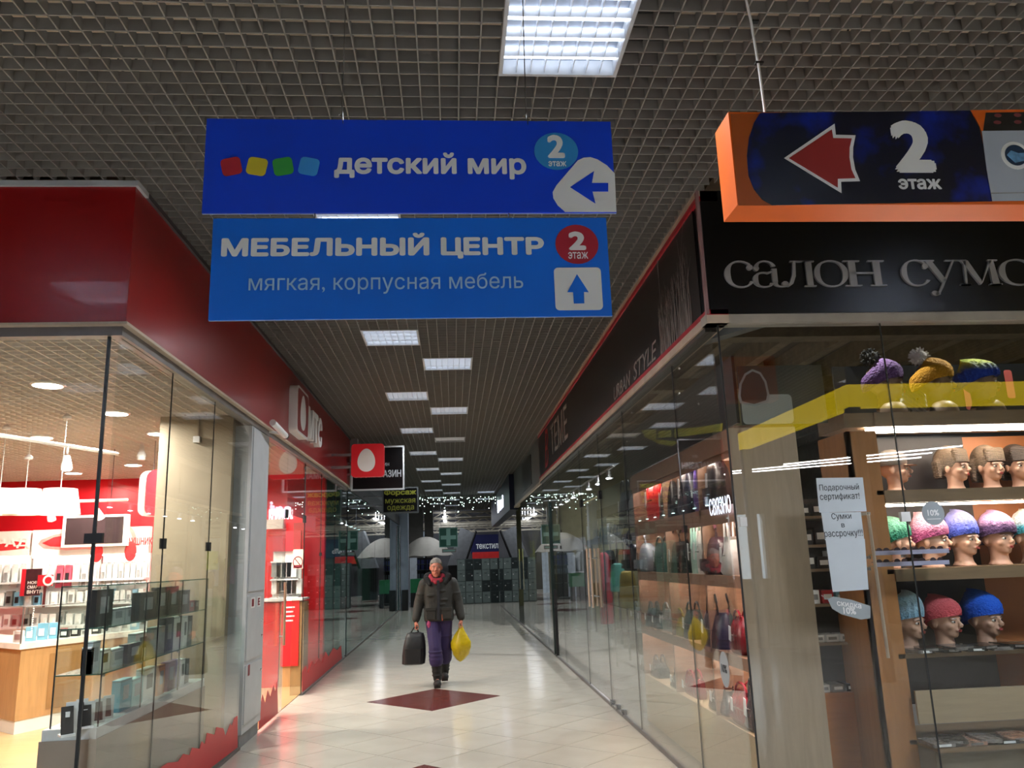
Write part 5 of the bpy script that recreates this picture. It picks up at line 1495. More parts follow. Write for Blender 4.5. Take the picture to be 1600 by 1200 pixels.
for k in range(3):
    for z in (.89, 1.42, 1.86, 2.30):
        MB().box(bx0, bx0 + .012, DIV[k] + .015, DIV[k + 1] - .015, z - .05, z).build('shelf_lip', m_rw_, t)
        MB().box(bx0 + .03, bx0 + .06, DIV[k] + .08, DIV[k + 1] - .08, z - .012, z - .002).build('led_strip', m_ledw, t)
def bag(kind, lb, px0, px1, pyt, zs, col, x=2.08, sheen=.35, tagged=True, handle=.16, depth=.15, group='handbags on the lit shelving'):
    if group[:11] == 'handbags on': x = 2.0
    ya = atx(px0, 900, x).y; yb = atx(px1, 900, x).y
    y0, y1 = min(ya, yb), max(ya, yb); y = (y0 + y1) / 2; w = min(max(y1 - y0, .16), .5)
    h = min(max(atx((px0 + px1) / 2, pyt, x).z - zs, .14), .42)
    t = thing('handbag' if kind != 'pack' else 'backpack', lb, 'bag', (x, y, zs), group=group)
    m = M('leather ' + col + str(sheen), col, sheen, var=.12, vs=12, bump=.35, bs=35)
    T = Matrix.Translation((x, y, zs))
    n = 24
    prof = {'tote': ((0, .96, 1), (.04, 1, 1), (.5, .97, .9), (.9, .9, .55), (1, .88, .35)), 'bowl': ((0, .8, .8), (.15, 1, 1.05), (.5, 1.0, 1.0), (.8, .85, .7), (1, .6, .3)),
            'pack': ((0, .85, .9), (.08, .95, 1.1), (.5, 1, 1.1), (.8, .88, .85), (.95, .6, .6), (1, .3, .3)), 'slouch': ((0, .9, .9), (.1, 1.05, 1.1), (.4, 1.0, .95), (.75, .7, .6), (.92, .45, .5), (1, .6, .55)), 'flat': ((0, .95, .6), (.3, 1, .65), (.8, 1.02, .5), (1, 1.04, .3))}[kind]
    rings = []
    for u, ww, dd in prof:
        ring = []
        for i in range(n):
            a = 2 * PI * i / n; c_, s_ = math.cos(a), math.sin(a); e = .45
            ring.append((depth / 2 * dd * math.copysign(abs(c_) ** e, c_) * (1 + .03 * math.sin(3 * a + 5 * u)), w / 2 * ww * math.copysign(abs(s_) ** e, s_), h * u))
        rings.append(ring)
    MB(T).loft(rings).build('body', m, t, True)
    if handle:
        for s_ in ((-1, 1) if kind != 'pack' else (-1,)):
            pts = [(s_ * depth * .22, w * .26 * math.cos(q), h * .92 + handle * math.sin(q)) for q in [PI * j / 12 for j in range(13)]]
            pts = [(pts[0][0] - .01, pts[0][1], h * .6)] + pts + [(pts[-1][0] - .01, pts[-1][1], h * .6)]
            MB(T).tube(pts, .009 if kind != 'pack' else .012, 6).build('handle', m, t, True)
    MB(T).box(-depth * .5 - .004, -depth * .48, -w * .3, w * .3, h * .5, h * .52).build('zip', m_steel, t)
    if kind == 'pack': MB(T).rbox(-depth * .5 - .035, -depth * .3, -w * .33, w * .33, h * .1, h * .42, .02).build('front_pocket', m, t)
    if tagged:
        MB(T @ Matrix.Rotation(.15, 4, 'X')).box(-depth * .5 - .012, -depth * .5 - .009, -.025 + w * .2, .02 + w * .2, h * .32, h * .72).build('price_tag', m_white, t)
    return t
B = bag
# second shelf from the top
B('bowl', 'grey slouchy bag on the top shelf of the handbag shelving, leftmost', 991, 1014, 768, 1.93, '#77757a')
B('tote', 'black fringe bag beside the grey one on the top shelf', 980, 992, 765, 1.93, '#1c1a1e')
B('flat', 'bright red bag on the top shelf of the handbag shelving', 1020, 1046, 748, 1.93, '#c4151f', handle=.1)
B('tote', 'black bag with white tag right of the bright red bag', 1047, 1064, 750, 1.93, '#16151a')
B('slouch', 'dark navy drawstring bag on the top shelf', 1079, 1098, 722, 1.93, '#141428')
B('flat', 'violet bag on the top shelf near the glass corner', 1100, 1124, 728, 1.93, '#4d3878', handle=.12)
B('pack', 'black and maroon backpack at the right end of the top shelf', 1127, 1143, 712, 1.93, '#1c1216')
# middle shelf
B('pack', 'dark maroon bag at the left end of the middle shelf', 984, 998, 850, 1.45, '#2a1a1f')
B('pack', 'shiny silver backpack on the middle shelf', 1001, 1025, 848, 1.45, '#7d8794', sheen=.12)
B('tote', 'plain dark green shopper on the middle shelf', 1031, 1049, 848, 1.45, '#182422', handle=.08)
B('tote', 'large black patent tote with striped handles on the middle shelf', 1050, 1084, 846, 1.45, '#1a1614', sheen=.15, handle=.14)
B('flat', 'pale mint bag with hoop handle on the middle shelf', 1089, 1099, 830, 1.45, '#8fb5aa', handle=.12)
B('flat', 'white tall bag with white hoop handle on the middle shelf', 1098, 1112, 828, 1.45, '#b9b6b2', handle=.14)
B('pack', 'dark plum and red backpack with large white tag', 1111, 1139, 838, 1.45, '#3a1624')
B('slouch', 'crumpled white pouch bag next to the plum backpack', 1142, 1154, 838, 1.45, '#b5b3b2')
# third shelf
for k, (a, b, tp, c, kd, lb) in enumerate(((991, 1001, 960, '#8f8e8c', 'flat', 'grey handbag at the left end of the third shelf'), (1002, 1012, 955, '#a3a29f', 'flat', 'pale grey handbag, second on the third shelf'), (1013, 1024, 950, '#22242c', 'tote', 'black handbag with white tag on the third shelf left bay'), (1025, 1034, 955, '#2c2b31', 'slouch', 'small charcoal handbag on the third shelf'), (1035, 1051, 952, '#8b8885', 'flat', 'wide light grey handbag on the third shelf'), (1053, 1074, 962, '#86741c', 'tote', 'mustard yellow handbag on the third shelf'), (1072, 1086, 952, '#1d1c20', 'tote', 'black handbag right of the mustard one'))):
    B(kd, lb, a, b, tp, .92, c, handle=.08)
B('tote', 'large black shopper with long dark handles on the third shelf', 1097, 1140, 955, .92, '#141318', sheen=.3, handle=.2, depth=.2)
B('bowl', 'dark red bowling bag with white tag on the third shelf', 1143, 1164, 962, .92, '#6d1320', sheen=.25, handle=.06)
# bottom
for a, b, tp, c, kd, lb in ((1000, 1012, 1020, '#3a3a3d', 'tote', 'charcoal bag at the far end of the bottom deck'), (1015, 1028, 1030, '#2a2a2c', 'tote', 'dark bag in the far bay of the bottom deck'), (1046, 1060, 1055, '#27272a', 'slouch', 'black bag with white label on the bottom deck middle bay'), (1062, 1084, 1052, '#7d2530', 'flat', 'dull red bag on the bottom deck middle bay'), (1103, 1130, 1065, '#23252a', 'slouch', 'black metallic bag with big white label on the bottom deck'), (1133, 1166, 1072, '#7a1c28', 'bowl', 'large dark red bag on the bottom deck by the glass corner'), (1158, 1172, 1065, '#3b3c40', 'slouch', 'grey sequin bag at the right end of the bottom deck')):
    B(kd, lb, a, b, tp, .45, c, handle=.07, sheen=.2)
text('lettering', 'СВЯЗНО', M('mirrored sign letters', '#ffffff', .5, emit=1.6, ecol='#dfe4ff', var=0), t, (bx0 - .024, atx(1113, 785, bx0).y, 1.872), (0, -1, 0), ZA, atx(1113, 785, bx0).y - atx(1147, 785, bx0).y, .12, .0, .003)  # glowing letters imitate a sign mirrored in the side pane
# frieze boards above the shelving
m_fb = M('charcoal picture board', '#141617', .35, var=.05)
fz = thing('picture_board', 'charcoal picture board with yellow belt photo above the handbag shelving', 'board', (1.95, 6.9, 2.44))
MB().box(1.93, 1.95, 5.22, 8.9, 2.46, 2.93).build('board', m_fb, fz)
m_bel = M('olive yellow belt print', '#8a8a2c', .45, var=.1)
XB = 1.928
def fzp(name, pts, m, off=0.):
    P = [(atx(px, py, XB).y, atx(px, py, XB).z) for px, py in pts]; P = [(-a, b) for a, b in P]
    ar = sum(P[i][0] * P[(i + 1) % len(P)][1] - P[(i + 1) % len(P)][0] * P[i][1] for i in range(len(P)))
    if ar < 0: P = P[::-1]
    flat(name, P, m, fz, (XB - off, 0, 0), (0, -1, 0), ZA, .002)
fzp('belt_print', [(1002, 672), (1090, 668), (1130, 661), (1128, 674), (1060, 683), (1030, 686), (1008, 683)], m_bel)
fzp('belt_tail_print', [(1008, 683), (1040, 688), (1062, 690), (1050, 697), (1030, 694)], m_bel)
fzp('buckle_print', [(1026, 669), (1054, 668), (1054, 686), (1026, 687)], m_blk, .003)
fzp('buckle_hole_print', [(1030, 673), (1050, 672), (1050, 683), (1030, 684)], m_bel, .006)
for px, py in ((1061, 576), (1061, 615), (1092, 631), (987, 645), (980, 690)):
    p = atx(px, py, XB); MB().ell((XB, p.y, p.z), .01, 8, 6).build('board_stud', m_white, fz)
fz2 = thing('picture_board', 'board with a black purse photo on white behind the corner pane', 'board', (2.1, 5.15, 2.42))
x0, z1 = G(1124, 572, 5.16); x1, z0 = G(1300, 700, 5.16)
MB().box(1.95, x1, 5.17, 5.19, 2.44, z1).build('board', m_fb, fz2)
a0, b1 = G(1128, 618, 5.17); a1, b0 = G(1240, 652, 5.17)
flat('white_patch', rrect(1.952, 2.441, a1, b1, .03), M('dull white print', '#8d8f8e', .5, var=.04), fz2, (0, 5.169, 0), XA, ZA)
def prp(name, pts, m, off):
    P = [G(px, py, 5.17) for px, py in pts]
    ar = sum(P[i][0] * P[(i + 1) % len(P)][1] - P[(i + 1) % len(P)][0] * P[i][1] for i in range(len(P)))
    flat(name, P if ar > 0 else P[::-1], m, fz2, (0, 5.169 - off, 0), XA, ZA)
pur = [(1153, 620), (1155, 600), (1163, 584), (1175, 577), (1188, 582), (1197, 596), (1202, 618), (1200, 628), (1178, 635), (1156, 630)]
prp('purse_rim_print', pur, M('silver rim print', '#7d8084', .4), .003)
prp('purse_print', [(1176 + (px - 1176) * .84, 608 + (py - 608) * .88) for px, py in pur], m_blk, .006)

# ================================================================ RIGHT SHOP: hat display facing the hall
YH = 5.45
m_pst = wood('orange brown board', '#a8713f', .84, 2.5, .45, (9, 9, 1))
m_hsh = wood('brown display shelf', '#82694e', .85, 3, .45, (1, 10, 10))
hx1 = 5.6
t = thing('hat_display', 'wooden wall display with lit shelves of heads in hats', 'shelving', (4.2, 5.7, 0))
px0_, _ = G(1337, 800, YH); px1_, _ = G(1385, 800, YH)
MB().box(px0_, px1_, YH, YH + .03, 0.008, 2.42).build('upright', m_pst, t)
MB().box(px0_, px0_ + .03, YH, YH + .45, 0.008, 2.42).build('side_board', m_pst, t)
SH = {}
for nm, pyt, pyb in (('a', 642, 664), ('b', 763, 783), ('c', 886, 905), ('d', 1018, 1036), ('e', 1152, 1160)):
    _, zt_ = G(1500, pyt, YH); _, zb_2 = G(1500, pyb, YH); SH[nm] = zt_
    MB().box(px0_ if nm == 'a' else px1_ - .05, hx1, YH, YH + .42, zb_2 + .0 if nm == 'a' else zt_ - .03, zt_).build('shelf', m_hsh, t)
    if nm in 'abc': MB().box(px1_, hx1, YH - .01, YH, zb_2, zt_).build('shelf_lip', m_hsh, t)
for nm, pyt, pyb in (('a', 667, 673), ('b', 785, 788)):
    _, z1_ = G(1500, pyt, YH + .02); _, z0_ = G(1500, pyb, YH + .02)
    MB().box(px1_ - .05, 4.35, YH + .02, YH + .05, z0_, z1_).build('led_tube', m_ledw, t)
MB().box(px1_ - .1, 3.95, YH + .44, YH + .46, 0.5, 2.42).build('back_panel', M('dark brown back', '#2b231f', .5, var=.1), t)
MB().box(3.95, hx1, YH + .44, YH + .46, 0.5, 2.42).build('back_panel', M('orange back board', '#a8683c', .5, var=.05), t)
_, zq1 = G(1500, 1076, YH - .05); _, zq0 = G(1500, 1128, YH - .05)
MB().box(px1_, hx1, YH - .06, YH - .04, zq0, zq1).build('drawer_front', m_base, t)
MB().box(px1_, hx1, YH - .2, YH + .42, 0.008, SH['e'] - .03).build('base', M('grey brown base', '#6b6150', .5, var=.05), t)
MB().box(px1_, hx1, YH - .25, YH + .0, SH['e'] - .03, SH['e']).build('deck', m_hsh, t)
MB(Matrix.Translation((px1_ + .95, YH + .1, SH['e'])) @ Matrix.Rotation(.35, 4, 'Y')).box(-.02, .02, -.1, .1, .1, .42).build('strut', m_base, t)

m_skin = M('mannequin skin', '#cda28a', .45, var=.03)
m_skin2 = M('mannequin painted lips', '#a8443f', .4, var=0)  # painted lip colour of the heads
m_eye = M('painted eye white', '#d9d4cc', .3, var=0); m_iris = M('painted dark eye', '#1b120e', .3, var=0)
def make_head():
    r = thing('mannequin_head', 'x', 'mannequin', (0, 0, 0))
    b = MB()
    b.lathe([(.064, .06), (.062, .066), (.05, .085), (.047, .11), (.05, .16)], (0, .012, 0), 20)
    b.ell((0, .02, .245), (.073, .092, .1), 24, 16)        # skull
    b.ell((0, -.018, .19), (.055, .06, .075), 20, 12)       # face
    b.ell((0, -.045, .142), (.026, .026, .022), 14, 8)      # chin
    b.ell((0, -.066, .225), (.05, .018, .014), 14, 8)      # brow
    b.tube([(0, -.076, .222), (0, -.09, .2), (0, -.1, .187)], [.007, .009, .012], 8)
    b.ell((0, -.093, .185), (.014, .012, .009), 10, 6)
    for s in (-1, 1):
        b.ell((s * .036, -.052, .185), (.02, .02, .018), 12, 8); b.ell((s * .074, .012, .2), (.008, .018, .028), 10, 8)
    b.ell((0, -.076, .162), (.02, .01, .009), 12, 8)
    bake(b, 'head', m_skin, r, .0055, 3)
    e = MB()
    for s in (-1, 1):
        MB().ell((s * .027, -.069, .208), (.0135, .008, .0075), 12, 8).build('eye', m_eye, r, True)
        MB().ell((s * .027, -.0765, .208), (.0065, .003, .0065), 10, 6).build('iris', m_iris, r)
        MB().tube([(s * .012, -.081, .2235), (s * .027, -.081, .2275), (s * .042, -.073, .2225)], [.002, .0028, .0015], 6).build('eyebrow', m_iris, r)
    MB().ell((0, -.0855, .164), (.0165, .005, .0042), 12, 6).build('upper_lip', m_skin2, r, True)
    MB().ell((0, -.0845, .1575), (.0145, .005, .0045), 12, 6).build('lower_lip', m_skin2, r, True)
    return r
HEAD = make_head()
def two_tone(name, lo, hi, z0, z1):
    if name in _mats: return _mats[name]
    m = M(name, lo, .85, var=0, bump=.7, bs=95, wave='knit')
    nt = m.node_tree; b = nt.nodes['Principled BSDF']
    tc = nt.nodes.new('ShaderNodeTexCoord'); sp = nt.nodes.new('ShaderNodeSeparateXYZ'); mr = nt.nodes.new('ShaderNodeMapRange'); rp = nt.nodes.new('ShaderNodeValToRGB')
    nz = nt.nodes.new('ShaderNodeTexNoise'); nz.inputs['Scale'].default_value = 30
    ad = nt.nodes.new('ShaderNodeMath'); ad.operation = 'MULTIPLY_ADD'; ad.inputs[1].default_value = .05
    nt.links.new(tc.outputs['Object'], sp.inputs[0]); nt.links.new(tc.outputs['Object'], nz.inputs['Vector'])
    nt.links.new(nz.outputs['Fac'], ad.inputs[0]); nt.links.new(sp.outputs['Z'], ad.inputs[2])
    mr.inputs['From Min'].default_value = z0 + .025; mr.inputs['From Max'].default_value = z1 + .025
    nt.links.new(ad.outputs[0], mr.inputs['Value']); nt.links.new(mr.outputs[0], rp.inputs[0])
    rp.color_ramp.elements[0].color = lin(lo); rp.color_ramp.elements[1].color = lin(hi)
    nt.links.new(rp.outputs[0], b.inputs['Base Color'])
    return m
def knit_hat(head, mat, top=.155, fold=.0, ribs=22, cable=False, pom=None, lump=.022, brim=None, slouch=.03, wide=1.0):
    n = 66; m = 20; rings = []
    for j in range(m + 1):
        u = j / m
        if j == 0: top -= .006
        prof = math.cos(u * PI / 2 * .97) ** .55 if u < 1 else .02
        bulge = 1 + .12 * math.sin(u * PI)
        ring = []
        for i in range(n):
            a = 2 * PI * i / n
            fr = -math.sin(a)     # 1 at the front
            base = .222 + .022 * max(0, fr) - .05 * max(0, -fr)
            R1_ = .084 * prof * bulge * wide; R2_ = .104 * prof * bulge * wide
            k = 1 + (.035 if not cable else .02) * math.cos(ribs * a + (6 * u * 2 * PI if cable else 0)) + lump * math.sin(ribs / 2 * a) * math.sin(u * 40)
            z = base + (top) * (1 - (1 - u) ** 1.5) * (1 if u < 1 else 1)
            if u < .16 and fold: k += fold
            ring.append((R1_ * k * math.cos(a), .02 + R2_ * k * math.sin(a) + slouch * u * u * 1.2, z - slouch * .4 * u * max(0, -fr)))
        rings.append(ring)
    inner = [[(p[0] * .95, .02 + (p[1] - .02) * .95, p[2] + .004) for p in rings[0]]]
    h = MB().loft(inner + rings).build('knitted_hat', mat, head, True)
    if pom:
        c = MB(); rgp = random.Random(4)
        ctr = (0, .02 + slouch * 1.3 + .01, .222 + top + .028)
        for q in range(90):
            v = Vector((rgp.gauss(0, 1), rgp.gauss(0, 1), rgp.gauss(0, 1))).normalized()
            p = Vector(ctr) + v * .03; e_ = Vector(ctr) + v * rgp.uniform(.05, .062)
            c.tube([p, e_], [.011, .003], 5)
        c.ell(ctr, .042, 14, 10)
        c.build('pompom', pom, h)
    return h
def head_at(lb, px, pyb, rot, sc, yh=5.66, zs=None, group='heads on the hat display', tint=None):
    x, z = G(px, pyb, yh)
    o = dup(HEAD, (x, yh, (zs if zs is not None else z) - .06 * sc), lb, rot, sc, group, tint)
    return o
def hat_on(o, **k):
    s, l, r = tuple(o.scale), tuple(o.location), o.rotation_euler.z
    o.scale = (1, 1, 1); o.location = (0, 0, 0); o.rotation_euler = (0, 0, 0)
    h = knit_hat(o, **k)
    o.scale = s; o.location = l; o.rotation_euler = (0, 0, r)
    return h
m_dark_skin = M('darker mannequin skin', '#806a5a', .45, var=.03)  # darker copy of the skin colour for the top row
R_ = math.radians
# top row in profile, seen from below
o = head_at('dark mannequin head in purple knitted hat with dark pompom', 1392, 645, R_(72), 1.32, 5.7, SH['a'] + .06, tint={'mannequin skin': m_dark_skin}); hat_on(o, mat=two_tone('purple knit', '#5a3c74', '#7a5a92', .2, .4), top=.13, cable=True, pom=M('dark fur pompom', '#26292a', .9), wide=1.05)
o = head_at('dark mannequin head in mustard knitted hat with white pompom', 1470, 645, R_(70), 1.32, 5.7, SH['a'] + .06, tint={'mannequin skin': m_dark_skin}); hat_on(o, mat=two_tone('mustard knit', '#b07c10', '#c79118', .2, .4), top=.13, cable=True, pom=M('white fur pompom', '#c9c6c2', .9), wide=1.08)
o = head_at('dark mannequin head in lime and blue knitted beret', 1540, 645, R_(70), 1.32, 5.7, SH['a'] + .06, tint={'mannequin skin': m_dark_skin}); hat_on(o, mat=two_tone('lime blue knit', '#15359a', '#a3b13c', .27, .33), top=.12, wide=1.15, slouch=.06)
# bust stands under them
for px, lb in ((1396, 'first'), (1475, 'second'), (1548, 'third')):
    x, z = G(px, 640, 5.58)
    tag(MB().lathe([(.1, 0), (.1, .02), (.09, .06), (.06, .09), (.02, .1)], (x, 5.58, SH['a']), 20).build('bust_stand', M('brown bust stand', '#6d5c4a', .5), None, True), 'brown rounded bust stand on the top hat shelf, %s from the left' % lb, 'stand', 'bust stands on the top shelf')
a0, b1 = G(1405, 597, 5.85); a1, b0 = G(1452, 642, 5.85)
t = thing('quilted_panel', 'white quilted panel with dark buttons behind the purple hat head', 'panel', ((a0 + a1) / 2, 5.85, SH['a']))
MB().rbox(a0, a1, 5.85, 5.89, SH['a'], b1, .02).build('cushion', M('white quilted cloth', '#8b939c', .7, bump=.6, bs=14, wave='DIAGONAL'), t)
for u, v in ((.2, .8), (.6, .55), (.9, .85), (.3, .25), (.85, .2)): MB().ell((a0 + (a1 - a0) * u, 5.848, SH['a'] + (b1 - SH['a']) * v), .009, 8, 6).build('button', m_blk, t)
# black picture frieze behind the top row
fz3 = thing('picture_board', 'long charcoal board with coral cards behind the top row of hats', 'board', (4, 6.1, 2.5))
x0, z1 = G(1300, 573, 6.1)
MB().box(x0, 6, 6.1, 6.12, 2.42, z1).build('board', m_fb, fz3)
for a, b, c, d in ((1505, 603, 1532, 640), (1568, 578, 1588, 622)):
    q0, w1_ = G(a, b, 6.09); q1, w0 = G(c, d, 6.09); flat('coral_card', rrect(q0, w0, q1, w1_, .02), M('coral card', '#a8504a', .5, var=0), fz3, (0, 6.095, 0), XA, ZA)
MB().box(x0, x0 + .04, 5.9, 6.1, 2.42, 2.46).build('bracket', m_hsh, fz3)
# wigs and a cap on the second shelf
def wig(o, mat, fringe=True, length=.09):
    s, l, r = tuple(o.scale), tuple(o.location), o.rotation_euler.z
    o.scale = (1, 1, 1); o.location = (0, 0, 0); o.rotation_euler = (0, 0, 0)
    b = MB(); b.ell((0, .035, .262), (.088, .1, .105), 24, 14)
    for k in range(9):
        a = R_(18 + k * 18); x_ = .086 * math.cos(a); y_ = .035 + .09 * math.sin(a)
        b.cap((x_, y_, .25), (x_ * 1.0, y_, .25 - length), .022, .016, 8)
    if fringe:
        for k in range(9):
            u = (k - 4) / 4.; b.cap((u * .055, -.045, .32), (u * .06, -.078 + .02 * u * u, .248), .02, .011, 8)
    h = bake(b, 'wig', mat, o, .006, 2)
    o.scale = s; o.location = l; o.rotation_euler = (0, 0, r)
hb_ = M('blond brown hair', '#6d5a48', .5, var=.35, vs=40, bump=.6, bs=30, wave='Z', stretch=(6, 6, 1)); hd_ = M('dark brown hair', '#33261e', .5, var=.4, vs=40, bump=.6, bs=30, wave='Z', stretch=(6, 6, 1))
o = head_at('mannequin head turned right in ash brown wig on the second shelf', 1497, 763, R_(28), 1.1, 5.66, SH['b']); wig(o, hb_)
o = head_at('mannequin head facing front in short brown wig with dark sides', 1553, 763, R_(8), 1.1, 5.66, SH['b']); wig(o, hb_, True, .12)
o = head_at('mannequin head in dark wig cut by the right picture edge', 1598, 763, R_(-8), 1.1, 5.66, SH['b']); wig(o, hd_, True, .11)
o = head_at('pale mannequin head in a grey peaked cap at the second shelf left end', 1403, 763, R_(55), 1.1, 5.66, SH['b'])
s, l, r = tuple(o.scale), tuple(o.location), o.rotation_euler.z
o.scale = (1, 1, 1); o.location = (0, 0, 0); o.rotation_euler = (0, 0, 0)
cp = MB().lathe([(.09, .0), (.098, .02), (.096, .05), (.075, .09), (.03, .108), (.004, .11)], (0, .02, .235), 24).build('cap_crown', M('grey cap cloth', '#6d645b', .8, var=.1), o, True)
MB().loft([[(.075 * math.cos(a), -.06 - .075 * max(0, -math.sin(a)) * q - .0, .242 - .012 * q) for a in [2 * PI * i / 24 for i in range(24)]] for q in (1.0, .94)]).build('cap_peak', M('peach peak', '#b07a60', .7), o)
o.scale = s; o.location = l; o.rotation_euler = (0, 0, r)
# third shelf, five hats
for px, rot, lb, kw in ((1405, 80, 'mannequin head in profile wearing a green knitted hat on the third shelf', dict(mat=two_tone('green knit', '#0f6b52', '#6f9a82', .25, .38), top=.12)),
                        (1462, 48, 'mannequin head turned right in a pink ombre knitted hat on the third shelf', dict(mat=two_tone('pink knit', '#9a3f6c', '#e6b9c6', .25, .37), top=.14, slouch=.05, wide=1.06, cable=True)),
                        (1511, 22, 'mannequin head in periwinkle blue ribbed beanie on the third shelf', dict(mat=two_tone('periwinkle knit', '#3a4aa5', '#8f8fc9', .26, .37), top=.15, fold=.04, ribs=26)),
                        (1567, 10, 'mannequin head in pink and plum chunky hat on the third shelf', dict(mat=two_tone('plum knit', '#43284f', '#c79ac0', .28, .32), top=.14, fold=.06, cable=True, wide=1.1)),
                        (1618, 5, 'mannequin head in white and teal hat cut by the right picture edge', dict(mat=two_tone('white teal knit', '#2b7f8f', '#d8d6d0', .27, .31), top=.14, fold=.03))):
    o = head_at(lb, px, 886, R_(rot), 1.25, 5.66, SH['c']); hat_on(o, **kw)
# lower shelf, three hats
zd = G(1500, 1012, 5.62)[1]
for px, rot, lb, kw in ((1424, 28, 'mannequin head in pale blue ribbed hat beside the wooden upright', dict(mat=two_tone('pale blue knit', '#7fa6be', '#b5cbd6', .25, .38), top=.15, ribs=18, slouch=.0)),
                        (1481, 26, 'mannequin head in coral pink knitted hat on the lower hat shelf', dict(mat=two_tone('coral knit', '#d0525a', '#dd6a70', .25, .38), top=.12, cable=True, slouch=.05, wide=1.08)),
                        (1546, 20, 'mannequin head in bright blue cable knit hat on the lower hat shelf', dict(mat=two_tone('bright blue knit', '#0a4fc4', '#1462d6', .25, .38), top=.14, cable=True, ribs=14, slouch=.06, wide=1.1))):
    o = head_at(lb, px, 1008, R_(rot), 1.25, 5.62, SH['d']); hat_on(o, **kw)
for ch in list(HEAD.children): bpy.data.objects.remove(ch)
bpy.data.objects.remove(HEAD)
# folded packs in shiny film
m_film = [M('shiny clear film pack', '#6d6764', .12, var=.5, vs=25, bump=1.0, bs=25, spec=1.0), M('shiny dark film pack', '#1b1817', .12, var=.5, vs=25, bump=1.0, bs=25, spec=1.0), M('shiny tan film pack', '#8c6a5a', .15, var=.4, vs=25, bump=1.0, bs=25, spec=1.0)]
rf = random.Random(2)
for sn, z, y, n in (('lower hat shelf edge', SH['d'], YH + .03, 9), ('bottom deck of the hat display', SH['e'], YH - .16, 8)):
    for k in range(n):
        px = (1432 if 'lower' in sn else 1445) + k * 24; x = G(px, 1025, y)[0]
        if sn[0] == 'l': x = G(1430 + k * 21, 1018, y)[0]
        o = thing('wrapped_pack', 'film wrapped pack on the %s, %s from the left' % (sn, ORD[k]), 'package', (x, y, z), group='film wrapped packs on the ' + sn)
        T = Matrix.Translation((x, y, z + .004 + .012 * (k % 2))) @ Matrix.Rotation(rf.uniform(-.35, .35), 4, 'Z') @ Matrix.Rotation(rf.uniform(-.06, .06), 4, 'Y')
        MB(T).rbox(-.075, .075, -.1, .1, 0, .022, .015).build('pack', m_film[k % 3 if k % 3 < 2 or sn[0] == 'b' else 1], o)
        MB(T).box(-.04, .04, -.101, -.1, .004, .018).build('paper_band', m_white if k % 4 == 0 else m_film[0], o)
# low shelf unit left of the upright
t = thing('shelf_unit', 'open wooden shelf unit with an orange cupboard left of the upright', 'shelving', (2.75, 5.9, 0))
ux0, _ = G(1268, 1000, 5.8); ux1 = px0_ + .25
zc, _q = G(1300, 1083, 5.8)[1], 0
MB().box(ux0, ux1, 5.8, 6.2, .1, zc).build('cupboard', wood('orange cupboard front', '#b06a34', .85, 2.5, .4, (1, 9, 9)), t)
MB().box(ux0, ux1, 5.82, 6.2, 0.008, .1).build('plinth', m_white, t)
MB().box(ux0, ux1, 6.2, 6.22, zc, 2.0).build('back_panel', M('dark brown back', ''), t)
SU = []
for py in (1004, 943, 888, 850, 805):
    z = G(1300, py, 5.8)[1]; SU.append(z); MB().box(ux0, ux1, 5.8, 6.2, z - .02, z).build('shelf', m_hsh, t)
MB().box(ux0 - .02, ux0, 5.8, 6.22, 0.008, 2.0).build('side_board', m_endp, t)
rs = random.Random(8)
for si, z in enumerate([zc] + SU):
    for k in range(6):
        x = ux0 + .07 + k * .105
        if x > ux1 - .05: break
        c = rs.choice(['black', 'white', 'grey', 'black', 'red' if si == 2 else 'white', 'blue'])
        if si == 1: c = 'white'
        hh = .05 if si in (0, 1) else rs.uniform(.08, .14)
        o = thing('boxed_accessory', '%s small pack in the open shelf unit, %s row from the bottom, %s from left' % (c, ORD[si], ORD[k]), 'package', (x, 5.9, z), group='small packs in the open shelf unit')
        MB().box(x - .043, x + .043, 5.84, 5.98, z, z + hh).build('carton', m_pk[c], o)
        MB().box(x - .03, x + .03, 5.836, 5.84, z + hh * .3, z + hh * .7).build('label_patch', m_pk['white' if c != 'white' else 'grey'], o)
# clear eyewear trays behind the glass (rows of sunglasses)
m_len = M('tinted lens', '#4a3a3c', .1, var=.1)
for r, py in enumerate((866, 884)):
    y_ = 5.25; xa, z = G(1366, py, y_)
    t = thing('sunglasses_tray', 'clear tray of sunglasses in front of the wooden upright, %s one' % ('upper', 'lower')[r], 'tray', (xa + .25, y_, z))
    MB().box(xa, xa + .52, y_, y_ + .08, z - .008, z).build('tray', m_shg, t)
    MB().box(xa, xa + .52, y_ - .004, y_, z - .008, z + .02).build('tray_lip', M('lilac white strip', '#a9a6bf', .3), t)
    MB().box(xa, xa + .01, y_ + .07, YH + .01, z - .03, z - .01).build('arm', m_steel, t); MB().box(xa + .3, xa + .31, y_ + .07, YH + .01, z - .03, z - .01).build('arm', m_steel, t)
    for k in range(4):
        xx = xa + .07 + k * .125
        o = thing('sunglasses', 'pair of sunglasses on the %s clear tray, %s from the left' % (('upper', 'lower')[r], ORD[k]), 'glasses', (xx, y_ + .03, z), group='sunglasses on the clear trays')
        for s_ in (-1, 1):
            MB(Matrix(((1, 0, 0, 0), (0, 0, 1, 0), (0, 1, 0, 0), (0, 0, 0, 1)))).prism(circ(xx + s_ * .025, z + .022, .021, .018, 14), y_ + .012, y_ + .016).build('lens', m_len, o)
            MB().tube([(xx + s_ * .046, y_ + .016, z + .03), (xx + s_ * .046, y_ + .075, z + .02)], .002, 5).build('temple_arm', m_blk, o)
        MB().tube([(xx - .006, y_ + .012, z + .027), (xx + .006, y_ + .012, z + .027)], .002, 5).build('bridge', m_blk, o)

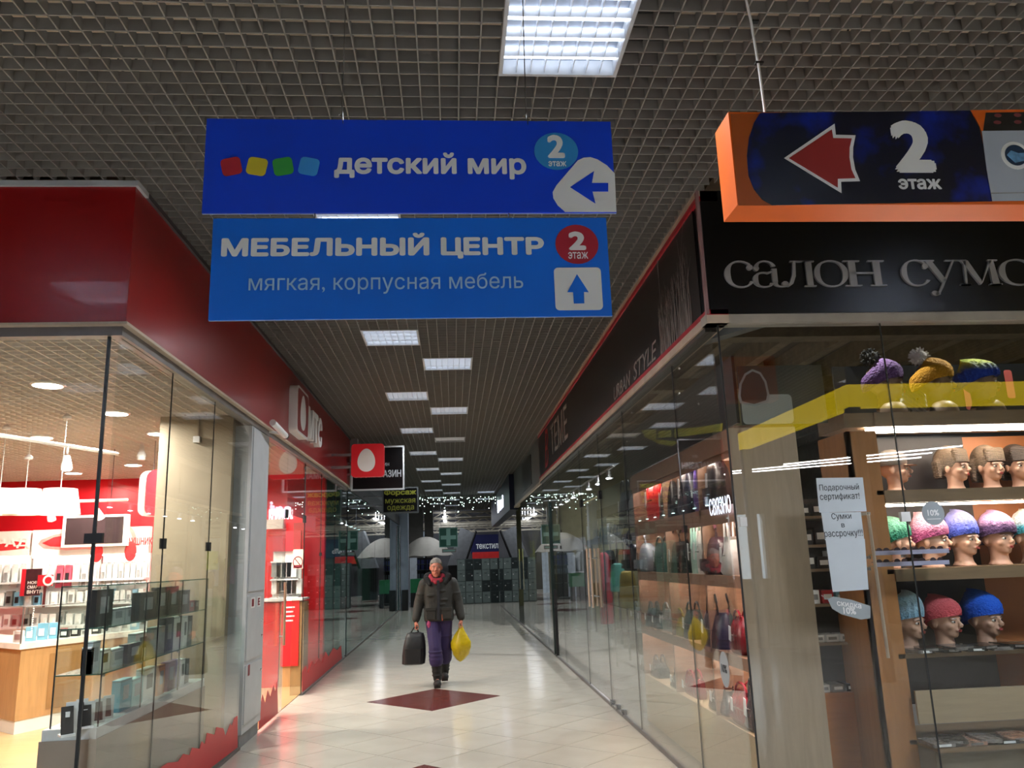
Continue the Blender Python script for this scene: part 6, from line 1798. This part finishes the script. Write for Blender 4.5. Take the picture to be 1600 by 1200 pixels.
# papers and decals on the front pane
yg = YR - .008
m_pap = M('white paper', '#b9c2c8', .7, var=.03); m_ink = M('black ink', '#23262a', .6, var=0)
def sheet(lb, pts, lines):
    P = [G(px, py, yg) for px, py in pts]
    ar = sum(P[i][0] * P[(i + 1) % len(P)][1] - P[(i + 1) % len(P)][0] * P[i][1] for i in range(len(P)))
    xs_ = [p[0] for p in P]; zs_ = [p[1] for p in P]
    t = thing('paper_notice', lb, 'notice', (sum(xs_) / len(xs_), yg, min(zs_)), group='papers taped to the front pane')
    flat('sheet', P if ar > 0 else P[::-1], m_pap, t, (0, yg, 0), XA, ZA, .001)
    for s, a, b, c, d in lines: tbox('lettering', s, m_ink, t, yg - .002, a, b, c, d, .0, .0006)
sheet('paper notice reading Подарочный сертификат! taped to the front pane', [(1275, 747), (1348, 746), (1354, 799), (1280, 801)], [('Подарочный', 1281, 1343, 757, 769), ('сертификат!', 1282, 1344, 771, 784)])
sheet('paper notice reading Сумки в рассрочку!!! below the first paper', [(1283, 801), (1345, 800), (1350, 842), (1289, 844)], [('Сумки', 1300, 1331, 802, 814), ('в', 1315, 1320, 818, 824), ('рассрочку!!!', 1289, 1349, 829, 842)])
sheet('long plain paper sheet hanging under the two notices on the front pane', [(1290, 844), (1351, 842), (1357, 921), (1301, 925)], [])
m_dw = M('frosted grey decal', '#8f979b', .5, var=.04)
t = thing('window_decal', 'grey tag shaped decal reading скидка 10% on the front pane', 'decal', (2.75, yg, .95))
P = [G(*p, yg) for p in ((1293, 936), (1302, 932), (1330, 937), (1360, 947), (1360, 966), (1345, 968), (1315, 960), (1300, 951))][::-1]
flat('tag_shape', P, m_dw, t, (0, yg, 0), XA, ZA, .001)
x, z = G(1300, 940, yg); x1, z1 = G(1352, 955, yg)
text('lettering', 'скидка', m_white, t, (G(1308, 948, yg)[0], yg - .0015, G(1308, 948, yg)[1]), (1, 0, -.16), ZA, .155, .034, .02, .0006)
text('lettering', '10%', m_white, t, (G(1318, 959, yg)[0], yg - .0015, G(1318, 959, yg)[1]), (1, 0, -.1), ZA, .08, .04, .03, .0006)
MB().tube([(G(1283, 930, yg)[0], yg, G(1283, 930, yg)[1]), (G(1296, 938, yg)[0], yg, G(1296, 938, yg)[1])], .002, 5).build('tag_string', m_dw, t)
def roundel(lb, px, py, r, y):
    x, z = G(px, py, y)
    t = thing('window_decal', lb, 'decal', (x, y, z - r))
    flat('disc', circ(x, z, r), m_dw, t, (0, y, 0), XA, ZA, .001)
    text('lettering', '10%', m_white, t, (x - r * .5, y - .0015, z - r * .2), XA, ZA, r, r * .5, .02, .0006)
    MB().box(x - r * .6, x + r * .6, y - .0015, y - .001, z - r * .5, z - r * .45).build('rule', m_white, t)
roundel('round frosted 10% decal on the front pane over the pink hat', 1458, 802, .075, yg)
t = thing('window_decal', 'oval patterned decal on the side pane low by the glass corner', 'decal', (XR - .01, 5.3, .5))
p = atx(1132, 1046, XR - .009)
flat('disc', circ(-p.y, p.z, .09, .11), m_dw, t, (XR - .008, 0, 0), (0, -1, 0), ZA, .001)
text('lettering', '10%', m_ink, t, (XR - .0105, p.y + .05, p.z - .02), (0, -1, 0), ZA, .1, .05, .02, .0006)
t = thing('door_handle_bar', 'long thin pale bar leaning behind the front pane beside the papers', 'pole', (2.9, 5.1, 0))
a = aty(1356, 800, 5.2); b = aty(1388, 1028, 5.2)
MB().tube([(a.x, 5.2, a.z), (b.x, 5.2, b.z)], .011, 8).build('bar', m_hand, t)
MB().box(a.x - .01, a.x + .01, 5.19, YH + .01, a.z - .02, a.z).build('hook', m_steel, t)
p = atz(0, 0, 5)
# clothes and shelves further inside the right shop
def rc_(px, lb, zt, L, w, col, x=2.75, sl=.55, d=.12):
    p = atx(px, 900, x)
    return coat(lb, x, p.y, zt, L, w, col, d, PI / 2 - .35, sl, group='garments behind the side pane of the right shop')
rc_(945, 'long crimson coat hanging near the pale door handles', 1.7, 1.25, .42, '#a81c2c')
rc_(966, 'sea green ruffled scarf bundle hanging beside the crimson coat', 1.52, .4, .28, '#4f8f84', sl=None, x=2.4)
rc_(980, 'mustard garment hanging low beside the sea green scarf', 1.42, .5, .3, '#7d6a22', sl=None, x=2.4)
rc_(908, 'pale grey long cardigan behind the door leaf', 1.8, 1.0, .42, '#b3b9be')
rc_(925, 'brown and gold coat between the pale door handles', 1.6, .9, .4, '#6d5320')
rc_(884, 'deep teal dress behind the side pane', 1.55, .8, .42, '#1f6060')
rc_(870, 'olive jacket behind the side pane', 1.5, .7, .45, '#7d7d38')
rc_(858, 'dusty purple blouse with dark trousers behind the side pane', 1.6, .6, .42, '#6b6078')
rc_(848, 'plum pink top on the far garment rail', 1.72, .5, .4, '#9a4a68')
rc_(955, 'black parka behind the crimson coat', 1.75, .8, .45, '#16181c', x=3.2)
rc_(895, 'white long scarf hanging behind the side pane', 1.7, .9, .2, '#a9b0b4', sl=None)
MB().tube([(2.75, 9.0, 1.86), (2.75, 21, 1.86)], .015, 6).build('clothes_rail', m_steel)
o = bpy.data.objects['clothes_rail.001']; tag(o, 'thin steel clothes rail behind the side pane of the right shop', 'rail')
MB().tube([(2.4, 8.8, 1.86), (2.4, 12.5, 1.86)], .012, 6).build('second_rail', m_steel, o)
for k in range(2): MB().tube([(2.4, 8.9 + k * 3.5, .008), (2.4, 8.9 + k * 3.5, 1.86)], .012, 6).build('rail_post', m_steel, o)
for k in range(4): MB().tube([(2.75, 9.2 + k * 3.9, 0.008), (2.75, 9.2 + k * 3.9, 1.86)], .015, 6).build('rail_post', m_steel, o)
t = thing('wall_shelf', 'high grey shelf carrying black bags inside the right shop', 'shelf', (3.2, 15, 1.9))
MB().box(3.0, 3.5, 12.5, 18.5, 1.9, 1.94).build('board', m_grey, t)
MB().box(3.0, 3.02, 12.5, 18.5, 1.94, 2.0).build('lip', m_gtrim, t)
for y in (12.6, 15.5, 18.3): MB().box(3.1, 3.14, y, y + .04, 0.008, 1.9).build('upright', m_steel, t)
for k, px in enumerate((932, 942, 953, 964)):
    B('tote' if k % 2 else 'bowl', 'black handbag on the high grey shelf, %s from the left' % ORD[k], px, px + 8, 838, 1.94, '#17181b', x=3.22, tagged=(k == 2), group='black handbags on the high shelf')
t = thing('banner', 'narrow fluorescent yellow banner behind the side pane', 'banner', (2.0, 17, 1.4))
p = atx(829, 850, 2.0)
MB().box(2.0, 2.03, p.y - .6, p.y + .6, atx(829, 873, 2.0).z, atx(829, 845, 2.0).z).build('cloth', M('fluorescent yellow', '#c9d41c', .5, emit=.25, var=0), t)
MB().tube([(2.015, p.y, 0.008), (2.015, p.y, atx(829, 873, 2.0).z)], .015, 6).build('stand', m_blk, t)
t = thing('display_table', 'white display block with pale panel inside the right shop', 'table', (2.35, 14, 0))
a = atx(868, 862, 2.2); b = atx(893, 895, 2.2)
yq0, yq1 = min(a.y, b.y), max(a.y, b.y)
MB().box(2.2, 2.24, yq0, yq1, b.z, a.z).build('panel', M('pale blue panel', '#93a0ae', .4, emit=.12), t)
MB().box(2.2, 2.5, yq0, yq1, 0.008, b.z).build('block', m_grey, t)
MB().box(2.15, 2.45, yq0 - .3, yq1 + .5, a.z, a.z + .22).build('pale_header', m_wpaint, t)
# second room of the right side seen far away
for k, (px, col, lb) in enumerate(((800, '#2e3a3c', 'dark slate coat far along the right glass wall'), (812, '#39474a', 'grey blue coat far along the right glass wall'), (820, '#243033', 'black green coat far along the right glass wall'))):
    p = atx(px, 900, 2.3); coat(lb, 2.3, p.y, 1.6, .9, .5, col, .14, PI / 2, group='coats far along the right glass wall')
# ---- what the panes mirror: rear hall fascia and strip lights, standing behind the camera
yl = thing('shop_fascia', 'lit yellow fascia of the shop behind the camera, seen in the front pane', 'sign', (6, -.2, 3.45))
m_yf = M('lit yellow fascia', '#e0c020', .5, emit=2.0, ecol='#e8c81c', var=0)
MB().box(5.2, 9.3, -.2, -.05, 3.42, 3.72).build('front_band', m_yf, yl)
MB().box(5.2, 5.35, -4.2, -.2, 3.42, 3.72).build('side_band', m_yf, yl)
MB().box(5.2, 5.35, -.2, -.05, 0, 3.42).build('corner_post', m_grey, yl)
MB().box(5.2, 5.35, -4.2, -4.05, 0, 3.42).build('corner_post', m_grey, yl)
MB().box(5.25, 9.3, -.15, -.1, 3.72, 3.98).build('dark_board', m_blk, yl)
for k, (a, b) in enumerate((((8.9, -3.4), (6.6, -5.6)), ((8.9, -4.3), (5.9, -6.7)), ((9.1, -5.0), (5.9, -7.3)))):
    o = thing('strip_light', 'long strip light behind the camera, %s of three' % ORD[k], 'lamp', ((a[0] + b[0]) / 2, (a[1] + b[1]) / 2, 3.3), group='strip lights behind the camera')
    MB().tube([(a[0], a[1], 3.3), (b[0], b[1], 3.3)], .012, 6).build('tube', M('rear strip tube', '#ffffff', .5, emit=30, ecol='#ffffff', var=0), o)
    for q in (a, b): MB().tube([(q[0], q[1], 3.3), (q[0], q[1], 3.99)], .006, 5).build('suspension_wire', m_steel, o)
for xx in (2.9, 4.6): spot_light('right_shop_front_fill', (xx, 5.9, 4.0), 130, (1, .95, .88))  # added fill spots without fittings, brighten the hats and end board
# ================================================================ PERSON
m_sk = M('person skin', '#b5705a', .5, var=.08, vs=20)
m_jk = M('dark olive grey jacket cloth', '#211f1a', .75, var=.15, vs=6, bump=.5, bs=18)
m_tr = M('purple work trousers cloth', '#2d1f4a', .8, var=.18, vs=6, bump=.5, bs=16)
m_bt = M('black felt boot', '#171412', .75, var=.15)
m_hr = M('short grey hair', '#7b766f', .8, var=.25, vs=60, bump=.6, bs=120)
m_fur = M('black fur hood lining', '#0e0d0d', .95, var=.3, vs=40, bump=1.0, bs=90)
m_sc = M('crimson hooded collar', '#8f1c2e', .8, var=.12, bump=.4, bs=20)
Yp = 11.4
pr = thing('person', 'grey haired person in dark jacket and purple trousers walking with a bag in each hand', 'person', (-.22, Yp, 0))
V3 = lambda x, y, z: (x, Yp + y, z)
hx, hz = -.245, 1.545          # head centre
# shared pose joints
shR, shL = V3(-.405, .02, 1.345), V3(-.03, .02, 1.345)
elR, elL = V3(-.485, .05, 1.085), V3(.045, .06, 1.085)
wrR, wrL = V3(-.525, -.01, .86), V3(.085, 0, .86)
hipR, hipL = V3(-.30, .03, .86), V3(-.135, .03, .86)
knR, knL = V3(-.27, -.09, .5), V3(-.135, .07, .49)
anR, anL = V3(-.245, -.05, .1), V3(-.15, .3, .14)
b = MB()
b.ell(V3(hx, .0, hz + .02), (.078, .098, .105), 24, 16)
b.ell(V3(hx, -.025, hz - .045), (.062, .07, .085), 20, 12)
b.ell(V3(hx, -.055, hz - .105), (.034, .03, .024), 14, 8)
b.ell(V3(hx, -.083, hz + .02), (.052, .016, .013), 14, 8)
b.tube([V3(hx, -.09, hz + .012), V3(hx, -.112, hz - .02), V3(hx, -.118, hz - .034)], [.009, .012, .015], 8)
for s in (-1, 1):
    b.ell(V3(hx + s * .015, -.105, hz - .038), (.009, .01, .008), 8, 6)
    b.ell(V3(hx + s * .04, -.068, hz - .03), (.024, .024, .02), 12, 8)
    b.ell(V3(hx + s * .08, .012, hz - .005), (.009, .02, .032), 10, 8)
    b.tube([V3(hx + s * .083, .02, hz + .02), V3(hx + s * .09, .03, hz - .01)], .007, 6)
b.ell(V3(hx, -.09, hz - .068), (.026, .012, .01), 12, 8)
b.cap(V3(hx, .02, hz - .06), V3(-.225, .04, 1.36), .055, .06)
b.ell(V3(-.218, .04, 1.2), (.17, .1, .2), 20, 12); b.ell(V3(-.218, .04, .97), (.15, .1, .17), 20, 12)
for S, E_, W_ in ((shR, elR, wrR), (shL, elL, wrL)):
    b.cap(S, E_, .052, .042); b.cap(E_, W_, .04, .028)
for H_, K_, A_ in ((hipR, knR, anR), (hipL, knL, anL)):
    b.cap(H_, K_, .085, .055); b.cap(K_, A_, .052, .036)
    b.cap(A_, (A_[0], A_[1] - .09, A_[2] - .045), .034, .026)
# hands: palm, four curled fingers of unequal length, thumb
def hand(W_, s):
    x, y, z = W_
    b.ell((x, y - .005, z - .05), (.022, .042, .045), 14, 10)
    b.cap((x, y, z), (x, y - .003, z - .045), .026, .024, 10)
    for k, (dy, l) in enumerate(((-.036, .92), (-.012, 1.0), (.012, .95), (.034, .78))):
        p0 = (x + s * .006, y + dy, z - .075); p1 = (x + s * .012, y + dy * 1.05, z - .075 - .032 * l)
        p2 = (x - s * .01, y + dy * 1.05, z - .075 - .05 * l); p3 = (x - s * .03, y + dy, z - .075 - .034 * l)
        b.tube([p0, p1], [.0095, .009], 8); b.ell(p1, .009, 8, 6); b.tube([p1, p2], [.009, .0082], 8); b.ell(p2, .0082, 8, 6); b.tube([p2, p3], [.0082, .007], 8); b.ell(p3, .007, 8, 6)
    b.tube([(x - s * .008, y - .03, z - .035), (x - s * .025, y - .048, z - .06), (x - s * .034, y - .034, z - .085)], [.013, .011, .009], 8); b.ell((x - s * .034, y - .034, z - .085), .009, 8, 6)
hand(wrR, -1); hand(wrL, 1)
bake(b, 'body', m_sk, pr, .006, 2)
for s in (-1, 1):
    MB().ell(V3(hx + s * .03, -.087, hz - .0), (.013, .007, .006), 10, 6).build('eye', m_eye, pr, True)
    MB().ell(V3(hx + s * .03, -.093, hz - .0), (.006, .003, .005), 8, 6).build('iris', m_iris, pr)
    MB().tube([V3(hx + s * .013, -.101, hz + .022), V3(hx + s * .032, -.101, hz + .028), V3(hx + s * .052, -.086, hz + .02)], [.004, .005, .003], 6).build('eyebrow', m_hr, pr)
MB().tube([V3(hx - .02, -.099, hz - .068), V3(hx, -.104, hz - .067), V3(hx + .02, -.099, hz - .068)], [.003, .005, .003], 6).build('mouth', M('person lips', '#8a4238', .5, var=0), pr)
h = MB(); h.ell(V3(hx, .018, hz + .045), (.086, .1, .096), 24, 16); h.ell(V3(hx, .06, hz + .0), (.08, .062, .085), 20, 12)
for k in range(-4, 5): h.cap(V3(hx + k * .015, -.055 + abs(k) * .004, hz + .105 - abs(k) * .004), V3(hx + k * .0175, -.082 + abs(k) * .005, hz + .072 - abs(k) * .002), .018, .01, 8)
bake(h, 'hair', m_hr, pr, .007, 1)
# jacket: straight quilted parka to the hip with full sleeves
j = MB()
rings = []
for z, rx, ry, cx_ in ((.84, .20, .15, -.215), (.9, .205, .155, -.215), (1.0, .198, .15, -.217), (1.06, .19, .145, -.217), (1.16, .198, .145, -.218), (1.27, .205, .135, -.218), (1.345, .198, .12, -.22), (1.40, .14, .105, -.225), (1.43, .09, .085, -.23)):
    ring = []
    for i in range(28):
        a = 2 * PI * i / 28; c_, s_ = math.cos(a), math.sin(a)
        ring.append(V3(cx_ + rx * math.copysign(abs(c_) ** .8, c_), .035 + ry * math.copysign(abs(s_) ** .8, s_), z))
    rings.append(ring)
j.loft(rings)
for S, E_, W_, s in ((shR, elR, wrR, -1), (shL, elL, wrL, 1)):
    j.cap((S[0] + s * .0, S[1] + .01, S[2] - .015), E_, .083, .072); j.cap(E_, (W_[0], W_[1], W_[2] + .02), .072, .055)
    for u in (.35, .7):
        p = Vector(E_).lerp(Vector(W_), u); j.ell(tuple(p), (.066, .068, .02), 14, 8)
    p = Vector(S).lerp(Vector(E_), .55); j.ell(tuple(p), (.083, .085, .03), 14, 8)
for k in range(5): j.ell(V3(-.22 + random.uniform(-.12, .12), -.1, 1.0 + k * .06), (.07, .022, .014), 10, 6)
bake(j, 'jacket', m_jk, pr, .009, 3)
jk = [o for o in bpy.data.objects if o.name == 'jacket'][0]
MB().box(-.235, -.2, Yp - .128, Yp - .1, .86, 1.38).build('placket', M('navy placket', '#12131c', .7), jk)
for x0 in (-.39, -.17):
    MB().rbox(x0, x0 + .13, Yp - .13, Yp - .09, .875, .985, .012).build('pocket', m_jk, jk)
    MB().box(x0 - .004, x0 + .134, Yp - .137, Yp - .09, .985, 1.02).build('pocket_flap', m_jk, jk)
MB().box(-.175, -.16, Yp - .125, Yp - .1, .85, .93).build('orange_pull', M('orange pull tape', '#9c4a30', .6), jk)
c = MB()
for k in range(13):
    a = PI * (k / 12.) ; x = -.228 + .15 * math.cos(a); y = .03 + .11 * math.sin(a)
    c.ell(V3(x, y, 1.42 + .035 * math.sin(a)), (.048, .045, .05), 10, 8)
c.cap(V3(-.38, -.02, 1.40), V3(-.33, -.09, 1.33), .04, .03); c.cap(V3(-.075, -.02, 1.42), V3(-.11, -.09, 1.35), .045, .03)
bake(c, 'fur_hood', m_fur, pr, .009, 1)
c = MB()
for k in range(15):
    a = -PI * .08 + PI * 1.16 * (k / 14.)
    c.ell(V3(-.238 + .085 * math.cos(a), .02 + .07 * math.sin(a), 1.425), (.032, .03, .045), 10, 8)
c.cap(V3(-.325, .0, 1.42), V3(-.25, -.1, 1.35), .034, .024); c.cap(V3(-.155, .0, 1.42), V3(-.225, -.1, 1.35), .034, .024); c.cap(V3(-.29, -.07, 1.38), V3(-.18, -.075, 1.38), .03, .03)
bake(c, 'red_collar', m_sc, pr, .008, 1)
tr = MB()
for H_, K_, A_ in ((hipR, knR, anR), (hipL, knL, anL)):
    tr.cap((H_[0], H_[1], H_[2] + .05), K_, .108, .085); mid = Vector(K_).lerp(Vector(A_), .42); tr.cap(K_, tuple(mid), .086, .094)
    for u in (.3, .6, .9):
        q = Vector(K_).lerp(mid, u); tr.ell(tuple(q), (.1, .1, .018), 14, 6)
    q = Vector(H_).lerp(Vector(K_), .6); tr.ell(tuple(q), (.1, .1, .02), 14, 6)
bake(tr, 'trousers', m_tr, pr, .009, 2)
for H_, K_, A_ in ((hipR, knR, anR), (hipL, knL, anL)):
    bo = MB(); m0 = Vector(K_).lerp(Vector(A_), .42)
    bo.cap(tuple(m0), A_, .072, .056)
    hz_ = A_[2] - .1 if A_[2] > .12 else 0
    bo.ell((A_[0], A_[1] + .02, hz_ + .045), (.05, .06, .045), 14, 8); bo.ell((A_[0], A_[1] - .1, hz_ + .05), (.055, .1, .05), 16, 8)
    bo.box(A_[0] - .045, A_[0] + .045, A_[1] - .17, A_[1] + .07, hz_, hz_ + .03)
    for k in range(4): bo.ell(tuple(m0.lerp(Vector(A_), .15 + k * .22)), (.072, .072, .016), 14, 6)
    bake(bo, 'boot', m_bt, pr, .008, 2)
MB().tube([V3(-.34, -.06, .87), V3(-.35, -.08, .8), V3(-.34, -.075, .74)], [.02, .03, .012], 8).build('pink_shirt_tail', M('pink cloth', '#a03a62', .8), pr, True)
# bags
bk = MB(); x0 = -.535
t = thing('carry_bag', 'black soft carry bag hanging from the right hand of the person', 'bag', (x0, Yp, .28))
rings = []
for u, w_, d_ in ((0, .12, .05), (.04, .155, .085), (.3, .16, .1), (.6, .15, .09), (.85, .13, .075), (.97, .11, .05), (1, .07, .03)):
    rings.append([(x0 - .03 * (1 - u) + w_ * math.copysign(abs(math.cos(a)) ** .6, math.cos(a)), Yp + .0 + d_ * math.copysign(abs(math.sin(a)) ** .7, math.sin(a)), .285 + .42 * u) for a in [2 * PI * i / 24 for i in range(24)]])
bk.loft(rings)
m_bb = M('black nylon bag', '#0d0d0f', .5, var=.15, bump=.5, bs=15)
bk.build('body', m_bb, t, True)
MB().rbox(x0 - .15, x0 + .09, Yp - .13, Yp - .07, .31, .5, .03).build('front_pocket', m_bb, t)
MB().tube([(x0 - .07, Yp - .02, .69), (x0 - .02, Yp - .015, .765), (x0 + .01, Yp - .01, .775), (x0 + .05, Yp - .02, .69)], .01, 8).build('handle', m_bb, t, True)
t = thing('plastic_bag', 'full yellow plastic bag hanging from the left hand of the person', 'bag', (.085, Yp, .3))
m_yb = M('yellow thin plastic', '#b99f0c', .35, var=.2, vs=8, bump=.9, bs=14)
yb_ = MB(); rings = []
for u, w_, d_ in ((0, .012, .02), (.05, .05, .05), (.2, .105, .09), (.4, .13, .11), (.55, .13, .105), (.75, .085, .07), (.9, .04, .04), (1, .022, .03)):
    rings.append([(.085 - .02 * (1 - u) + w_ * math.cos(a) * (1 + .1 * math.sin(5 * a + 6 * u)), Yp + d_ * math.sin(a) * (1 + .12 * math.sin(4 * a + 3)), .3 + .46 * u) for a in [2 * PI * i / 30 for i in range(30)]])
yb_.loft(rings).build('body', m_yb, t, True)
MB().tube([(.07, Yp - .01, .75), (.08, Yp - .005, .79), (.09, Yp + .005, .79), (.1, Yp + .01, .75)], .008, 6).build('handle', m_yb, t, True)
